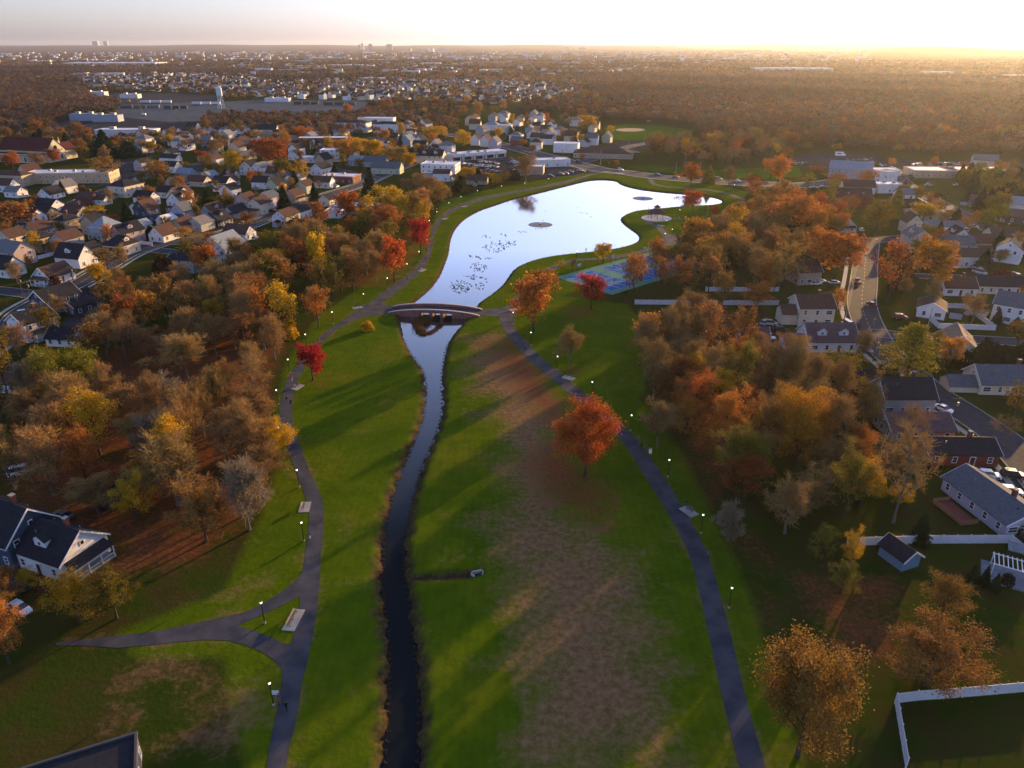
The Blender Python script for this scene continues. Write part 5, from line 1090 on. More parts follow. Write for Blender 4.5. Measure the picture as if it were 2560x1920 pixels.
def blocked(x, y, rad, spacing):
    if any(math.hypot(x - hx, y - hy) < hr * .72 + rad * .35 for hx, hy, hr in HOUSES): return True
    if any(inside(x, y, q) for q in LOTS): return True
    for ln_, w_ in ROADS:
        if seg_d(x, y, ln_) < w_ / 2 + 2.4: return True
    if any(math.hypot(x - t[2], y - t[3]) < spacing * (rad + t[5] / 2) for t in TREES): return True
    return False
CLEARING = P2([(230,930),(430,920),(560,880),(640,890),(610,990),(480,1020),(300,1060)]); srnd = random.Random(21)
def scatter(zone, n_, mix, hr, wr, spacing=.55, avoid_park=True, tries=60, key='P'):
    poly = [at(key, x, y) for x, y in zone]; x0, x1 = min(p.x for p in poly), max(p.x for p in poly); y0, y1 = min(p.y for p in poly), max(p.y for p in poly)
    kinds = [k for k, w_ in mix for _ in range(w_)]; made = 0
    for _ in range(n_ * tries):
        if made >= n_: break
        x, y = srnd.uniform(x0, x1), srnd.uniform(y0, y1)
        if not inside(x, y, poly): continue
        if avoid_park and (inside(x, y, PARK) or inside(x, y, CLEARING)): continue
        w_ = srnd.uniform(*wr)
        if blocked(x, y, w_ / 2, spacing): continue
        tree(srnd.choice(kinds), Vector((x, y, 0)), srnd.uniform(*hr), w_); made += 1
    return made
LW = [('bare', 9), ('open', 3), ('hrust', 3), ('horange', 1), ('hyellow', 1), ('pale', 1)]
RW = [('bare', 8), ('open', 2), ('hrust', 4), ('horange', 2), ('holive', 2), ('hyellow', 1)]
NB = [('bare', 5), ('hrust', 3), ('horange', 2), ('rust', 1), ('holive', 3), ('hyellow', 1), ('yellow', 1), ('orange', 1), ('ever', 2), ('olive', 3)]
# lower left wood, upper left wood, right wood, wood behind the courts, neighbourhood gardens
scatter([(560,770),(690,735),(720,830),(690,905),(640,920),(660,1010),(680,1070),(640,1130),(690,1200),(640,1320),(560,1400),(450,1420),(420,1330),(290,1330),(130,1190),(0,1150),(0,1050),(240,900),(260,820),(420,800)], 72, LW, (8.5, 16.5), (6.5, 10.5), .42)
scatter([(0,1480),(60,1500),(60,1600),(0,1640)], 2, [('hrustF', 1)], (7, 10), (6, 8), .5)
scatter([(560,770),(640,690),(720,600),(830,585),(900,560),(1000,525),(1060,545),(1060,600),(1020,660),(950,715),(850,770),(760,820),(700,860),(560,830)], 75, [('bare', 5), ('hrust', 4), ('holive', 4), ('horange', 3), ('hyellow', 2), ('yellow', 1), ('olive', 1)], (9, 17), (7, 11), .42)
scatter([(300,800),(420,680),(560,640),(640,690),(560,770)], 14, LW, (9, 14), (7, 10), .45)
scatter([(1590,930),(1640,860),(1760,800),(1890,870),(1960,900),(2080,1000),(2180,1100),(2240,1180),(2190,1290),(2060,1320),(2060,1400),(1980,1430),(1930,1370),(1850,1250),(1740,1120),(1640,1010)], 62, RW, (8, 16.5), (6.5, 10.5), .42, False)
scatter([(1570,720),(1640,690),(1690,640),(1740,600),(1830,585),(1960,560),(2070,610),(2090,680),(1960,700),(1940,760),(1840,790),(1700,770),(1600,790)], 70, [('bare', 5), ('hrust', 4), ('horange', 2), ('orange', 1), ('holive', 2), ('hyellow', 1)], (8, 16), (6.5, 10.5), .42, False)
scatter([(1760,590),(1850,520),(1930,490),(2090,500),(2140,560),(2100,620),(1960,570)], 26, [('orange', 4), ('horange', 3), ('hrust', 2), ('holive', 2), ('ever', 1)], (9, 14), (8, 11), .5)
scatter([(2200,700),(2560,700),(2560,1150),(2420,1030),(2250,900)], 9, NB, (6, 11), (5, 8), .7)
scatter([(2250,480),(2420,560),(2560,630),(2560,690),(2250,680)], 22, [('bare', 2), ('hrust', 3), ('ever', 4), ('horange', 2), ('olive', 2)], (6, 11), (5, 9), .6)
scatter([(2390,440),(2560,450),(2560,590),(2440,540)], 44, [('ever', 6), ('olive', 3), ('gold', 1), ('hrust', 1)], (8, 12), (7, 10), .4)
scatter([(2150,395),(2290,412),(2560,415),(2560,440),(2280,428),(2160,432)], 8, [('horange', 2), ('olive', 2), ('rust', 1)], (5, 8), (5, 7), .6)
scatter([(0,520),(560,400),(900,350),(1080,390),(800,500),(560,600),(400,720),(200,760),(0,800)], 120, NB, (5, 10.5), (3.6, 8), .58)
scatter([(0,800),(200,760),(330,700),(300,820),(80,900),(0,900)], 8, NB, (6, 11), (5, 9), .7)
scatter([(1060,470),(1160,440),(1290,445),(1290,470),(1150,498),(1080,520)], 14, [('hrust', 2), ('bare', 2), ('hyellow', 1), ('shrub', 3)], (4, 9), (4, 8), .5, False)
# reeds on the islet and the brushy hedges
# ================================================================== park furniture
# --- footbridge
A0, A1 = (G(970, 786) + G(984, 767)) / 2, (G(1199, 794) + G(1205, 775)) / 2
dv = A1 - A0; BL = dv.length; byaw = math.atan2(dv.y, dv.x); BW = (G(970, 786) - G(984, 767)).length * .82
bridge = empty('footbridge', (A0 + A1) / 2, byaw, 'arched stone footbridge with pale coping over the outlet of the lake', 'bridge')
def bz(u): return 1.5 * max(0.0, 1 - (2 * u / BL) ** 2) ** .8 + .35       # top of parapet
def dk(u): return 1.0 * max(0.0, 1 - (2 * u / BL) ** 2) + .05
us = np.linspace(-BL / 2, BL / 2, 33)
PIER = [-.165, -.035, .085, .215]      # pier centres as share of the length (measured from the middle)
op = [(-.15, -.05), (-.02, .072), (.1, .2)]
COPE = mat('pale_coping', (.55, .47, .45), (.46, .4, .39), 1, .8)
def in_open(u): return any(a * BL <= u <= b_ * BL for a, b_ in op)
for s in (-1, 1):
    mb = MB(); y = s * BW / 2
    edges = sorted(set(list(us) + [q * BL for o_ in op for q in o_]))
    for a, b_ in zip(edges[:-1], edges[1:]):
        lo = .76 if in_open((a + b_) / 2) else -1.6
        mb.hull([[(a, y - .25, lo), (a, y + .25, lo), (a, y + .25, bz(a)), (a, y - .25, bz(a))], [(b_, y - .25, lo), (b_, y + .25, lo), (b_, y + .25, bz(b_)), (b_, y - .25, bz(b_))]], STONE, True)
    w_ = mb.build('parapet_wall', bridge)
    mb = MB(); rings = [[(u, y - .33, bz(u) + .005), (u, y + .33, bz(u) + .005), (u, y + .33, bz(u) + .2), (u, y - .33, bz(u) + .2)] for u in us]; mb.hull(rings, COPE); mb.build('coping', w_)
mb = MB(); mb.hull([[(u, -BW / 2 + .26, dk(u) - .22), (u, BW / 2 - .26, dk(u) - .22), (u, BW / 2 - .26, dk(u)), (u, -BW / 2 + .26, dk(u))] for u in us], PATHM); mb.build('deck', bridge)
for q in (-.158, -.035, .086):
    mb = MB(); mb.box((q * BL, 0, -.6), (.55, BW - .52, 2.1), STONE); mb.build('pier', bridge)
# --- lamps
LAMPG = glow('lamp_globe', (1, .95, .85), 1.3)
def lamp_meshes(h=4.2):
    a = MB(); a.lathe([(.2, 0), (.2, .35)], CONC, 10); base = a.mesh('base')
    a = MB(); a.lathe([(.11, .3), (.12, .55), (.075, .7), (.06, h - .5), (.09, h - .45), (.12, h - .38)], BLACKM, 8); pole = a.mesh('pole')
    a = MB(); a.ball((0, 0, h - .18), (.17, .17, .21), LAMPG, 10, 6); globe = a.mesh('globe')
    a = MB(); a.lathe([(.13, h + .0), (.2, h + .04), (.05, h + .18), (.02, h + .28)], BLACKM, 8); cap_ = a.mesh('cap')
    return base, pole, globe, cap_
LM = lamp_meshes(); LAMPS = []
def lamp(g, label=None, scale=1.0, group='park path lamps'):
    r = empty('path_lamp', g, 0, label, 'lamp', group); r.scale = (1, 1, scale)
    for nm, me_ in zip(('base', 'pole', 'globe', 'cap'), LM): link(nm, me_, r)
    LAMPS.append(r); return r
for k, x, y in [('P',684,1763),('P',662,1558),('P',760,1353),('P',748,1218),('P',702,1108),('P',696,1012),('P',724,933),('P',767,868),('P',833,810),('P',911,763),('P',970,722),('P',1019,685),('P',1049,653),('P',1068,622),('P',1074,572),('P',1093,549),('P',1123,526),('P',1153,510),('P',1194,494),('P',1254,482),('P',1312,474),('P',1371,463),('P',1421,450),('P',1462,443),
                ('P',1283,811),('P',1327,863),('P',1393,925),('P',1479,991),('P',1576,1077),('P',1669,1192),('P',1752,1333),('P',1822,1520),('P',1665,572),('P',1679,595),('P',1698,544),('P',1661,606),('P',1727,603),('P',1834,479),('P',1882,485),('P',1441,652),('P',1554,633),('P',1620,534),('P',1624,534)]:
    lamp(at(k, x, y))
# --- benches on their slabs
WOODB = mat('bench_timber', (.13, .12, .11), (.09, .085, .08), 4, .7)
def bench(k, x, y, yaw, label, pad=(3.4, 2.0), two=False):
    g = at(k, x, y); r = empty('slab', g, R(yaw), None)
    sb = MB(); sb.box((0, 0, .03), (pad[0], pad[1], .1), CONC)
    COL.objects.unlink(r); bpy.data.objects.remove(r)
    o = sb.build('concrete_slab', None, g, R(yaw)); tag(o, 'pale concrete slab carrying the ' + label, 'slab', 'bench slabs')
    for q in ((-.85, .85) if two else (0,)):
        p = g + Vector((math.cos(R(yaw)) * q - math.sin(R(yaw)) * .2, math.sin(R(yaw)) * q + math.cos(R(yaw)) * .2, .08))
        b_ = empty('park_bench', p, R(yaw), label if not two else ('lower' if q < 0 else 'upper') + ' bench of the pair on the grass triangle of the left path', 'bench', 'park benches')
        m1 = MB(); m1.box((0, 0, .44), (1.5, .42, .05), WOODB); m1.build('seat', b_)
        m1 = MB(); m1.hull([[(-.75, .2, .5), (.75, .2, .5), (.75, .24, .5), (-.75, .24, .5)], [(-.75, .32, .88), (.75, .32, .88), (.75, .36, .88), (-.75, .36, .88)]], WOODB); m1.build('backrest', b_)
        for s in (-1, 1):
            m1 = MB(); m1.box((s * .66, -.15, .21), (.06, .06, .42), BLACKM); m1.box((s * .66, .2, .21), (.06, .06, .42), BLACKM); m1.box((s * .66, .02, .39), (.055, .3, .05), BLACKM); m1.build('leg', b_)
bench('P',762,1268,96,'bench on the left path between two lamps, with the lilac wood behind'[:0] + 'bench beside the wide bend of the left path')
bench('P',734,1550,84,'pair of benches on the grass triangle of the left path', (4.6, 2.0), True)
bench('P',744,968,70,'bench below the scarlet maple on the left path')
bench('P',894,769,30,'bench on the left path near the footbridge')
bench('P',1056,676,60,'bench between lake and left path, nearest the footbridge')
bench('P',1113,547,50,'bench between lake and left path at the scarlet maple')
bench('P',1161,516,30,'bench on the lake lawn under the apricot tree')
bench('P',1722,1279,-58,'bench beside the right path below the round orange tree')
bench('P',1422,945,-35,'bench by the leaf ring of the round bare tree')
bench('P',1652,564,-40,'bench on the path in front of the pavilion')
bench('P',1286,774,20,'bench at the right end of the footbridge')
# --- picnic table under the red orange tree
pt = empty('picnic_table', at('A6', 1228, 1366), .2, 'picnic table under the red orange tree by the left path', 'table')
m1 = MB(); m1.box((0, 0, .74), (1.8, .75, .06), WOODB); m1.build('tabletop', pt)
for s in (-1, 1):
    m1 = MB(); m1.box((0, s * .7, .45), (1.8, .28, .05), WOODB); m1.build('seat', pt)
    m1 = MB(); m1.box((s * .6, 0, .36), (.08, 1.5, .06), WOODB); m1.box((s * .6, -.45, .2), (.07, .07, .4), WOODB); m1.box((s * .6, .45, .2), (.07, .07, .4), WOODB); m1.build('leg', pt)
# --- pavilion
gz = G(1641, 546); pav = empty('pavilion', gz, .3, 'octagonal lakeside pavilion with two tiered brown roof on a round pale terrace', 'pavilion')
PADM = mat('pale_terrace', (.5, .54, .58), (.44, .48, .52), .4, .9, spec=.05); PAVE = mat('garden_paving', (.2, .23, .27), (.15, .17, .2), .8, .9, spec=.05)
m1 = MB(); m1.lathe([(7.6, 0), (7.6, .22)], PADM, 36); m1.build('terrace', pav)
RFP = roofm('pavilion_shingles', (.12, .055, .045))
m1 = MB(); m1.lathe([(4.9, 3.0), (4.9, 3.15), (1.6, 5.0), (1.6, 5.05)], RFP, 8); rf_ = m1.build('roof', pav)
m1 = MB(); m1.lathe([(1.25, 5.0), (1.25, 5.7)], WALL['t'], 8); m1.lathe([(1.9, 5.7), (1.9, 5.8), (.15, 6.8), (.05, 7.2)], RFP, 8); m1.build('cupola', rf_)
for i in range(8):
    a = i * math.pi / 4 + math.pi / 8; m1 = MB(); m1.lathe([(.14, .2), (.14, 3.0)], BRICK if i % 2 else MATS['pole_wood'], 8, (4.2 * math.cos(a), 4.2 * math.sin(a), 0)); m1.build('column', pav)
    a2 = a + math.pi / 4
    if i not in (3,):
        m1 = MB(); m1.tube([(4.2 * math.cos(a), 4.2 * math.sin(a), 1.1), (4.2 * math.cos(a2), 4.2 * math.sin(a2), 1.1)], .05, WHITE, 5); m1.tube([(4.2 * math.cos(a), 4.2 * math.sin(a), .5), (4.2 * math.cos(a2), 4.2 * math.sin(a2), .5)], .04, WHITE, 5); m1.build('railing', pav)
# --- fountains
SPRAY = mat('spray', (.75, .78, .8), (.9, .92, .94), 3, .4); RIP = mat('broken_water', (.06, .075, .09), (.16, .18, .2), 1.2, .55)
for k, x, y, lab in [('A7',245,905,'round aerating fountain in the near part of the lake, among the geese'),('A7',1130,678,'round aerating fountain in the far arm of the lake')]:
    f_ = empty('fountain', at(k, x, y, Z_W), 0, lab, 'fountain')
    m1 = MB(); rg = [[(r * math.cos(t) * (1 + .02 * math.sin(t * 9)), r * math.sin(t) * (1 + .02 * math.sin(t * 7)), z) for t in np.linspace(0, 2 * math.pi, 33)[:-1]] for r, z in ((6.0, .012), (5.2, .05), (4.2, .03), (2.6, .05), (.6, .03))]; m1.hull(rg, RIP, False); m1.build('ripple_ring', f_)
    rr = np.random.default_rng(3); n_ = 700; th = rr.random(n_) * 6.283; q = rr.random(n_); ra = q * 4.6; zz = 1.5 * 4 * q * (1 - q) * rr.uniform(.8, 1.1, n_) + .05; v, f = leaf_quads(np.stack([np.cos(th) * ra, np.sin(th) * ra, zz], -1), .07, rr); link('spray', npmesh('spray', v, f, [SPRAY]), f_)
    m1 = MB(); m1.lathe([(.55, 0), (.6, .12), (.35, .3), (.1, .4)], BLACKM, 12); m1.build('float', f_)
    m1 = MB(); m1.lathe([(.08, .38), (.3, 1.0), (.05, 1.5)], SPRAY, 8); m1.build('jet', f_)
# --- geese
GOOSE = mat('goose_plumage', (.045, .038, .034), (.09, .075, .06), 6, .7)
mb = MB(); mb.ball((0, 0, .1), (.42, .2, .19), GOOSE, 8, 5); mb.tube([(.3, 0, .15), (.42, 0, .42), (.46, 0, .55), (.58, 0, .56)], [.08, .055, .07, .03], BLACKM, 5); mb.tube([(-.3, 0, .16), (-.62, 0, .24)], [.12, .02], GOOSE, 5)
GM = mb.mesh('goose', True); grn = random.Random(9); ng = 0
for cx, cy, rx_, ry_, c_ in [(430,1470,230,140,72),(640,1260,150,70,16),(800,1080,175,110,36),(790,860,60,45,14),(650,840,50,20,6),(1110,640,250,130,56),(1400,560,200,90,34),(1310,400,60,35,7),(950,430,100,30,6),(880,1320,120,60,9),(820,1450,90,90,14),(1000,890,90,30,5)]:
    for _ in range(c_):
        a = grn.uniform(0, 6.28); r_ = math.sqrt(grn.random()); o = link('goose', GM, None, at('BD', cx + rx_ * r_ * math.cos(a) + 25 * r_ * math.sin(a), cy + ry_ * r_ * math.sin(a), Z_W), grn.gauss(2.6, .7)); o.scale = (grn.uniform(.5, .72),) * 3
        tag(o, 'dark goose floating in the flock on the near part of the lake', 'goose', 'geese floating in the flock'); ng += 1
for x, y in [(570,757),(590,798),(610,803),(645,808),(683,838),(60,965),(75,970),(95,963),(110,968),(125,968),(205,940),(230,942),(255,938),(300,935),(985,613),(10,1075),(30,1045),(290,786),(272,868)]:
    tag(link('goose', GM, None, at('A7', x, y, Z_W), grn.uniform(0, 6), .65), 'lone goose floating on the open lake near the fountains', 'goose', 'geese scattered over the open lake')
# --- ball courts
C0, C1, C3 = G(1388, 693), G(1530, 737), G(1602, 643)
ex = (C1 - C0); LX = ex.length; ex = ex / LX; ey = Vector((-ex.y, ex.x, 0)); LY = (C3 - C0).dot(ey) * 1.25
cyaw = math.atan2(ex.y, ex.x); court = empty('ball_courts', C0, cyaw, 'blue and green outdoor ball courts with white lines beside the lake', 'ball courts')
CG = mat('court_green', (.08, .25, .16), (.1, .28, .18), .3, .9, spec=.05); CB = mat('court_blue', (.01, .12, .32), (.015, .14, .36), .25, .9, spec=.05)
m1 = MB(); m1.box((LX / 2, LY / 2, .02), (LX, LY, .06), CG); m1.build('green_surround', court)
NCR = 3; wv_ = LY / NCR
for i in range(NCR):
    m1 = MB(); y0 = wv_ * (i + .5); cw, cl = min(15.2, wv_ - 2.5), LX - 5; cx = LX / 2
    m1.face([(cx - cl / 2, y0 - cw / 2, .056), (cx + cl / 2, y0 - cw / 2, .056), (cx + cl / 2, y0 + cw / 2, .056), (cx - cl / 2, y0 + cw / 2, .056)], CB); m1.build('court_surface', court)
    m1 = MB(); lw = .16
    def ln2(x0, y0_, x1, y1):
        d_ = Vector((x1 - x0, y1 - y0_, 0)); n_ = Vector((-d_.y, d_.x, 0)).normalized() * lw / 2
        m1.face([(x0 - n_.x, y0_ - n_.y, .062), (x1 - n_.x, y1 - n_.y, .062), (x1 + n_.x, y1 + n_.y, .062), (x0 + n_.x, y0_ + n_.y, .062)], WHP)
    X0, X1, Y0, Y1 = cx - cl / 2 + .5, cx + cl / 2 - .5, y0 - cw / 2 + .5, y0 + cw / 2 - .5
    ln2(X0, Y0, X1, Y0); ln2(X1, Y0, X1, Y1); ln2(X1, Y1, X0, Y1); ln2(X0, Y1, X0, Y0); ln2(cx, Y0, cx, Y1)
    cir = [(cx + 1.8 * math.cos(t), y0 + 1.8 * math.sin(t)) for t in np.linspace(0, 6.283, 19)]
    for a, b_ in zip(cir[:-1], cir[1:]): ln2(*a, *b_)
    for s, xe in ((1, X0), (-1, X1)):
        ln2(xe, y0 - 1.9, xe + s * 5.8, y0 - 1.9); ln2(xe, y0 + 1.9, xe + s * 5.8, y0 + 1.9); ln2(xe + s * 5.8, y0 - 1.9, xe + s * 5.8, y0 + 1.9)
        arc = [(xe + s * (1.2 + 6.2 * math.cos(t)), y0 + 6.2 * math.sin(t)) for t in np.linspace(-1.5, 1.5, 15)]
        for a, b_ in zip(arc[:-1], arc[1:]): ln2(*a, *b_)
    m1.build('court_lines', court)
    for s, xe, wd in ((1, X0 - 1.0, 'lake side'), (-1, X1 + 1.0, 'lawn side')):
        p = C0 + ex * xe + ey * y0
        hp = empty('basketball_hoop', p, cyaw + (0 if s > 0 else math.pi), 'white backboard hoop at the %s end of the %s ball court' % (wd, ('nearest', 'middle', 'farthest')[i]), 'hoop', 'basketball hoops')
        b_ = MB(); b_.tube([(0, 0, 0), (0, 0, 3.0), (.9, 0, 3.4)], .08, BLACKM, 6); b_.build('pole', hp)
        b_ = MB(); b_.box((.98, 0, 3.5), (.05, 1.8, 1.1), WHITE); b_.box((1.01, 0, 3.3), (.02, .6, .45), BRICK); bb = b_.build('backboard', hp)
        b_ = MB(); b_.tube([(1.45 + .23 * math.cos(t), .23 * math.sin(t), 3.05) for t in np.linspace(0, 6.283, 13)], .02, MATS['yellow_road_paint'], 4); b_.build('rim', bb)
# chain fence behind the courts
cf = empty('chain_fence', C0, cyaw, 'tall dark wire fence along the lake side of the ball courts', 'fence')
for i in range(17):
    m1 = MB(); m1.lathe([(.05, 0), (.05, 3.4)], BLACKM, 5, (-1.6, LY * i / 16 - .5, 0)); m1.build('post', cf)
m1 = MB()
for z in (1.7, 3.35): m1.tube([(-1.6, -.5, z), (-1.6, LY - .5, z)], .03, BLACKM, 4)
m1.build('rail', cf)
# --- persons
SKIN = mat('skin', (.4, .24, .17), None, 3, .6); HAIR = mat('dark_hair', (.03, .02, .015), None, 3, .7)
CLOTH = {c: mat(c + '_cloth', v, None, 4, .85) for c, v in dict(black=(.02, .02, .022), orange=(.5, .15, .03), blue=(.06, .14, .26), magenta=(.32, .02, .2), red=(.3, .03, .03), white=(.6, .6, .6), navy=(.025, .03, .06), grey=(.15, .15, .16), denim=(.06, .08, .13)).items()}
def body(pose, top, legs):
    J = {'pel': (0, 0, .95, .13), 'wa': (0, 0, 1.12, .125), 'ch': (.02, 0, 1.36, .15), 'nk': (.03, 0, 1.52, .06), 'hd': (.05, 0, 1.62, .09), 'hd2': (.05, 0, 1.73, .085)}
    st = {'walk': .22, 'run': .38, 'stand': .05, 'sit': 0}[pose]
    for s, nm in ((1, 'l'), (-1, 'r')):
        f = st * s; ar = -f
        J[nm + 'sh'] = (.02, s * .19, 1.42, .06); J[nm + 'el'] = (.02 + ar * .4, s * .25, 1.16, .045); J[nm + 'wr'] = (.08 + ar * (1.0 if pose != 'run' else .3), s * .24, .95 if pose != 'run' else 1.14, .032); J[nm + 'ha'] = (.12 + ar * 1.1, s * .23, .86 if pose != 'run' else 1.2, .04)
        J[nm + 'hp'] = (0, s * .1, .9, .1)
        if pose == 'sit': J[nm + 'kn'] = (.42, s * .11, .92, .07); J[nm + 'an'] = (.45, s * .11, .52, .045); J[nm + 'to'] = (.6, s * .11, .47, .035)
        else: J[nm + 'kn'] = (f * .55 + .04, s * .1, .5, .065); J[nm + 'an'] = (f * 1.0 - (.05 if f < 0 else 0), s * .1, .09 + (.12 if f < -.1 else 0), .045); J[nm + 'to'] = (f * 1.0 + .16, s * .1, .04 + (.06 if f < -.1 else 0), .035)
    E_ = [('pel', 'wa'), ('wa', 'ch'), ('ch', 'nk'), ('nk', 'hd'), ('hd', 'hd2')]
    for nm in 'lr': E_ += [('ch', nm + 'sh'), (nm + 'sh', nm + 'el'), (nm + 'el', nm + 'wr'), (nm + 'wr', nm + 'ha'), ('pel', nm + 'hp'), (nm + 'hp', nm + 'kn'), (nm + 'kn', nm + 'an'), (nm + 'an', nm + 'to')]
    ks = list(J); me_ = bpy.data.meshes.new('skeleton'); me_.from_pydata([J[k][:3] for k in ks], [(ks.index(a), ks.index(b_)) for a, b_ in E_], []); me_.update()
    o = bpy.data.objects.new('skeleton', me_); COL.objects.link(o); o.modifiers.new('skin', 'SKIN'); sv = me_.skin_vertices[0].data
    for i, k in enumerate(ks): sv[i].radius = (J[k][3], J[k][3])
    sv[0].use_root = True; ss = o.modifiers.new('sub', 'SUBSURF'); ss.levels = 1
    dg = bpy.context.evaluated_depsgraph_get(); nm_ = bpy.data.meshes.new_from_object(o.evaluated_get(dg)); bpy.data.objects.remove(o); nm_.name = 'person'
    nm_.materials.clear()
    for m_ in (SKIN, CLOTH[top], CLOTH[legs], BLACKM): nm_.materials.append(m_)
    for p in nm_.polygons:
        c = p.center; p.use_smooth = True
        hand = abs(c.y) > .16 and ((math.hypot(c.x - J['lha'][0], c.z - J['lha'][2]) < .08) or (math.hypot(c.x - J['rha'][0], c.z - J['rha'][2]) < .08))
        p.material_index = 0 if c.z > 1.51 or hand else 1 if c.z > .97 else 3 if c.z < (.1 if pose != 'sit' else .5) else 2
    if pose == 'sit': nm_.transform(Matrix.Translation((0, 0, -.44)))
    nm_.update(); return nm_
HM = MB(); HM.ball((.03, 0, 1.71), (.105, .1, .1), HAIR, 8, 5); HM = HM.mesh('hair', True)
BM_ = {}
def person(g, yaw, pose, top, legs, label):
    key = (pose, top, legs)
    if key not in BM_: BM_[key] = body(*key)
    o = tag(link('person', BM_[key], None, g, R(yaw)), label, 'person'); h_ = link('hair', HM, o, (0, 0, -.44 if pose == 'sit' else 0)); return o
for k, x, y, yw, po, tp, lg, lab in [
 ('P',799,857,230,'run','orange','orange','runner in orange on the left path above the scarlet maple'),('P',731,953,250,'run','orange','white','runner in orange and white on the left path below the scarlet maple'),
 ('P',718,1006,80,'walk','black','navy','walker in black on the left path, left one of the dark pair'),('P',728,1014,80,'walk','black','black','walker in black on the left path, right one of the dark pair'),
 ('P',700,1757,270,'walk','magenta','grey','walker in magenta at the bottom of the left path by the lamp'),('P',717,1776,270,'walk','black','black','walker in black at the bottom of the left path'),
 ('P',1018,702,60,'walk','blue','black','walker in blue on the left path under the red orange tree'),('P',1036,672,60,'walk','black','red','walker in black beside the left path under the red orange tree'),
 ('P',1063,652,60,'walk','navy','black','walker in navy on the lakeside path, left of the pair'),('P',1067,651,60,'walk','magenta','black','walker in magenta on the lakeside path, right of the pair'),
 ('P',1067,629,240,'walk','black','black','walker in black by the lamp under the lakeside scarlet maple'),('P',1090,570,80,'walk','navy','black','walker in navy on the lakeside path above the scarlet maple'),
 ('P',1714,1267,-60,'stand','black','denim','person in black standing at the bench on the right path'),('P',1768,1398,100,'walk','blue','navy','walker in blue at the lower right path'),
 ('P',1314,875,-50,'walk','red','black','walker in red on the right path near the footbridge'),('P',1603,1122,-60,'walk','black','black','walker in black on the right path beside the round orange tree'),
 ('P',1465,630,90,'stand','black','navy','person in black standing on the lake shore above the ball courts'),('P',1598,537,200,'stand','black','black','person in black at the lake edge left of the pavilion'),
 ('P',1607,592,150,'sit','grey','black','seated person in grey on the lake lawn below the pavilion, left one'),('P',1611,592,150,'sit','navy','black','seated person in navy on the lake lawn below the pavilion, right one'),
 ('P',1329,473,20,'walk','white','black','walker in white on the far lakeside path'),('P',1308,476,20,'walk','black','black','walker in black on the far lakeside path beside the lamp'),
 ('P',1534,672,200,'stand','red','black','player in red on the ball court'),('P',1538,668,20,'stand','white','black','player in white on the ball court'),('P',1536,707,120,'stand','black','black','player in black at the near end of the ball court')]:
    person(at(k, x, y, .0), yw, po, tp, lg, lab)
# cyclist
bk_g = G(776, 1346); bk = empty('bicycle', bk_g, R(100), 'bicycle ridden along the left path below the bench', 'bicycle')
for u in (-.52, .52):
    m1 = MB(); m1.tube([(u + .33 * math.cos(t), 0, .34 + .33 * math.sin(t)) for t in np.linspace(0, 6.283, 17)], .025, BLACKM, 4); m1.build('wheel', bk)
m1 = MB(); m1.tube([(-.52, 0, .34), (-.15, 0, .8), (.38, 0, .85), (.52, 0, .34)], .025, WHITE, 5); m1.tube([(-.15, 0, .8), (.05, 0, .3), (.38, 0, .85)], .025, WHITE, 5); m1.tube([(-.52, 0, .34), (.05, 0, .3)], .02, WHITE, 5); m1.build('frame', bk)
m1 = MB(); m1.tube([(.36, -.25, 1.0), (.4, 0, 1.02), (.36, .25, 1.0)], .02, BLACKM, 5); m1.tube([(.38, 0, .85), (.4, 0, 1.02)], .02, BLACKM, 5); m1.build('handlebar', bk)
m1 = MB(); m1.box((-.17, 0, .86), (.25, .14, .06), BLACKM); m1.build('saddle', bk)
person(bk_g + Vector((.03, -.17, .38)), 100, 'sit', 'blue', 'denim', 'cyclist in blue riding along the left path below the bench')
# --- islet and reeds, ditch headwall
REED = leafmat('dry_reeds', [(.09, .05, .025), (.16, .095, .045), (.12, .07, .035)], .25, .01, .1)
def reeds(name, pts, rad, hgt, n_, label, seed, kind=None):
    rr = np.random.default_rng(seed); i = rr.integers(0, len(pts), n_); P = np.array([(p.x, p.y, Z_W - .1) for p in pts])[i] + np.concatenate([rr.normal(size=(n_, 2)) * rad * .45, np.zeros((n_, 1))], 1)
    D = rnorm(rr.normal(size=(n_, 3)) * .22 + np.array([0, 0, 1.])); v, f = strips(P, D, hgt * rr.uniform(.5, 1.1, n_), .05, rr); o = link(name, npmesh(name, v, f, [REED])); return tag(o, label, 'reeds' if kind is None else None, None, kind)
ISL = [G(*px('BR', x, y), Z_W) for x, y in [(760,440),(800,480),(850,500),(730,520),(740,580),(800,620),(700,480),(870,430),(820,410)]]
reeds('reed_clump', ISL, 1.6, 1.7, 1800, 'round brown reed clump in the pool below the footbridge', 3)
ISL2 = catmull([G(*px('BR', x, y), Z_W) for x, y in [(720,600),(760,645),(830,665),(930,640),(1020,590),(1080,530),(1120,505)]], 5)
reeds('reed_bar', ISL2, 1.0, .8, 1800, 'curved low bar of reddish reeds in the pool below the footbridge', 4)
m1 = MB(); m1.lathe([(2.9, -.5), (2.4, .12), (1.2, .22)], mat('islet_mud', (.07, .045, .028), (.045, .03, .02), 1, .95), 18, (0, 0, 0)); m1.build('islet_earth', None, Vector(G(*px('BR', 790, 520), Z_W)))
tag(bpy.data.objects['islet_earth'], kind='structure')
edge = [Vector((p[0], p[1], 0)) for p in WPOLY if p[1] < 205]
reeds('bank_reeds', edge, .4, .38, 4500, None, 6, 'stuff')
hw = empty('culvert_headwall', at('D1', 2050, 1628), .3, 'pale concrete headwall at the end of the side ditch', 'headwall')
m1 = MB(); m1.box((0, .3, -.25), (1.8, .25, .9), CONC); m1.build('wall', hw)
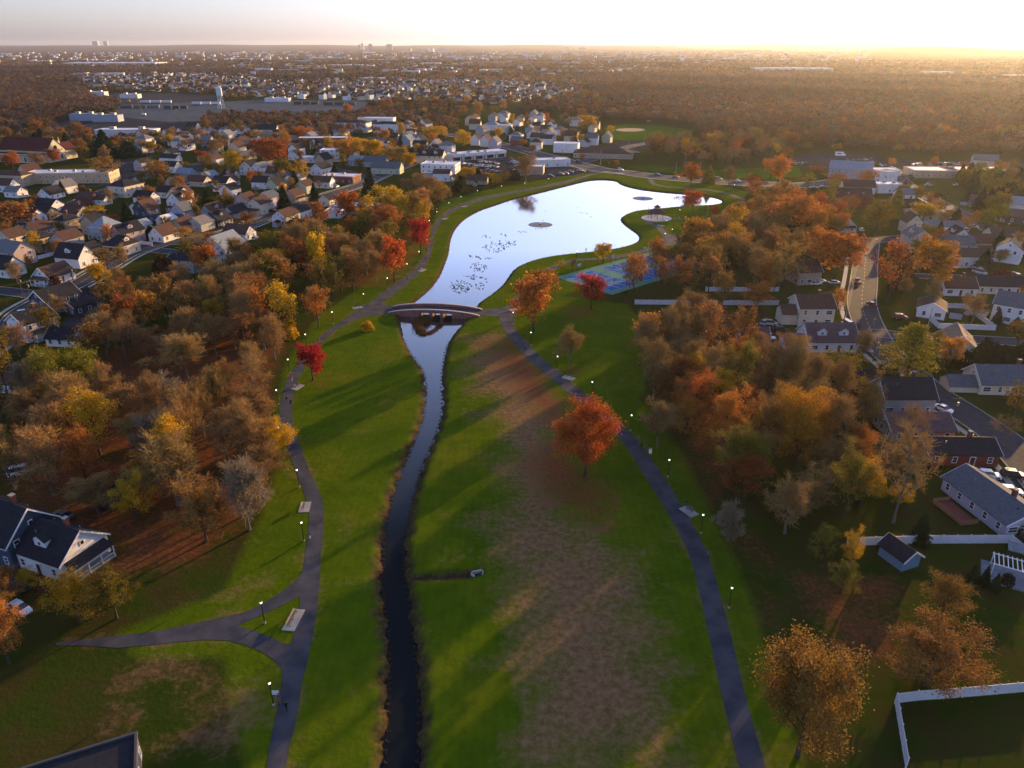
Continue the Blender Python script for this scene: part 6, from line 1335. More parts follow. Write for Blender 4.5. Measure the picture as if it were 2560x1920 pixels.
for s in (-1, 1): m1 = MB(); m1.box((s * .85, -.35, -.3), (.22, 1.0, .8), CONC, -s * .35); m1.build('wing_wall', hw)
# --- sports light masts
for x, y0, y1, sc_ in [(745,812,733,1),(820,800,685,1),(895,812,678,1),(1215,820,685,1),(1257,830,690,1),(1170,898,765,1),(1403,905,735,1),(590,790,715,1)]:
    h_ = tall('T3', x, y0, y1); mt_ = empty('floodlight_mast', at('T3', x, y0), .4, None, 'light mast', 'floodlight masts round the ball field')
    m1 = MB(); m1.lathe([(.22, 0), (.12, h_)], WOODP, 6); m1.build('pole', mt_)
    m1 = MB()
    for z in (h_ - .4, h_ - 1.4): m1.box((0, 0, z), (3.6, .15, .15), STEEL)
    ca_ = m1.build('crossarm', mt_)
    for u in (-1.5, -.5, .5, 1.5): m1 = MB(); m1.box((u, -.3, h_ - .1), (.6, .4, .5), CONC); m1.build('floodlight', ca_)
# --- utility poles and wires
POLES = {}
def upole(nm, k, x, y0, y1, yaw, m=None, arm=True, label=None):
    h_ = max(7, min(14, tall(k, x, y0, y1))); g = at(k, x, y0); p = empty('utility_pole', g, R(yaw), label, 'utility pole', 'utility poles along the streets')
    m1 = MB(); m1.lathe([(.17, 0), (.11, h_)], m or WOODP, 8); m1.build('pole', p)
    if arm:
        m1 = MB(); m1.box((0, 0, h_ - .6), (2.3, .12, .14), WOODP)
        for u in (-1, -.4, .4, 1): m1.lathe([(.05, 0), (.05, .18)], WHITE, 5, (u, 0, h_ - .53))
        m1.build('crossarm', p); m1 = MB(); m1.lathe([(.24, h_ - 2.4), (.24, h_ - 1.5)], STEEL, 8, (.36, 0, 0)); m1.build('transformer', p)
    POLES[nm] = (g, h_, R(yaw)); return p
for a in [('r1','B6',1580,1240,1040,0,None,True,'brown utility pole at the kerb below the parked white saloon'),('r2','B6',905,705,510,10,None,True,'utility pole at the kerb left of the tall white pine'),('r3','B6',640,430,265,20,None,True,'utility pole with a street light arm at the left kerb of the right street'),
          ('r4','B6',1375,425,240,0,STEEL,False,'pale steel pole inside the fenced garden'),('u1','A8',1715,712,570,20,None,True,'nearest utility pole on the upper right street'),('u2','A8',1525,565,440,20,None,True,'second utility pole on the upper right street'),('u3','A8',1345,512,290,20,None,True,'third and tallest utility pole on the upper right street'),('u4','A8',1200,462,220,20,None,True,'utility pole at the avenue corner of the upper right street'),
          ('l1','A5',210,1272,1070,60,None,True,'utility pole at the left street crossing, left of the pair'),('l2','A5',285,1335,1110,60,None,True,'utility pole at the left street crossing, right of the pair'),('l3','A5',655,1190,980,60,None,True,'utility pole beside the white bungalow on the left street'),
          ('a1','A7',1415,462,370,0,STEEL,False,'pale steel pole on the avenue left of the round orange tree'),('a2','A7',1490,385,258,0,STEEL,False,'tall white pole in the trees beyond the avenue'),('a3','A7',1868,452,285,0,None,True,'wooden pole on the avenue above the far lawn'),('a4','A7',1625,442,380,0,STEEL,False,'pale pole behind the round orange tree'),('a5','A7',765,385,250,0,STEEL,False,'pale pole at the crossroads by the restaurant'),('a6','A7',1682,860,735,0,STEEL,False,'pale pole by the pavilion car park'),('a7','A7',1008,290,190,0,STEEL,False,'pale pole at the ball field edge'),('a8','A7',435,340,260,0,WOODP,True,'utility pole at the storefront by the crossroads'),('a9','A6',1680,350,265,0,WOODP,True,'utility pole in front of the strip mall')]:
    upole(*a)
WIRE = mat('cable', (.1, .075, .05), None, 3, .5)
g_ = G(2640, 1350); POLES['r0'] = (g_, 10.5, 0); g_ = at('B6', 720, 30); POLES['r5'] = (g_, 10, .3)
for a, b_, lab in [('r0','r1','overhead cables running off the bottom of the right street'),('r1','r2','overhead cables between the two kerb poles of the right street'),('r2','r3','overhead cables crossing the bend of the right street'),('r3','r5','overhead cables along the upper part of the right street'),('u1','u2','overhead cables between the first and second pole of the upper street'),('u2','u3','overhead cables between the second and third pole of the upper street'),('u3','u4','overhead cables between the third pole and the avenue corner'),('l2','l3','overhead cables along the left street')]:
    (ga, ha, ya), (gb, hb_, yb) = POLES[a], POLES[b_]; m1 = MB()
    for u in (-1, -.4, .4, 1):
        A_ = ga + Vector((math.cos(ya) * u, math.sin(ya) * u, ha - .35)); B_ = gb + Vector((math.cos(yb) * u, math.sin(yb) * u, hb_ - .35))
        m1.tube([A_.lerp(B_, t) - Vector((0, 0, 4 * t * (1 - t) * .9)) for t in np.linspace(0, 1, 9)], .022, WIRE, 4)
    tag(m1.build('overhead_cable'), lab, 'cable')
# --- fences
def fence(name, pts, h, label, m=VINYL, sp=2.4, gaps=()):
    r = empty(name, pts[0], 0, label, 'fence'); o = pts[0]
    for i, (a, b_) in enumerate(zip(pts[:-1], pts[1:])):
        if i in gaps: continue
        d_ = b_ - a; L = d_.length; yw = math.atan2(d_.y, d_.x); c = (a + b_) / 2 - o
        m1 = MB(); m1.box((0, 0, h * .5 - .03), (L, .05, h - .2), m); m1.box((0, 0, h - .08), (L, .09, .1), m); m1.box((0, 0, .1), (L, .09, .12), m); m1.build('panel', r, (c.x, c.y, 0), yw)
        n_ = max(1, int(L / sp))
        for j in range(n_ + (1 if i == len(pts) - 2 else 0)):
            p = a + d_ * (j / n_) - o; m1 = MB(); m1.box((0, 0, h * .5 + .05), (.16, .16, h + .1), m); m1.lathe([(.14, h + .1), (.02, h + .22)], m, 4); m1.build('post', r, (p.x, p.y, 0), yw)
    return r
Pk = lambda k, *q: [at(k, x, y) for x, y in q]
fence('garden_fence', Pk('B7', (680,915), (1380,895), (2090,892), (2230,1010)), 1.8, 'long white vinyl fence above the blue shed')
fence('garden_fence', Pk('B8', (1432,1106), (1362,680), (1500,662), (1800,640), (2260,600)), 1.8, 'white vinyl fence round the dark garden in the lower right corner')
fence('garden_fence', Pk('B6', (1390,345), (1470,418), (1960,436), (1730,265), (1690,245), (1450,242)), 1.7, 'white vinyl fence enclosing the corner garden with the canopy')
fence('garden_fence', Pk('B5', (1060,418), (1775,424), (1815,424), (2300,424)), 1.7, 'long white board fence between the wood and the ball courts', gaps=(1,))
fence('garden_fence', Pk('B5', (1672,306), (2060,308), (2300,306)), 1.7, 'upper white board fence in the wood above the long one')
fence('garden_fence', Pk('B6', (530,412), (640,412)), .9, 'short low white fence beside the right street pavement')
fence('garden_fence', Pk('A5', (1180,790), (1320,812)), 1.6, 'white garden fence at the corner of the left street')
fence('garden_fence', Pk('A5', (330,930), (480,890)), 1.6, 'white garden fence behind the sunlit white gable')
fence('garden_fence', Pk('A5', (800,720), (870,700)), 1.5, 'short white fence beside the pale hipped roof')
fence('timber_fence', Pk('B1', (0,1050), (330,1065), (540,1090)), 1.7, 'dark timber fence below the low white house at the left edge', MATS['pole_wood'])
# --- gardens: deck, canopy, terrace, boat, boxes
dk_ = empty('timber_deck', at('B7', 1610, 640), R(-80), 'red timber deck with railing behind the lilac ranch house', 'deck')
DKM = mat('red_decking', (.2, .05, .04), (.15, .04, .03), 2, .8); DKR = mat('cedar_rail', (.32, .17, .09), (.25, .13, .07), 2, .8)
m1 = MB(); m1.box((0, 0, .45), (7.5, 3.6, .12), DKM); m1.build('platform', dk_)
for (a, b_) in (((-3.75, -1.8), (3.75, -1.8)), ((-3.75, -1.8), (-3.75, 1.8)), ((3.75, -1.8), (3.75, 1.8))):
    m1 = MB(); L = math.hypot(b_[0] - a[0], b_[1] - a[1]); m1.box((0, 0, .75), (L, .07, .95), DKR); m1.build('railing', dk_, ((a[0] + b_[0]) / 2, (a[1] + b_[1]) / 2, 0), math.atan2(b_[1] - a[1], b_[0] - a[0]))
cn = empty('garden_canopy', at('B6', 1715, 345), .2, 'small garden canopy with pale roof inside the white fence', 'canopy')
m1 = MB(); m1.hull([[(-1.6, -1.3, 2.1), (1.6, -1.3, 2.1), (1.6, 1.3, 2.1), (-1.6, 1.3, 2.1)], [(-1.0, -.8, 2.5), (1.0, -.8, 2.5), (1.0, .8, 2.5), (-1.0, .8, 2.5)], [(-.1, -.1, 2.8), (.1, -.1, 2.8), (.1, .1, 2.8), (-.1, .1, 2.8)]], ROOF['l']); m1.build('roof', cn)
for sx in (-1.5, 1.5):
    for sy in (-1.2, 1.2): m1 = MB(); m1.lathe([(.05, 0), (.05, 2.1)], DKR, 6, (sx, sy, 0)); m1.build('leg', cn)
tr = empty('terrace', at('B7', 2080, 1190), R(-30), 'white garden terrace with a slatted pergola at the lower right', 'terrace')
m1 = MB(); m1.box((0, 0, .1), (8, 6, .2), PAVE); m1.build('paving', tr)
m1 = MB()
for u in np.linspace(-2.6, 2.6, 9): m1.box((u, .8, 2.5), (.12, 3.6, .14), WHITE)
for v_ in (-.8, 2.4): m1.box((0, v_, 2.37), (5.6, .14, .14), WHITE)
m1.build('pergola_roof', tr)
for sx in (-2.6, 2.6):
    for sy in (-.8, 2.4): m1 = MB(); m1.box((sx, sy, 1.25), (.14, .14, 2.2), WHITE); m1.build('leg', tr)
umb = empty('flat_canopy', at('B7', 2140, 1040), R(-30), 'pale flat canopy at the white fence corner', 'canopy')
m1 = MB(); m1.box((0, 0, 2.5), (3.4, 3, .14), PAVE); m1.build('roof', umb)
for sx in (-1.5, 1.5):
    for sy in (-1.3, 1.3): m1 = MB(); m1.box((sx, sy, 1.22), (.1, .1, 2.44), BLACKM); m1.build('leg', umb)
bo = empty('motor_boat', at('B6', 2030, 790), R(-12), 'white and blue motor boat on a trailer above the cream bungalow', 'boat')
m1 = MB(); BLUE = mat('blue_gel_coat', (.05, .2, .38), None, 2, .3)
m1.hull([[(x, -w_, .75), (x, -w_ * .6, .35), (x, w_ * .6, .35), (x, w_, .75), (x, w_, 1.15), (x, -w_, 1.15)] for x, w_ in ((-2.8, .95), (0, 1.05), (1.7, .8), (2.9, .12))], WHITE); m1.build('hull', bo)
m1 = MB(); m1.hull([[(x, -w_, 1.16), (x, w_, 1.16), (x, w_ * .7, z), (x, -w_ * .7, z)] for x, w_, z in ((-2.4, .8, 1.2), (-.2, .85, 1.3), (1.2, .65, 1.35), (2.4, .2, 1.2))], BLUE); m1.build('deck_cover', bo)
m1 = MB(); m1.box((0, 0, .3), (5.2, .12, .12), STEEL); m1.box((-.6, 0, .3), (.12, 2.0, .12), STEEL); m1.build('trailer_frame', bo)
for s in (-1, 1):
    m1 = MB(); m1.hull([[(-.6 + .3 * math.cos(t), s * 1.05 + o_, .3 + .3 * math.sin(t)) for t in np.linspace(0, 6.283, 13)[:-1]] for o_ in (-.09, .09)], BLACKM); m1.build('wheel', bo)
for k, x, y, lab in [('D3',1332,598,'small white utility box beside the right path'),('B5',1680,605,'small white utility box in the wood below the board fence')]:
    m1 = MB(); m1.box((0, 0, .55), (.6, .45, 1.1), WHITE); m1.box((0, 0, 1.13), (.7, .55, .07), CONC); tag(m1.build('utility_box', None, at(k, x, y)), lab, 'utility box')
def sign(k, x, y, m, shape, size, h_, label, yaw=0):
    r = empty('road_sign' if shape == 'd' else 'notice_board', at(k, x, y), R(yaw), label, 'sign'); m1 = MB(); m1.lathe([(.04, 0), (.04, h_)], STEEL, 5); m1.build('post', r)
    m1 = MB(); q = [(0, -size), (size, 0), (0, size), (-size, 0)] if shape == 'd' else [(-size, -size * .75), (size, -size * .75), (size, size * .75), (-size, size * .75)]
    m1.hull([[(a, -.06, h_ + b_) for a, b_ in q], [(a, -.03, h_ + b_) for a, b_ in q]], m); m1.build('panel', r)
YS = mat('yellow_sign', (.6, .42, .04), None, 3, .5)
sign('B6',910,395,YS,'d',.5,2.3,'yellow diamond sign on the lawn at the bend of the right street'); sign('A8',1258,410,YS,'d',.5,2.2,'yellow sign at the avenue corner of the upper street'); sign('A8',1482,495,YS,'d',.5,2.0,'yellow sign on the verge of the upper street')
sign('B3',1822,665,WHITE,'r',.5,1.6,'white notice board beside the bottom lamp of the left path')
sign('A7',840,398,YS,'d',.5,2.2,'yellow sign at the crossroads garden')
# pylon sign and shelter near the crossroads
py_ = empty('pylon_sign', at('A7', 228, 305), 0, 'tall white pylon sign at the avenue by the cream house', 'sign'); m1 = MB(); m1.box((0, 0, 2), (.5, .4, 4), BLACKM); m1.build('post', py_); m1 = MB(); m1.box((0, 0, 5.6), (3.2, .5, 3.2), WHITE); m1.build('panel', py_)
lh = empty('yellow_sign_board', at('T1', 1345, 925), .2, 'dark sign tower with a yellow panel by the depot', 'sign'); m1 = MB(); m1.box((0, 0, 4), (4.5, 1.6, 8), WALL['k']); m1.build('tower', lh); m1 = MB(); m1.box((0, -.86, 9.3 - 3), (3.2, .1, 2.2), YS); m1.build('panel', lh)
# ================================================================== vehicles
def seg_d2(x, y, ln_):
    best = 1e9
    for a, b_ in zip(ln_[:-1], ln_[1:]):
        ex, ey = b_[0] - a[0], b_[1] - a[1]; t = max(0, min(1, ((x - a[0]) * ex + (y - a[1]) * ey) / (ex * ex + ey * ey + 1e-9))); best = min(best, math.hypot(x - a[0] - t * ex, y - a[1] - t * ey))
    return best
PAINT = {c: mat(c + '_car_paint', v, tuple(x * .95 for x in v), 2, .28, .1, spec=.5) for c, v in dict(white=(.72, .73, .75), silver=(.42, .43, .45), black=(.02, .021, .024), grey=(.12, .125, .135), blue=(.04, .07, .16), red=(.3, .03, .025), maroon=(.12, .02, .02), tan=(.3, .25, .18)).items()}
TYRE = mat('tyre', (.015, .015, .016), None, 3, .9); LITE = mat('headlamp', (.7, .7, .68), None, 3, .2); TAIL = mat('tail_lamp', (.35, .02, .02), None, 3, .3)
SHAPE = {  # profile of (x, half width, bottom, shoulder) and cabin (x0, x1, x2, x3, roof)
 'saloon': (4.6, 1.78, .92, 1.42, (-1.75, -1.05, .35, 1.15)), 'suv': (4.6, 1.86, 1.05, 1.74, (-2.15, -1.8, .45, 1.2)),
 'van': (5.3, 1.95, 1.15, 2.05, (-2.55, -2.4, 1.1, 1.85)), 'pickup': (5.6, 1.95, 1.05, 1.8, (-.55, -.3, .85, 1.5))}
VP = {}
def vehicle_parts(sh):
    L, w_, sz, rz_, (c0, c1, c2, c3) = SHAPE[sh]; x = L / 2; y = w_ / 2; b_ = MB(); PM = PAINT['white']
    prof = [(-x, .62, .42, sz - .08), (-x + .12, .95, .3, sz), (-x * .5, 1, .26, sz + .01), (0, 1, .26, sz + .01), (x * .5, 1, .26, sz - .03), (x - .35, .96, .3, sz - .12), (x - .05, .8, .36, sz - .26), (x, .6, .42, sz - .34)]
    b_.hull([[(u, -y * k, lo), (u, y * k, lo), (u, y * k, (lo + hi) / 2 + .1), (u, y * k * .93, hi), (u, -y * k * .93, hi), (u, -y * k, (lo + hi) / 2 + .1)] for u, k, lo, hi in prof], PM)
    yr = y * .74; yb = y * .9; z0 = sz - .02
    b_.hull([[(c1 + .06, -yr, rz_ - .05), (c1 + .06, yr, rz_ - .05), (c2 - .06, yr, rz_ - .05), (c2 - .06, -yr, rz_ - .05)], [(c1 + .2, -yr * .9, rz_), (c1 + .2, yr * .9, rz_), (c2 - .2, yr * .9, rz_), (c2 - .2, -yr * .9, rz_)]], PM)
    if sh == 'pickup': b_.box((-1.75, 0, sz + .02), (1.9, w_ * .78, .02), BLACKM)
    g = MB(); g.hull([[(c0, -yb, z0), (c0, yb, z0), (c3, yb, z0), (c3, -yb, z0)], [(c1, -yr, rz_ - .05), (c1, yr, rz_ - .05), (c2, yr, rz_ - .05), (c2, -yr, rz_ - .05)]], GLASS)
    r_ = .33 if sh in ('saloon',) else .37; wh = MB(); wh.hull([[(r_ * math.cos(t), o_, r_ * math.sin(t)) for t in np.linspace(0, 6.283, 15)[:-1]] for o_ in (-.11, .11)], TYRE); wh.hull([[(r_ * .6 * math.cos(t), o_, r_ * .6 * math.sin(t)) for t in np.linspace(0, 6.283, 11)[:-1]] for o_ in (-.125, .125)], STEEL)
    hl = MB(); hl.box((0, 0, 0), (.12, .34, .14), LITE); tl = MB(); tl.box((0, 0, 0), (.1, .3, .16), TAIL)
    far = MB(); far.v, far.f, far.m, far.mats = list(b_.v), list(b_.f), list(b_.m), list(b_.mats)
    far.hull([[(c0, -yb, z0), (c0, yb, z0), (c3, yb, z0), (c3, -yb, z0)], [(c1, -yr, rz_ - .05), (c1, yr, rz_ - .05), (c2, yr, rz_ - .05), (c2, -yr, rz_ - .05)]], GLASS)
    for u in (-L * .3, L * .31):
        for s in (-1, 1): far.hull([[(u + r_ * math.cos(t), s * (y - .08) + o_, r_ + r_ * math.sin(t)) for t in np.linspace(0, 6.283, 9)[:-1]] for o_ in (-.1, .1)], TYRE)
    return dict(body=b_.mesh('body'), glass=g.mesh('windows'), wheel=wh.mesh('wheel'), hl=hl.mesh('headlight'), tl=tl.mesh('tail_light'), far=far.mesh('car'), d=(L, y, r_, sz))
NAMEV = {'saloon': 'parked_car', 'suv': 'parked_car', 'van': 'parked_van', 'pickup': 'pickup_truck'}
def vehicle(g, yaw, sh, col, label, cat='car', group=None, full=True, name=None):
    if sh not in VP: VP[sh] = vehicle_parts(sh)
    p = VP[sh]; L, y, r_, sz = p['d']
    if not full:
        o = tag(link(name or NAMEV[sh], p['far'], None, g, R(yaw)), label, cat, group); o.material_slots[0].link = 'OBJECT'; o.material_slots[0].material = PAINT[col]; return o
    r = empty(name or NAMEV[sh], g, R(yaw), label, cat, group); b_ = link('body', p['body'], r); b_.material_slots[0].link = 'OBJECT'; b_.material_slots[0].material = PAINT[col]
    link('windows', p['glass'], r)
    for u in (-L * .3, L * .31):
        for s in (-1, 1): link('wheel', p['wheel'], r, (u, s * (y - .08), r_))
    for s in (-1, 1): link('headlight', p['hl'], r, (L / 2 - .06, s * y * .5, sz - .44)); link('tail_light', p['tl'], r, (-L / 2 + .03, s * y * .5, sz - .3))
    return r
NEARV = [('B6',1515,1130,-62,'saloon','white','white saloon parked at the kerb of the right street'),('B6',840,625,-58,'suv','grey','grey estate at the kerb by the thin bare street tree'),('B6',692,405,-80,'van','white','white van with dark front parked at the bend of the right street'),
 ('B6',892,222,95,'saloon','black','dark saloon at the right kerb above the white fence'),('B6',1372,520,-8,'saloon','white','white car on the side street behind the tall pine'),('B6',1140,335,-8,'suv','maroon','dark maroon car in the drive left of the white fence'),
 ('B6',110,445,-5,'suv','black','dark pickup style car below the tan two storey house'),('B6',505,245,-40,'suv','grey','dark car beside the tan two storey house'),('B6',10,500,-70,'saloon','white','white car at the left of the white bungalow'),('B6',20,388,-20,'suv','silver','silver car behind the tan house wing'),
 ('B7',1900,325,-12,'suv','white','white estate car by the brick red ranch house'),('B7',2110,320,-14,'suv','black','black car behind the white estate'),('B7',2085,465,-14,'suv','white','white car on the dark drive beside the lilac ranch house'),
 ('B1',215,298,35,'suv','white','white car on the left street beside the navy house'),('B2',180,1475,-30,'saloon','white','white car under the golden trees at the lower left'),('B2',200,290,30,'van','white','white camper van under the bare trees at the left'),
 ('A8',765,1200,82,'pickup','red','red pickup driving up the right street'),('A8',410,1215,10,'saloon','white','white car behind the tan house, lower of the pair'),('A8',450,1195,10,'saloon','white','white car behind the tan house, upper of the pair'),('A8',570,1208,12,'saloon','silver','silver car behind the orange tree on the right street'),
 ('A8',1190,838,-8,'saloon','white','white car at the street end, front one of the pair'),('A8',1220,815,-8,'saloon','white','white car at the street end, rear one of the pair'),('A8',1295,800,-60,'suv','white','white car beside the porch of the cream gabled house'),('A8',1825,1120,-60,'van','white','white van in the drive of the split level house'),
 ('A8',1775,722,-45,'saloon','silver','silver car on the upper right street'),('A8',1850,690,-45,'pickup','black','dark pickup on the upper right street'),('A8',1205,485,0,'suv','maroon','maroon car at the avenue corner'),('A8',1700,745,-5,'suv','grey','grey car beside the long white bungalow'),
 ('B5',2190,590,40,'suv','silver','silver car behind the small grey garage'),('A8',2140,1150,80,'suv','grey','grey car below the blue tarpaulins')]
for k, x, y, yw, sh, c, lab in NEARV: vehicle(at(k, x, y, .03), yw, sh, c, lab)
crn = random.Random(12); CL = ['white'] * 4 + ['silver'] * 4 + ['grey'] * 3 + ['black'] * 3 + ['blue', 'red', 'maroon', 'tan']; WH = []
def row(k, x0, y0, x1, y1, n_, yaw, where, group):
    for i in range(n_):
        if crn.random() < .08: continue
        t = i / max(1, n_ - 1); c = crn.choice(CL); sh = crn.choice(['saloon', 'saloon', 'suv', 'suv', 'van' if n_ > 9 else 'suv']); nth = ['first', 'second', 'third', 'fourth', 'fifth', 'sixth', 'seventh', 'eighth', 'ninth', 'tenth', 'eleventh', 'twelfth', 'thirteenth', 'fourteenth', 'fifteenth', 'sixteenth', 'seventeenth', 'eighteenth'][i]
        vehicle(at(k, x0 + (x1 - x0) * t, y0 + (y1 - y0) * t, .03), yaw + crn.uniform(-4, 4), sh, c, '%s %s, %s from the left in %s' % (c, {'saloon': 'saloon', 'suv': 'estate car', 'van': 'van'}[sh], nth, where), 'car' if sh != 'van' else 'van', group, False)
row('A7',335,492,505,455,5,-25,'the lakeside row of the car park','cars in the lakeside row')
row('A6',1795,383,1895,402,6,60,'the left front row before the strip mall','cars in front of the strip mall')
row('A6',1935,362,2085,385,8,60,'the upper middle row before the strip mall','cars in front of the strip mall')
row('A6',1940,400,2080,415,7,60,'the lower middle row before the strip mall','cars in front of the strip mall')
row('A6',2010,442,2200,470,5,20,'the lower lane of the shopping car park','cars in the shopping car park')
row('A6',2130,352,2210,372,3,20,'the upper right shopping lane','cars in the shopping car park')
row('A7',5,345,60,412,6,20,'the storefront row of the shopping car park','cars in the shopping car park')
row('A7',70,262,165,302,4,-55,'the avenue lane by the cream house','cars on the avenue near the cream house')
row('A7',390,402,475,378,5,60,'the forecourt of the white storefront','cars at the white storefront')
row('A7',1690,925,1840,868,9,65,'the pavilion car park','cars in the pavilion car park')
row('A7',1690,975,1790,950,3,65,'the lower row of the pavilion car park','cars in the pavilion car park')
row('A8',1245,190,1740,178,17,60,'the back row of the plaza car park','cars in the back row of the plaza')
row('A8',1270,212,1420,208,6,60,'the second row of the plaza car park','cars in the second row of the plaza')
row('A8',760,190,900,165,6,35,'the yard car park row','cars in the yard car park')
row('A8',900,200,1010,190,4,35,'the right part of the yard car park','cars in the yard car park')
row('A8',690,150,890,140,5,30,'the back of the yard car park','cars in the yard car park')
row('A8',180,182,330,176,6,30,'the row beside the grey hall','cars beside the grey hall')
row('A8',400,385,475,385,2,0,'the drive before the large round orange tree','cars by the avenue orange trees')
row('A5',680,690,760,700,2,60,'the drive beside the pale hipped roof','cars in the left gardens')
row('A5',1190,250,1230,246,2,10,'the church car park','cars in the church car park')
row('A6',790,400,820,395,2,-20,'the hill street','cars on the hill street')
row('A6',655,415,690,420,2,-50,'the drive of the pale blue gabled house','cars on the hill street')
row('T1',1440,880,1560,870,6,40,'the depot yard','cars in the depot yard')
row('T1',760,545,900,552,8,40,'the yard beyond the rail tracks','cars in the far yard')
row('A7',1010,292,1080,286,3,0,'the ball field car park','cars in the ball field car park')
for k, x, y, yw, sh, c, lab in [('A7',935,437,-28,'suv','white','white estate car leaving the crossroads towards the lake'),('A7',1255,478,-28,'saloon','blue','blue saloon on the avenue beyond the lake'),('A7',1415,498,-26,'saloon','grey','dark saloon on the avenue left of the round orange tree'),('A7',575,365,-40,'suv','black','black car at the crossroads'),('A7',588,442,-20,'saloon','silver','silver car at the end of the lakeside row'),
   ('A7',1780,515,-20,'suv','grey','grey car on the avenue right of the golden conifer'),('A7',1945,533,-20,'saloon','silver','silver saloon on the avenue above the far lawn'),('A7',2190,550,-15,'saloon','black','black saloon on the avenue at the orange trees'),('A8',1075,215,-20,'suv','white','white estate car between the yard and the plaza'),('A8',1385,362,5,'suv','silver','silver car in front of the plaza'),('A8',1630,360,5,'saloon','white','white saloon in front of the plaza wing'),('A8',1240,290,-60,'suv','grey','grey car at the plaza entrance'),('A6',460,770,75,'saloon','grey','grey saloon on the left street by the small cream house'),('A6',410,800,75,'suv','blue','blue car on the left street by the black roof'),('A6',130,795,75,'suv','maroon','maroon car beside the lilac house')]:
    vehicle(at(k, x, y, .03), yw, sh, c, lab, full=False)
# cars and sheds in the gardens
shp = {}
def shed(g, yaw, c, label):
    if c not in shp:
        a = MB(); gable_walls(a, 3.4, 2.6, 2.1, .9, WALL[c]); b_ = MB(); gable_roof(b_, 3.4, 2.6, 2.1, .9, ROOF['k'], .2, .1); shp[c] = (a.mesh('wall'), b_.mesh('roof'))
    r = empty('garden_shed', g, yaw, label, 'shed', 'sheds in the gardens'); link('wall', shp[c][0], r); link('roof', shp[c][1], r)
hs_ = [o for o in bpy.data.objects if o.parent is None and o.get('category') == 'house' and o.get('label') and 95 < o.location.y < 520]; crn.shuffle(hs_)
def short(l): 
    for w_ in (' with ', ' by ', ' beside ', ' behind ', ' at ', ' above ', ' below ', ' in ', ' left ', ' right ', ' of ', ' facing ', ', '): 
        if len(l.split()) > 7 and w_ in l and len(l.split(w_)[0].split()) >= 4: l = l.split(w_)[0]
    return ' '.join(l.split()[:9])
nc = 0; seen_ = set()
for o in hs_:
    if nc > 62: break
    a = o.rotation_euler.z + crn.choice([0, math.pi / 2, math.pi, -math.pi / 2]); rr_ = next((h[2] for h in HOUSES if abs(h[0] - o.location.x) < .1), 7); p = o.location + Vector((math.cos(a), math.sin(a), 0)) * (rr_ + 1.2)
    if any(math.hypot(p.x - h[0], p.y - h[1]) < h[2] * .8 + 1.5 for h in HOUSES) or any(seg_d2(p.x, p.y, ln_) < w_ / 2 + 1.5 for ln_, w_ in ROADS): continue
    s_ = short(o['label'])
    if s_ in seen_: continue
    seen_.add(s_); nc += 1
    if nc % 3 == 0: c = crn.choice('wgbt'); shed(p, a, c, 'small %s garden shed next to the %s' % ({'w': 'white', 'g': 'grey', 'b': 'blue grey', 't': 'tan'}[c], s_)); HOUSES.append((p.x, p.y, 2))
    else: c = crn.choice(CL); vehicle(p + Vector((0, 0, .02)), math.degrees(a) + 90, crn.choice(['saloon', 'suv']), c, '%s car parked next to the %s' % (c, s_), 'car', 'cars in the house drives', False); HOUSES.append((p.x, p.y, 2.5))
mh = empty('motor_home', at('A8', 620, 105), R(-20), 'white motor home parked at the back of the yard car park', 'motor home')
m1 = MB(); m1.box((-.6, 0, 1.85), (6.2, 2.4, 2.7), WHITE); m1.box((3.2, 0, 1.2), (1.6, 2.1, 1.4), WHITE); m1.build('body', mh); m1 = MB(); m1.box((2.52, 0, 2.1), (.1, 1.9, .7), GLASS); m1.box((-.6, -1.21, 2.2), (3, .06, .7), GLASS); m1.build('windows', mh)
for u in (-2.4, 3): 
    for s in (-1, 1): link('wheel', VP['suv']['wheel'], mh, (u, s * 1.05, .37))
# ================================================================== the far town and woods
# --- rows of small far houses, each a copy with its own walls and roof
FH = []
def far_house(wm_, rm, L, W_, H, rise, hip=False):
    r = empty('far_house', (0, -500, 0)); m1 = MB()
    if hip: m1.box((0, 0, H / 2), (L, W_, H), WALL[wm_])
    else: gable_walls(m1, L, W_, H, rise, WALL[wm_])
    m1.build('wall', r); m1 = MB()
    if hip: hip_roof(m1, L, W_, H, rise, ROOF[rm])
    else: gable_roof(m1, L, W_, H, rise, ROOF[rm])
    m1.build('roof', r); return r
FT = [('white gabled', far_house('w', 'k', 10, 8, 5.4, 3.4)), ('cream gabled', far_house('c', 'b', 10, 8, 5.2, 3.4)), ('pale blue grey', far_house('b', 'g', 11, 8, 5, 3)), ('white hip roofed', far_house('w', 'g', 11, 10, 5.2, 3, True)), ('grey gabled', far_house('g', 'k', 10, 8, 4.6, 3.2)), ('plain white brown roofed', far_house('w', 'b', 12, 8, 4.4, 3))]
used = set(); frn = random.Random(33); FARN = []
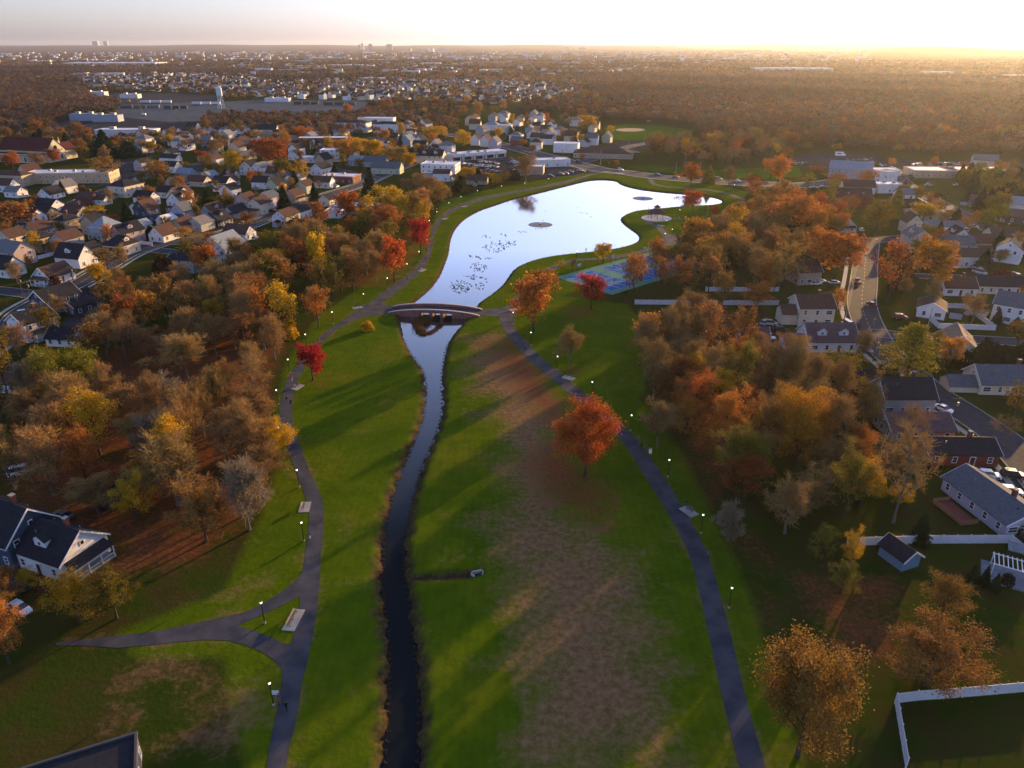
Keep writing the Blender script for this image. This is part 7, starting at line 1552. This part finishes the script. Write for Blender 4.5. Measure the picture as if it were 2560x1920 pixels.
def far_rows(zone, n_, where, group, sep=15):
    poly = P2(zone); x0, x1 = min(p.x for p in poly), max(p.x for p in poly); y0, y1 = min(p.y for p in poly), max(p.y for p in poly); made = 0
    for _ in range(n_ * 60):
        if made >= n_: break
        x, y = frn.uniform(x0, x1), frn.uniform(y0, y1)
        if not inside(x, y, poly) or any(inside(x, y, q) for q in LOTS): continue
        if any(math.hypot(x - hx, y - hy) < hr + sep * .6 for hx, hy, hr in HOUSES): continue
        if any(seg_d(x, y, ln_) < w_ / 2 + 7 for ln_, w_ in ROADS): continue
        i = frn.randrange(len(FT)); wd, src = FT[i]
        if i in used: o = copy_tree(src)
        else: o = src; used.add(i)
        o.location = (x, y, 0); o.rotation_euler.z = R(frn.choice([72, 72, -18]) + frn.gauss(0, 6)); s_ = frn.uniform(.85, 1.2); o.scale = (s_, s_, s_)
        tag(o, '%s house %s' % (wd, where), 'house', '%s houses %s' % (wd, group)); HOUSES.append((x, y, 6.5)); made += 1
        if n_ < 50: FARN.append((o, wd + ' house'))
far_rows([(700,290),(1050,295),(1180,325),(1050,330),(860,345),(640,330)], 14, 'between the brick apartments and the tracks', 'by the tracks')
far_rows([(1160,300),(1330,290),(1480,310),(1490,345),(1400,365),(1280,360),(1200,340)], 28, 'in the quarter beyond the strip mall', 'beyond the strip mall')
far_rows([(350,310),(640,330),(860,345),(700,372),(430,415),(330,380)], 30, 'in the upper left quarter below the depot', 'below the depot')
far_rows([(660,205),(1000,198),(1350,205),(1450,230),(1330,268),(1000,256),(690,246),(560,232)], 128, 'in the far town beyond the rail yard', 'beyond the rail yard', 13)
far_rows([(190,190),(420,186),(560,205),(540,230),(380,228),(230,222)], 60, 'in the far left quarter before the warehouse', 'before the warehouse', 13)
far_rows([(1250,215),(1480,225),(1560,262),(1380,280)], 12, 'in the woods left of the ball field', 'left of the ball field')
far_rows([(1700,240),(1900,235),(2050,250),(1900,270)], 6, 'deep in the woods right of the ball field', 'in the right woods')
for i, (wd, src) in enumerate(FT):
    if i not in used:
        for ch in list(src.children): bpy.data.objects.remove(ch)
        bpy.data.objects.remove(src)
# --- warehouses and long roofs
WSH = mat('warehouse_cladding', (.62, .64, .66), (.55, .57, .6), .02, .7)
def warehouse(x0, x1, y, h, label, m=None, rf=None, dep=.35, name='warehouse', cat='warehouse'):
    a, b_ = G(x0, y), G(x1, y); L = (b_ - a).length; r = empty(name, (a + b_) / 2, math.atan2(b_.y - a.y, b_.x - a.x), label, cat, 'long pale buildings of the far town'); d_ = max(14, L * dep)
    m1 = MB(); m1.box((0, d_ / 2, h / 2), (L, d_, h), m or WSH); m1.build('wall', r); m1 = MB(); m1.box((0, d_ / 2, h + .2), (L + .6, d_ + .6, .4), rf or ROOF['w']); m1.build('roof', r)
    n_ = max(2, int(L / 45))
    for i in range(n_): m1 = MB(); m1.box((0, 0, 1.0), (5, 4, 2), STEEL); m1.build('rooftop_unit', r, ((i + .5) / n_ * L - L / 2, d_ * .5, h + .4))
    HOUSES.append((r.location.x, r.location.y + d_ / 2, L * .5)); return r
CRM = WALL['c']; WX = [(160,390,167,15,'longest white warehouse at the far left'),(68,165,159,13,'row of cream apartments left of the long warehouse'),(170,292,156,12,'cream apartments behind the long warehouse'),(250,312,147,12,'white hall behind the cream apartments'),(545,650,151,9,'pale hall right of the long warehouse'),(780,852,150,13,'white hall at the left of the far skyline'),
 (735,800,171,9,'low white hall in the middle left distance'),(820,905,170,11,'stepped white plant in the middle distance'),(915,995,155,11,'long cream hall below the skyline'),(915,975,168,9,'grey hall in the middle distance'),(985,1055,168,9,'long grey hall in the middle of the distance'),(1055,1102,166,14,'tallest white plant in the middle distance'),(1110,1160,151,7,'small cream hall below the right of the skyline'),
 (1188,1250,151,9,'white hall right of the skyline'),(1200,1282,161,9,'long white hall right of the middle'),(1290,1322,163,9,'small white hall right of the middle'),(1400,1452,165,12,'white hall with high front right of the middle'),(1355,1388,191,8,'white hall in the woods left of the ball field'),(1410,1462,153,7,'far pale hall in the right distance'),(1435,1502,156,7,'longer pale hall in the right distance'),
 (1615,1722,142,11,'long white warehouse in the right distance'),(1620,1702,157,9,'lower white warehouse in the right distance'),(1765,1790,158,13,'small high white block in the right distance'),(1600,1682,170,7,'thin white roof in the right distance'),(1890,2082,180,11,'very long white warehouse in the right woods'),(1920,2012,139,7,'far thin roof right of the centre right tower'),(2040,2122,135,7,'farthest thin roof on the right'),
 (2310,2382,188,9,'pale roof in the right woods'),(2390,2442,203,8,'white roof in the sunlit right woods'),(2445,2502,204,8,'second white roof in the sunlit right woods'),(2515,2575,197,9,'white roof at the right edge in the sun glow'),(898,1005,203,7,'long low white roof in the far town'),(208,262,241,7,'white shed at the rail yard left'),(300,345,246,6,'pale shed by the yellow excavator'),(662,722,255,5,'row of white trailers at the rail yard'),(1558,1592,270,8,'blue grey barn roof left of the ball field'),
 (1600,1630,262,6,'low grey roof in the trees above the ball field'),(175,240,302,7,'blue roofed hall at the upper left, left one'),(232,296,305,7,'blue roofed hall at the upper left, right one'),(240,385,345,7,'wide white roofed supermarket in front of the depot yard')]
for x0, x1, y, h, lab in WX:
    warehouse(x0, x1, y, h, lab, CRM if 'cream' in lab else WALL['b'] if 'blue' in lab else None, ROOF['l'] if 'blue' in lab else None, .12 if 'apartments' in lab or 'trailers' in lab else .3, 'apartment_row' if 'apartments' in lab else 'warehouse', 'apartments' if 'apartments' in lab else 'warehouse')
# --- towers on the horizon
TGL = mat('tower_grey', (.2, .22, .25), (.16, .18, .21), .02, .5); TGW = mat('tower_white', (.75, .75, .74), (.68, .68, .68), .02, .6)
for x0, x1, yb, yt, m, lab in [(233,247,122,103,TGL,'left one of the two dark towers on the left horizon'),(261,271,122,103,TGL,'right one of the two dark towers on the left horizon'),(896,902,126,112,TGL,'low grey tower left of the bright white tower'),(903,910,127,108,TGW,'bright white tower on the middle horizon'),(922,931,127,110,TGL,'grey tower right of the bright white tower'),(966,981,127,111,TGL,'broad grey tower on the middle horizon'),
   (1020,1028,131,122,TGW,'small white block below the broad grey tower'),(1048,1056,131,121,CRM,'cream block, second right of the broad grey tower'),(1056,1072,132,122,CRM,'wider cream block right of the broad grey tower'),(1074,1084,132,122,TGW,'white block in the cream group'),(1086,1122,133,124,TGW,'wide low white block at the end of the cream group'),(1413,1426,127,117,TGL,'grey block on the right horizon, left of the pair'),(1447,1464,128,119,TGL,'grey block on the right horizon, right of the pair'),(1638,1653,125,117,TGL,'grey block alone on the right horizon'),(2082,2101,124,110,TGL,'broad grey tower in the sun haze on the right horizon')]:
    a, b_ = G(x0, yb), G(x1, yb); L = (b_ - a).length; h = tall('P', (x0 + x1) / 2, yb, yt); r = empty('tower_block', (a + b_) / 2, frn.uniform(-.2, .2), lab, 'tower', 'towers on the horizon')
    m1 = MB(); m1.box((0, L * .3, h / 2), (L, L * .6, h), m); m1.build('wall', r); m1 = MB(); m1.box((0, L * .3, h + 2), (L * .4, L * .3, 4), TGL); m1.build('roof_house', r)
    for i in range(4): m1 = MB(); m1.box((0, -.05, h * (.2 + .2 * i)), (L * .96, .3, h * .06), GLASS); m1.build('window_band', r)
# --- water tower, mast, crane and excavator at the rail yard
wt = empty('water_tower', at('T1', 1915, 662), .3, 'pale blue water tower on four legs above the rail yard', 'water tower'); hh = tall('T1', 1915, 662, 465); WTM = mat('water_tower_paint', (.55, .64, .68), (.48, .57, .61), .2, .5)
m1 = MB(); q = hh * .56; m1.lathe([(.5, q - 2.5), (3.6, q), (3.9, q + .4), (3.9, hh * .9), (3.7, hh * .91), (.3, hh)], WTM, 16); m1.build('tank', wt)
for i in range(4):
    a = i * math.pi / 2 + .6; m1 = MB(); m1.tube([(5.4 * math.cos(a), 5.4 * math.sin(a), 0), (3.5 * math.cos(a), 3.5 * math.sin(a), q + .5)], .28, WTM, 6); m1.build('leg', wt)
m1 = MB(); m1.lathe([(.5, 0), (.5, q)], WTM, 8); m1.build('riser_pipe', wt)
m1 = MB()
for z, k_ in ((.33, .67), (.66, .33)):
    rr_ = 3.5 + 1.9 * k_
    for i in range(4): a, a2 = i * math.pi / 2 + .6, (i + 1) * math.pi / 2 + .6; m1.tube([(rr_ * math.cos(a), rr_ * math.sin(a), q * z), (rr_ * math.cos(a2), rr_ * math.sin(a2), q * z)], .12, WTM, 5)
m1.build('brace', wt)
YEL = mat('machine_yellow', (.5, .3, .05), (.42, .25, .04), .5, .6)
cr = empty('crane', at('T1', 1240, 722), 0, 'tall leaning lattice crane boom at the depot yard', 'crane'); h = tall('T1', 1240, 722, 518); m1 = MB()
for dx_ in (-.6, .6):
    for dy_ in (-.6, .6): m1.tube([(dx_, dy_, 2), (-h * .22 + dx_ * .4, dy_ * .4, h)], .14, YEL, 4)
for i in range(14):
    t0, t1 = i / 14, (i + 1) / 14; m1.tube([(-h * .22 * t0 - .6, -.5, 2 + (h - 2) * t0), (-h * .22 * t1 + .5, .5, 2 + (h - 2) * t1)], .09, YEL, 3)
m1.build('boom', cr); m1 = MB(); m1.box((.8, 0, 1.6), (4.5, 2.6, 2), WHITE); m1.build('cab', cr); m1 = MB(); m1.box((.8, 0, .4), (5, 3, .7), BLACKM); m1.build('crawler', cr)
mc = empty('mast', at('T1', 1555, 800), 0, 'slender lattice mast right of the crane', 'mast'); h = tall('T1', 1555, 800, 665); m1 = MB(); m1.tube([(0, 0, 0), (-2, 0, h)], [.35, .15], WOODP, 5); m1.build('pole', mc); m1 = MB(); m1.box((-1.9, 0, h - 1), (2.4, .3, .3), STEEL); m1.build('crossarm', mc)
ec = empty('excavator', at('T1', 1120, 610), .3, 'yellow excavator with raised arm at the dirt yard', 'excavator'); s_ = tall('T1', 1120, 610, 562)
m1 = MB(); m1.tube([(0, 0, 2.5), (1.0, 0, s_)], .5, YEL, 5); m1.build('boom', ec); m1 = MB(); m1.tube([(1.0, 0, s_), (s_ * .7, 0, s_ * .35)], .4, YEL, 5); m1.build('arm', ec); m1 = MB(); m1.box((-1.5, 0, 2), (5, 3, 2.4), YEL); m1.build('cab', ec); m1 = MB(); m1.box((-1, 0, .45), (5.5, 3.4, .9), BLACKM); m1.build('crawler', ec)
# freight wagons on the sidings
WGM = {'dark green': wallm('wagon_green', (.03, .06, .05)), 'white': WSH, 'grey': wallm('wagon_grey', (.14, .15, .16))}
for x0, x1, y, c, lab in [(735,798,261,'dark green','dark green row of wagons at the left of the far siding'),(808,890,263,'dark green','longer dark green row of wagons at the right of the far siding'),(300,400,270,'grey','grey row of wagons on the front siding'),(410,470,272,'dark green','dark green row of wagons on the front siding'),(480,552,262,'white','white row of wagons left of the water tower'),(350,430,258,'white','pale stack of pipes at the dirt yard')]:
    a, b_ = G(x0, y), G(x1, y); L = (b_ - a).length; r = empty('freight_wagons', (a + b_) / 2, math.atan2(b_.y - a.y, b_.x - a.x), lab, 'wagons', 'wagons on the sidings'); n_ = max(3, int(L / 14))
    for i in range(n_):
        m1 = MB(); u = (i + .5) / n_ * L - L / 2; m1.box((u, 0, 2.5), (L / n_ - 1.2, 2.9, 3.2), WGM[c]); m1.box((u, 0, .55), (L / n_ - 2.5, 2.2, .6), BLACKM); m1.build('wagon', r)
# --- trees of the middle distance: named copies while they are large, then one mass
def zone_pick(zones):
    return [(P2(z), dens, mix) for z, dens, mix in zones]
FOR = [('bare', 6), ('hrust', 4), ('rust', 2), ('horange', 1)]
scatter([(900,262),(1180,262),(1480,290),(1500,318),(1330,290),(1160,300),(1050,295),(860,292)], 30, [('bare', 3), ('hrust', 2), ('orange', 2), ('yellow', 2), ('holive', 1)], (9, 14), (9, 13), .5)
scatter([(330,320),(640,330),(1000,330),(1160,335),(1060,390),(700,400),(400,430)], 34, NB + [('yellow', 2)], (8, 14), (7, 11), .6)
scatter([(1160,330),(1290,300),(1500,315),(1490,345),(1400,380),(1280,360)], 18, [('bare', 2), ('hrust', 2), ('orange', 2), ('yellow', 1), ('ever', 1)], (7, 12), (6, 9), .6)
scatter([(1640,362),(1760,362),(1960,345),(2000,375),(1960,405),(1830,425),(1680,408),(1600,392)], 52, FOR + [('holive', 1), ('hyellow', 1)], (10, 15), (9, 12), .45)
scatter([(0,330),(200,335),(330,380),(190,430),(0,420)], 26, [('bare', 3), ('hrust', 3), ('orange', 2), ('ever', 2), ('rust', 2)], (9, 14), (8, 12), .5)
scatter([(2200,350),(2560,340),(2560,362),(2420,352),(2280,358)], 12, [('horange', 3), ('olive', 1), ('bare', 2)], (10, 14), (9, 12), .5)
# the mass beyond
FM = bpy.data.materials.new('far_foliage'); FM.use_nodes = True; n, l = FM.node_tree.nodes, FM.node_tree.links; n.remove(n['Principled BSDF'])
vc = n.new('ShaderNodeVertexColor'); vc.layer_name = 'tint'; d_ = n.new('ShaderNodeBsdfDiffuse'); t_ = n.new('ShaderNodeBsdfTranslucent'); mx = n.new('ShaderNodeMixShader'); mx.inputs[0].default_value = .3
l.new(vc.outputs[0], d_.inputs[0]); l.new(vc.outputs[0], t_.inputs[0]); l.new(d_.outputs[0], mx.inputs[1]); l.new(t_.outputs[0], mx.inputs[2]); l.new(mx.outputs[0], n['Material Output'].inputs[0])
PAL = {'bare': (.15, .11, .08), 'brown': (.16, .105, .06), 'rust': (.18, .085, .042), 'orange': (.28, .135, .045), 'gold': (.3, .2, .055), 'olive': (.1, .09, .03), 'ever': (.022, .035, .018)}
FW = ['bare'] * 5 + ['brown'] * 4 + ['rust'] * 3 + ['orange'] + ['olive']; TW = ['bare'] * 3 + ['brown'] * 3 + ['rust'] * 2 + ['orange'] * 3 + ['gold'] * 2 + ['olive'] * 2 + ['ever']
def px_of(X, Y): f = Y * CP + HC * SP; return 1280 + FPX * X / f, 960 + FPX * (HC * CP - Y * SP) / f
FORESTS = [[(0,212),(150,215),(320,262),(330,302),(150,335),(0,335)], [(430,303),(640,288),(800,303),(960,288),(1100,268),(1170,300),(1050,296),(860,345),(640,325),(520,335)], [(1330,268),(1560,270),(2600,300),(2600,399),(2400,399),(2270,394),(2190,384),(2100,374),(1980,376),(1760,348),(1740,320),(1640,306),(1500,306),(1470,288),(1300,285)],
           [(1660,352),(1760,350),(1980,374),(1960,400),(1820,420),(1690,405),(1620,388)], [(1450,196),(1700,186),(2600,205),(2600,305),(1560,275),(1480,232)], [(0,170),(160,172),(400,170),(640,176),(640,190),(200,190),(0,205)]]
CLEAR = [P2(z) for z in ([(200,190),(560,190),(700,205),(1350,207),(1450,228),(1340,262),(1000,258),(690,245),(540,232),(230,224)],)]
FP = [P2(z) for z in FORESTS]
wrn = np.random.default_rng(44); CC, HH, RR, TT, NQ, SZ = [], [], [], [], [], []
lots_b = [(min(p.x for p in q), max(p.x for p in q), min(p.y for p in q), max(p.y for p in q), q) for q in LOTS]
hs = np.array([(a, b_, c) for a, b_, c in HOUSES if b_ > 500]); ts = np.array([(t[2], t[3], t[5]) for t in TREES if t[3] > 480])
cell = {}
for a, b_, c in list(hs) + list(ts): cell.setdefault((int(a // 40), int(b_ // 40)), []).append((a, b_, c))
def near_any(x, y):
    ci, cj = int(x // 40), int(y // 40)
    for i in (-1, 0, 1):
        for j in (-1, 0, 1):
            for a, b_, c in cell.get((ci + i, cj + j), ()):
                if (x - a) ** 2 + (y - b_) ** 2 < (c * .55 + 4) ** 2: return True
    return False
for y0, y1, step, nq, sz in ((520, 900, 8.5, 110, 1.25), (900, 1500, 11, 46, 2.2), (1500, 2600, 14, 20, 3.8), (2600, 4200, 21, 12, 6.5)):
    Y = y0
    while Y < y1:
        X = -(Y * .78 + 60)
        while X < Y * .78 + 60:
            x, y = X + wrn.uniform(-.5, .5) * step, Y + wrn.uniform(-.5, .5) * step; X += step
            u, v = px_of(x, y)
            if u < -60 or u > 2620 or v > 418: continue
            fo = any(inside(x, y, q) for q in FP)
            dens = 1.0 if fo else (.2 if any(inside(x, y, q) for q in CLEAR) else .42 if y < 1300 else .5)
            dens *= .55 + .9 * (math.sin(x * .011 + y * .004) * math.sin(y * .008 - x * .003) * .5 + .5) if not fo else 1
            if wrn.random() > dens: continue
            if v > 330 and not fo and wrn.random() < .5 or v > 395 and not fo: continue
            if 268 < v < 420 and 1140 < u < 1770 and not fo: continue
            if any(a < x < b_ and c < y < e and inside(x, y, q) for a, b_, c, e, q in lots_b): continue
            if y < 1600 and any(seg_d(x, y, ln_) < w_ / 2 + 6 for ln_, w_ in ROADS[:9]): continue
            if near_any(x, y): continue
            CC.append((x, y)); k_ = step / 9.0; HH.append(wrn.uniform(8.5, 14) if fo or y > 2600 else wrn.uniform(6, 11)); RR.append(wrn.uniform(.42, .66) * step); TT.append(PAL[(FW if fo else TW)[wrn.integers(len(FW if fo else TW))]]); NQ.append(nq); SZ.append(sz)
        Y += step
CC, HH, RR, TT, NQ, SZ = map(np.array, (CC, HH, RR, TT, NQ, SZ))
rep = np.repeat(np.arange(len(CC)), NQ); m_ = len(rep); q = rnorm(wrn.normal(size=(m_, 3))); q[:, 2] = np.abs(q[:, 2]) * 1.0 - .25 * wrn.random(m_); rad = wrn.uniform(.45, 1.05, m_) ** .6
gz_ = hills(CC[:, 0], CC[:, 1])[rep]
C = np.stack([CC[rep, 0] + q[:, 0] * RR[rep] * rad, CC[rep, 1] + q[:, 1] * RR[rep] * rad, gz_ + HH[rep] * (.52 + .46 * q[:, 2] * rad)], -1)
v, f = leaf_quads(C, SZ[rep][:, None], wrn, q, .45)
me = npmesh('distant_trees', v, f, [FM]); tint = np.repeat(TT[rep] * (.82 + .3 * np.sin(CC[rep, :1] * .006 + 1.3 * np.sin(CC[rep, 1:2] * .004)) * np.sin(CC[rep, 1:2] * .0075 + CC[rep, :1] * .002)) * np.where(CC[rep, :1] < -200, np.array([[.82, .86, .95]]), np.array([[1., 1, 1]])) * wrn.uniform(.6, 1.35, (m_, 1)) * np.repeat(wrn.uniform(.8, 1.2, (len(CC), 1)), NQ, 0), 4, 0)  # left-hand woods multiplied by blue grey: bluish haze painted into the leaf colour
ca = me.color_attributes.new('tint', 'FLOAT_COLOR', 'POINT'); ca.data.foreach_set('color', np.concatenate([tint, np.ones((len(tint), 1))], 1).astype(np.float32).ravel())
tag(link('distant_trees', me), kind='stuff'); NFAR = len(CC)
# canopy that runs on to the horizon
rs = np.array([4000 * 1.022 ** i for i in range(84)]); az = np.radians(np.linspace(-44, 44, 700)); RG, AG = np.meshgrid(rs, az, indexing='ij')
X = RG * np.sin(AG); Y = RG * np.cos(AG); Z = hills(X, Y) + 7 + 4.5 * wrn.random(X.shape) * sst(3900, 4600, RG) - 9 * (1 - sst(3950, 4300, RG))
ii = np.arange(X.size).reshape(X.shape); F = np.stack([ii[:-1, :-1], ii[:-1, 1:], ii[1:, 1:], ii[1:, :-1]], -1).reshape(-1, 4)
WM = bpy.data.materials.new('woodland'); WM.use_nodes = True; n, l = WM.node_tree.nodes, WM.node_tree.links; b = n['Principled BSDF']; b.inputs['Roughness'].default_value = 1; b.inputs['Specular IOR Level'].default_value = 0
tc = n.new('ShaderNodeTexCoord'); wood2 = RP(NZ(.012, 8, .8), [(.28, (.03, .026, .02)), (.4, (.085, .055, .035)), (.52, (.13, .075, .04)), (.62, (.16, .1, .045)), (.72, (.05, .04, .028))]); l.new(wood2, b.inputs['Base Color'])
tag(link('distant_woodland', npmesh('distant_woodland', np.stack([X, Y, Z], -1).reshape(-1, 3), F, [WM])), kind='stuff')
# the far houses beyond the named ones
mb = MB(); cz = CLEAR[0]; cx0, cx1, cy0, cy1 = min(p.x for p in cz), max(p.x for p in cz), min(p.y for p in cz), max(p.y for p in cz); k_ = 0
while k_ < 520:
    x, y = frn.uniform(cx0, cx1), frn.uniform(cy0, cy1)
    if not inside(x, y, cz) or any(inside(x, y, q_) for q_ in LOTS): continue
    k_ += 1; a = R(frn.choice([72, -18]) + frn.gauss(0, 7)); ca_, sa_ = math.cos(a), math.sin(a); L, W_, H = frn.uniform(9, 13), frn.uniform(7, 9), frn.uniform(5, 7.5); rs_ = W_ * .42
    t2 = lambda p: (x + p[0] * ca_ - p[1] * sa_, y + p[0] * sa_ + p[1] * ca_, p[2]); en = lambda s: [t2(p) for p in ((s * L / 2, -W_ / 2, 0), (s * L / 2, W_ / 2, 0), (s * L / 2, W_ / 2, H), (s * L / 2, 0, H + rs_), (s * L / 2, -W_ / 2, H))]
    mb.hull([en(-1), en(1)], frn.choice([WALL['w'], WALL['w'], WALL['c'], WALL['b'], WALL['g']])); rm_ = ROOF[frn.choice('kgbks')]
    for s in (-1, 1): mb.face([t2((-L / 2 - .3, 0, H + rs_ + .12)), t2((L / 2 + .3, 0, H + rs_ + .12)), t2((L / 2 + .3, s * (W_ / 2 + .3), H - .1)), t2((-L / 2 - .3, s * (W_ / 2 + .3), H - .1))], rm_)
tag(mb.build('distant_houses'), kind='stuff')
# pale specks of the town beyond
mb = MB()
for _ in range(900):
    D = frn.uniform(2300, 9000); a = math.radians(frn.uniform(-36, 24 if D > 3500 else 10)); x, y = D * math.sin(a), D * math.cos(a)
    if any(inside(x, y, q_) for q_ in FP): continue
    w_ = frn.uniform(9, 16) if frn.random() < .75 else frn.uniform(25, 70); h = frn.uniform(9, 13) + (7 if D > 4000 else 0)
    mb.box((x, y, h / 2 + float(hills(np.array(x), np.array(y)))), (w_, frn.uniform(9, 14), h), frn.choice([WSH, WALL['w'], WALL['c'], WALL['g']]), frn.uniform(-.4, .4))
tag(mb.build('distant_town'), kind='stuff')
# ================================================================== labels that say which one
LMK = []  # (x, y, phrase)
def lmk(k, x, y, s): g = at(k, x, y); LMK.append((g.x, g.y, s))
for k, x, y, s in [('P',1085,785,'the footbridge'),('P',1641,546,'the lakeside pavilion'),('P',1500,690,'the blue ball courts'),('P',783,951,'the path bend maple'),('P',1052,635,'the lakeside scarlet maple'),('P',986,705,'the red orange lakeside tree'),('P',1461,1190,'the round orange red lawn tree'),('P',1477,772,'the scarlet maple at the ball courts'),
  ('P',1334,830,'the large orange footbridge tree'),('P',1425,912,'the round bare lawn tree'),('B1',590,1110,'the big olive tree'),('B1',1450,1180,'the wood clearing'),('P',762,1268,'the bench at the wide path bend'),('P',600,1560,'the path fork'),('P',684,1150,'the yellow tree over the left path'),('B2',1000,580,'the dark blue shed'),('B2',200,1085,'the large navy house'),('B1',330,528,'the white chimney house'),('B1',520,310,'the navy gabled house'),('B1',950,398,'the small navy garage'),
  ('A5',1630,1055,'the blue two storey house'),('A5',1960,965,'the wide light blue roof'),('A5',680,1010,'the sunlit white gable'),('A5',1110,395,'the big cream apartment house'),('A5',940,765,'the pale hipped roof house'),('A5',650,290,'the long tan school'),('A5',470,95,'the stone church'),('A5',1290,612,'the dark blue tall house'),('A6',740,556,'the brick office'),('A6',590,252,'the brick apartment block'),('A6',960,830,'the white roofed school annex'),('A6',1050,72,'the white apartments'),('A6',1900,340,'the strip mall'),('A6',1600,470,'the white workshop'),('A6',270,915,'the reddish roofed white house'),('A6',1140,472,'the grey green house'),
  ('A7',330,410,'the white storefront'),('A7',790,335,'the wide restaurant'),('T3',1000,860,'the ball field'),('A7',1545,572,'the round orange avenue tree'),('A8',700,300,'the grey barn like hall'),('A8',1010,345,'the blue shop'),('A8',1400,300,'the shopping plaza'),('A8',655,765,'the white gabled cottage'),('A8',1215,780,'the cream gabled house'),('A8',560,1190,'the pink orange tree'),('A8',1690,1080,'the split level house'),('A8',1960,1322,'the long cream bungalow'),('A8',1830,550,'the grey upper street house'),('A8',1490,775,'the long white bungalow'),
  ('B6',345,405,'the tan two storey house'),('B6',480,640,'the white bungalow with dormer'),('B6',1160,950,'the tall white pine'),('B6',1150,1190,'the near black roof'),('B6',1990,1020,'the cream bungalow with slate roof'),('B7',1650,265,'the brick red ranch house'),('B7',1870,775,'the lilac ranch house'),('B7',1100,1115,'the blue garden shed'),('B8',720,1030,'the lower right orange tree'),('B5',2065,800,'the small grey garage'),('P',1780,760,'the long board fence'),('P',1722,1279,'the bench on the right path'),('P',1752,1333,'the lower right path lamps'),('T1',1915,662,'the water tower'),('T1',1240,722,'the crane'),('A8',1085,640,'the golden conifer'),('B6',1600,420,'the white fenced garden'),('P',40,1650,'the lower left corner')]: lmk(k, x, y, s)
ORD = ['nearest', 'second nearest', 'third nearest', 'fourth nearest', 'fifth nearest', 'sixth nearest', 'seventh nearest', 'eighth nearest', 'ninth nearest', 'tenth nearest', 'eleventh nearest', 'twelfth nearest', 'thirteenth nearest', 'fourteenth nearest', 'fifteenth nearest', 'sixteenth nearest']
def side(dx, dy, x, y):
    d_ = math.hypot(x, y); rx_, ry_ = x / d_, y / d_; dep = dx * rx_ + dy * ry_; lat = dx * ry_ - dy * rx_
    if abs(dep) > abs(lat): return 'behind' if dep > 0 else 'in front of'
    return 'right of' if lat > 0 else 'left of'
def auto(items):
    """items: (object, word, x, y) -> label by the landmark closest to it, ranked when several fit"""
    grp = {}
    for o, word, x, y in items:
        c = min(LMK, key=lambda q_: math.hypot(x - q_[0], y - q_[1]) + (40 if math.hypot(x - q_[0], y - q_[1]) < 2 else 0)); d_ = math.hypot(x - c[0], y - c[1])
        grp.setdefault((word, c[2], side(x - c[0], y - c[1], c[0], c[1])), []).append((d_, o))
    for (word, s_, sd_), v in grp.items():
        v.sort(key=lambda t: t[0])
        for i, (d_, o) in enumerate(v):
            o['label'] = '%s %s %s' % (word, sd_, s_) if len(v) == 1 else '%s of the %ss %s %s' % (ORD[min(i, 15)], word, sd_, s_)
items = []
for root, kind, x, y, h, w_ in TREES:
    if root.get('label'): continue
    nm = KIND[kind][3]; sz_ = 'tall ' if h > 13 and 'tall' not in nm else 'small ' if h < 8 and 'shrub' not in nm else ''
    items.append((root, sz_ + nm, x, y))
    root['group'] = nm + 's of the woods and gardens'
auto(items)
auto([(o, w_, o.location.x, o.location.y) for o, w_ in FARN])
auto([(o, w_, o.location.x, o.location.y) for o, w_ in FILL])
auto([(o, 'black lit path lamp', o.location.x, o.location.y) for o in LAMPS])
auto([(o, 'tall floodlight mast', o.location.x, o.location.y) for o in bpy.data.objects if o.name.startswith('floodlight_mast')])
for o in list(bpy.data.objects):
    if o.parent is None and o.get('label') and len(o['label'].split()) > 16: o['label'] = ' '.join(o['label'].split()[:16])
# ================================================================== air
hz = bpy.data.materials.new('haze'); hz.use_nodes = True
n, l = hz.node_tree.nodes, hz.node_tree.links; n.remove(n['Principled BSDF'])
pv = n.new('ShaderNodeVolumePrincipled'); pv.inputs['Density'].default_value = 3.2e-5; pv.inputs['Color'].default_value = (.86, .92, 1, 1)
pv.inputs['Anisotropy'].default_value = .62
l.new(pv.outputs[0], n['Material Output'].inputs['Volume'])
hb = MB(); hb.box((0, 11000, 88), (56000, 33000, 184), hz)
tag(hb.build('haze'), kind='stuff')
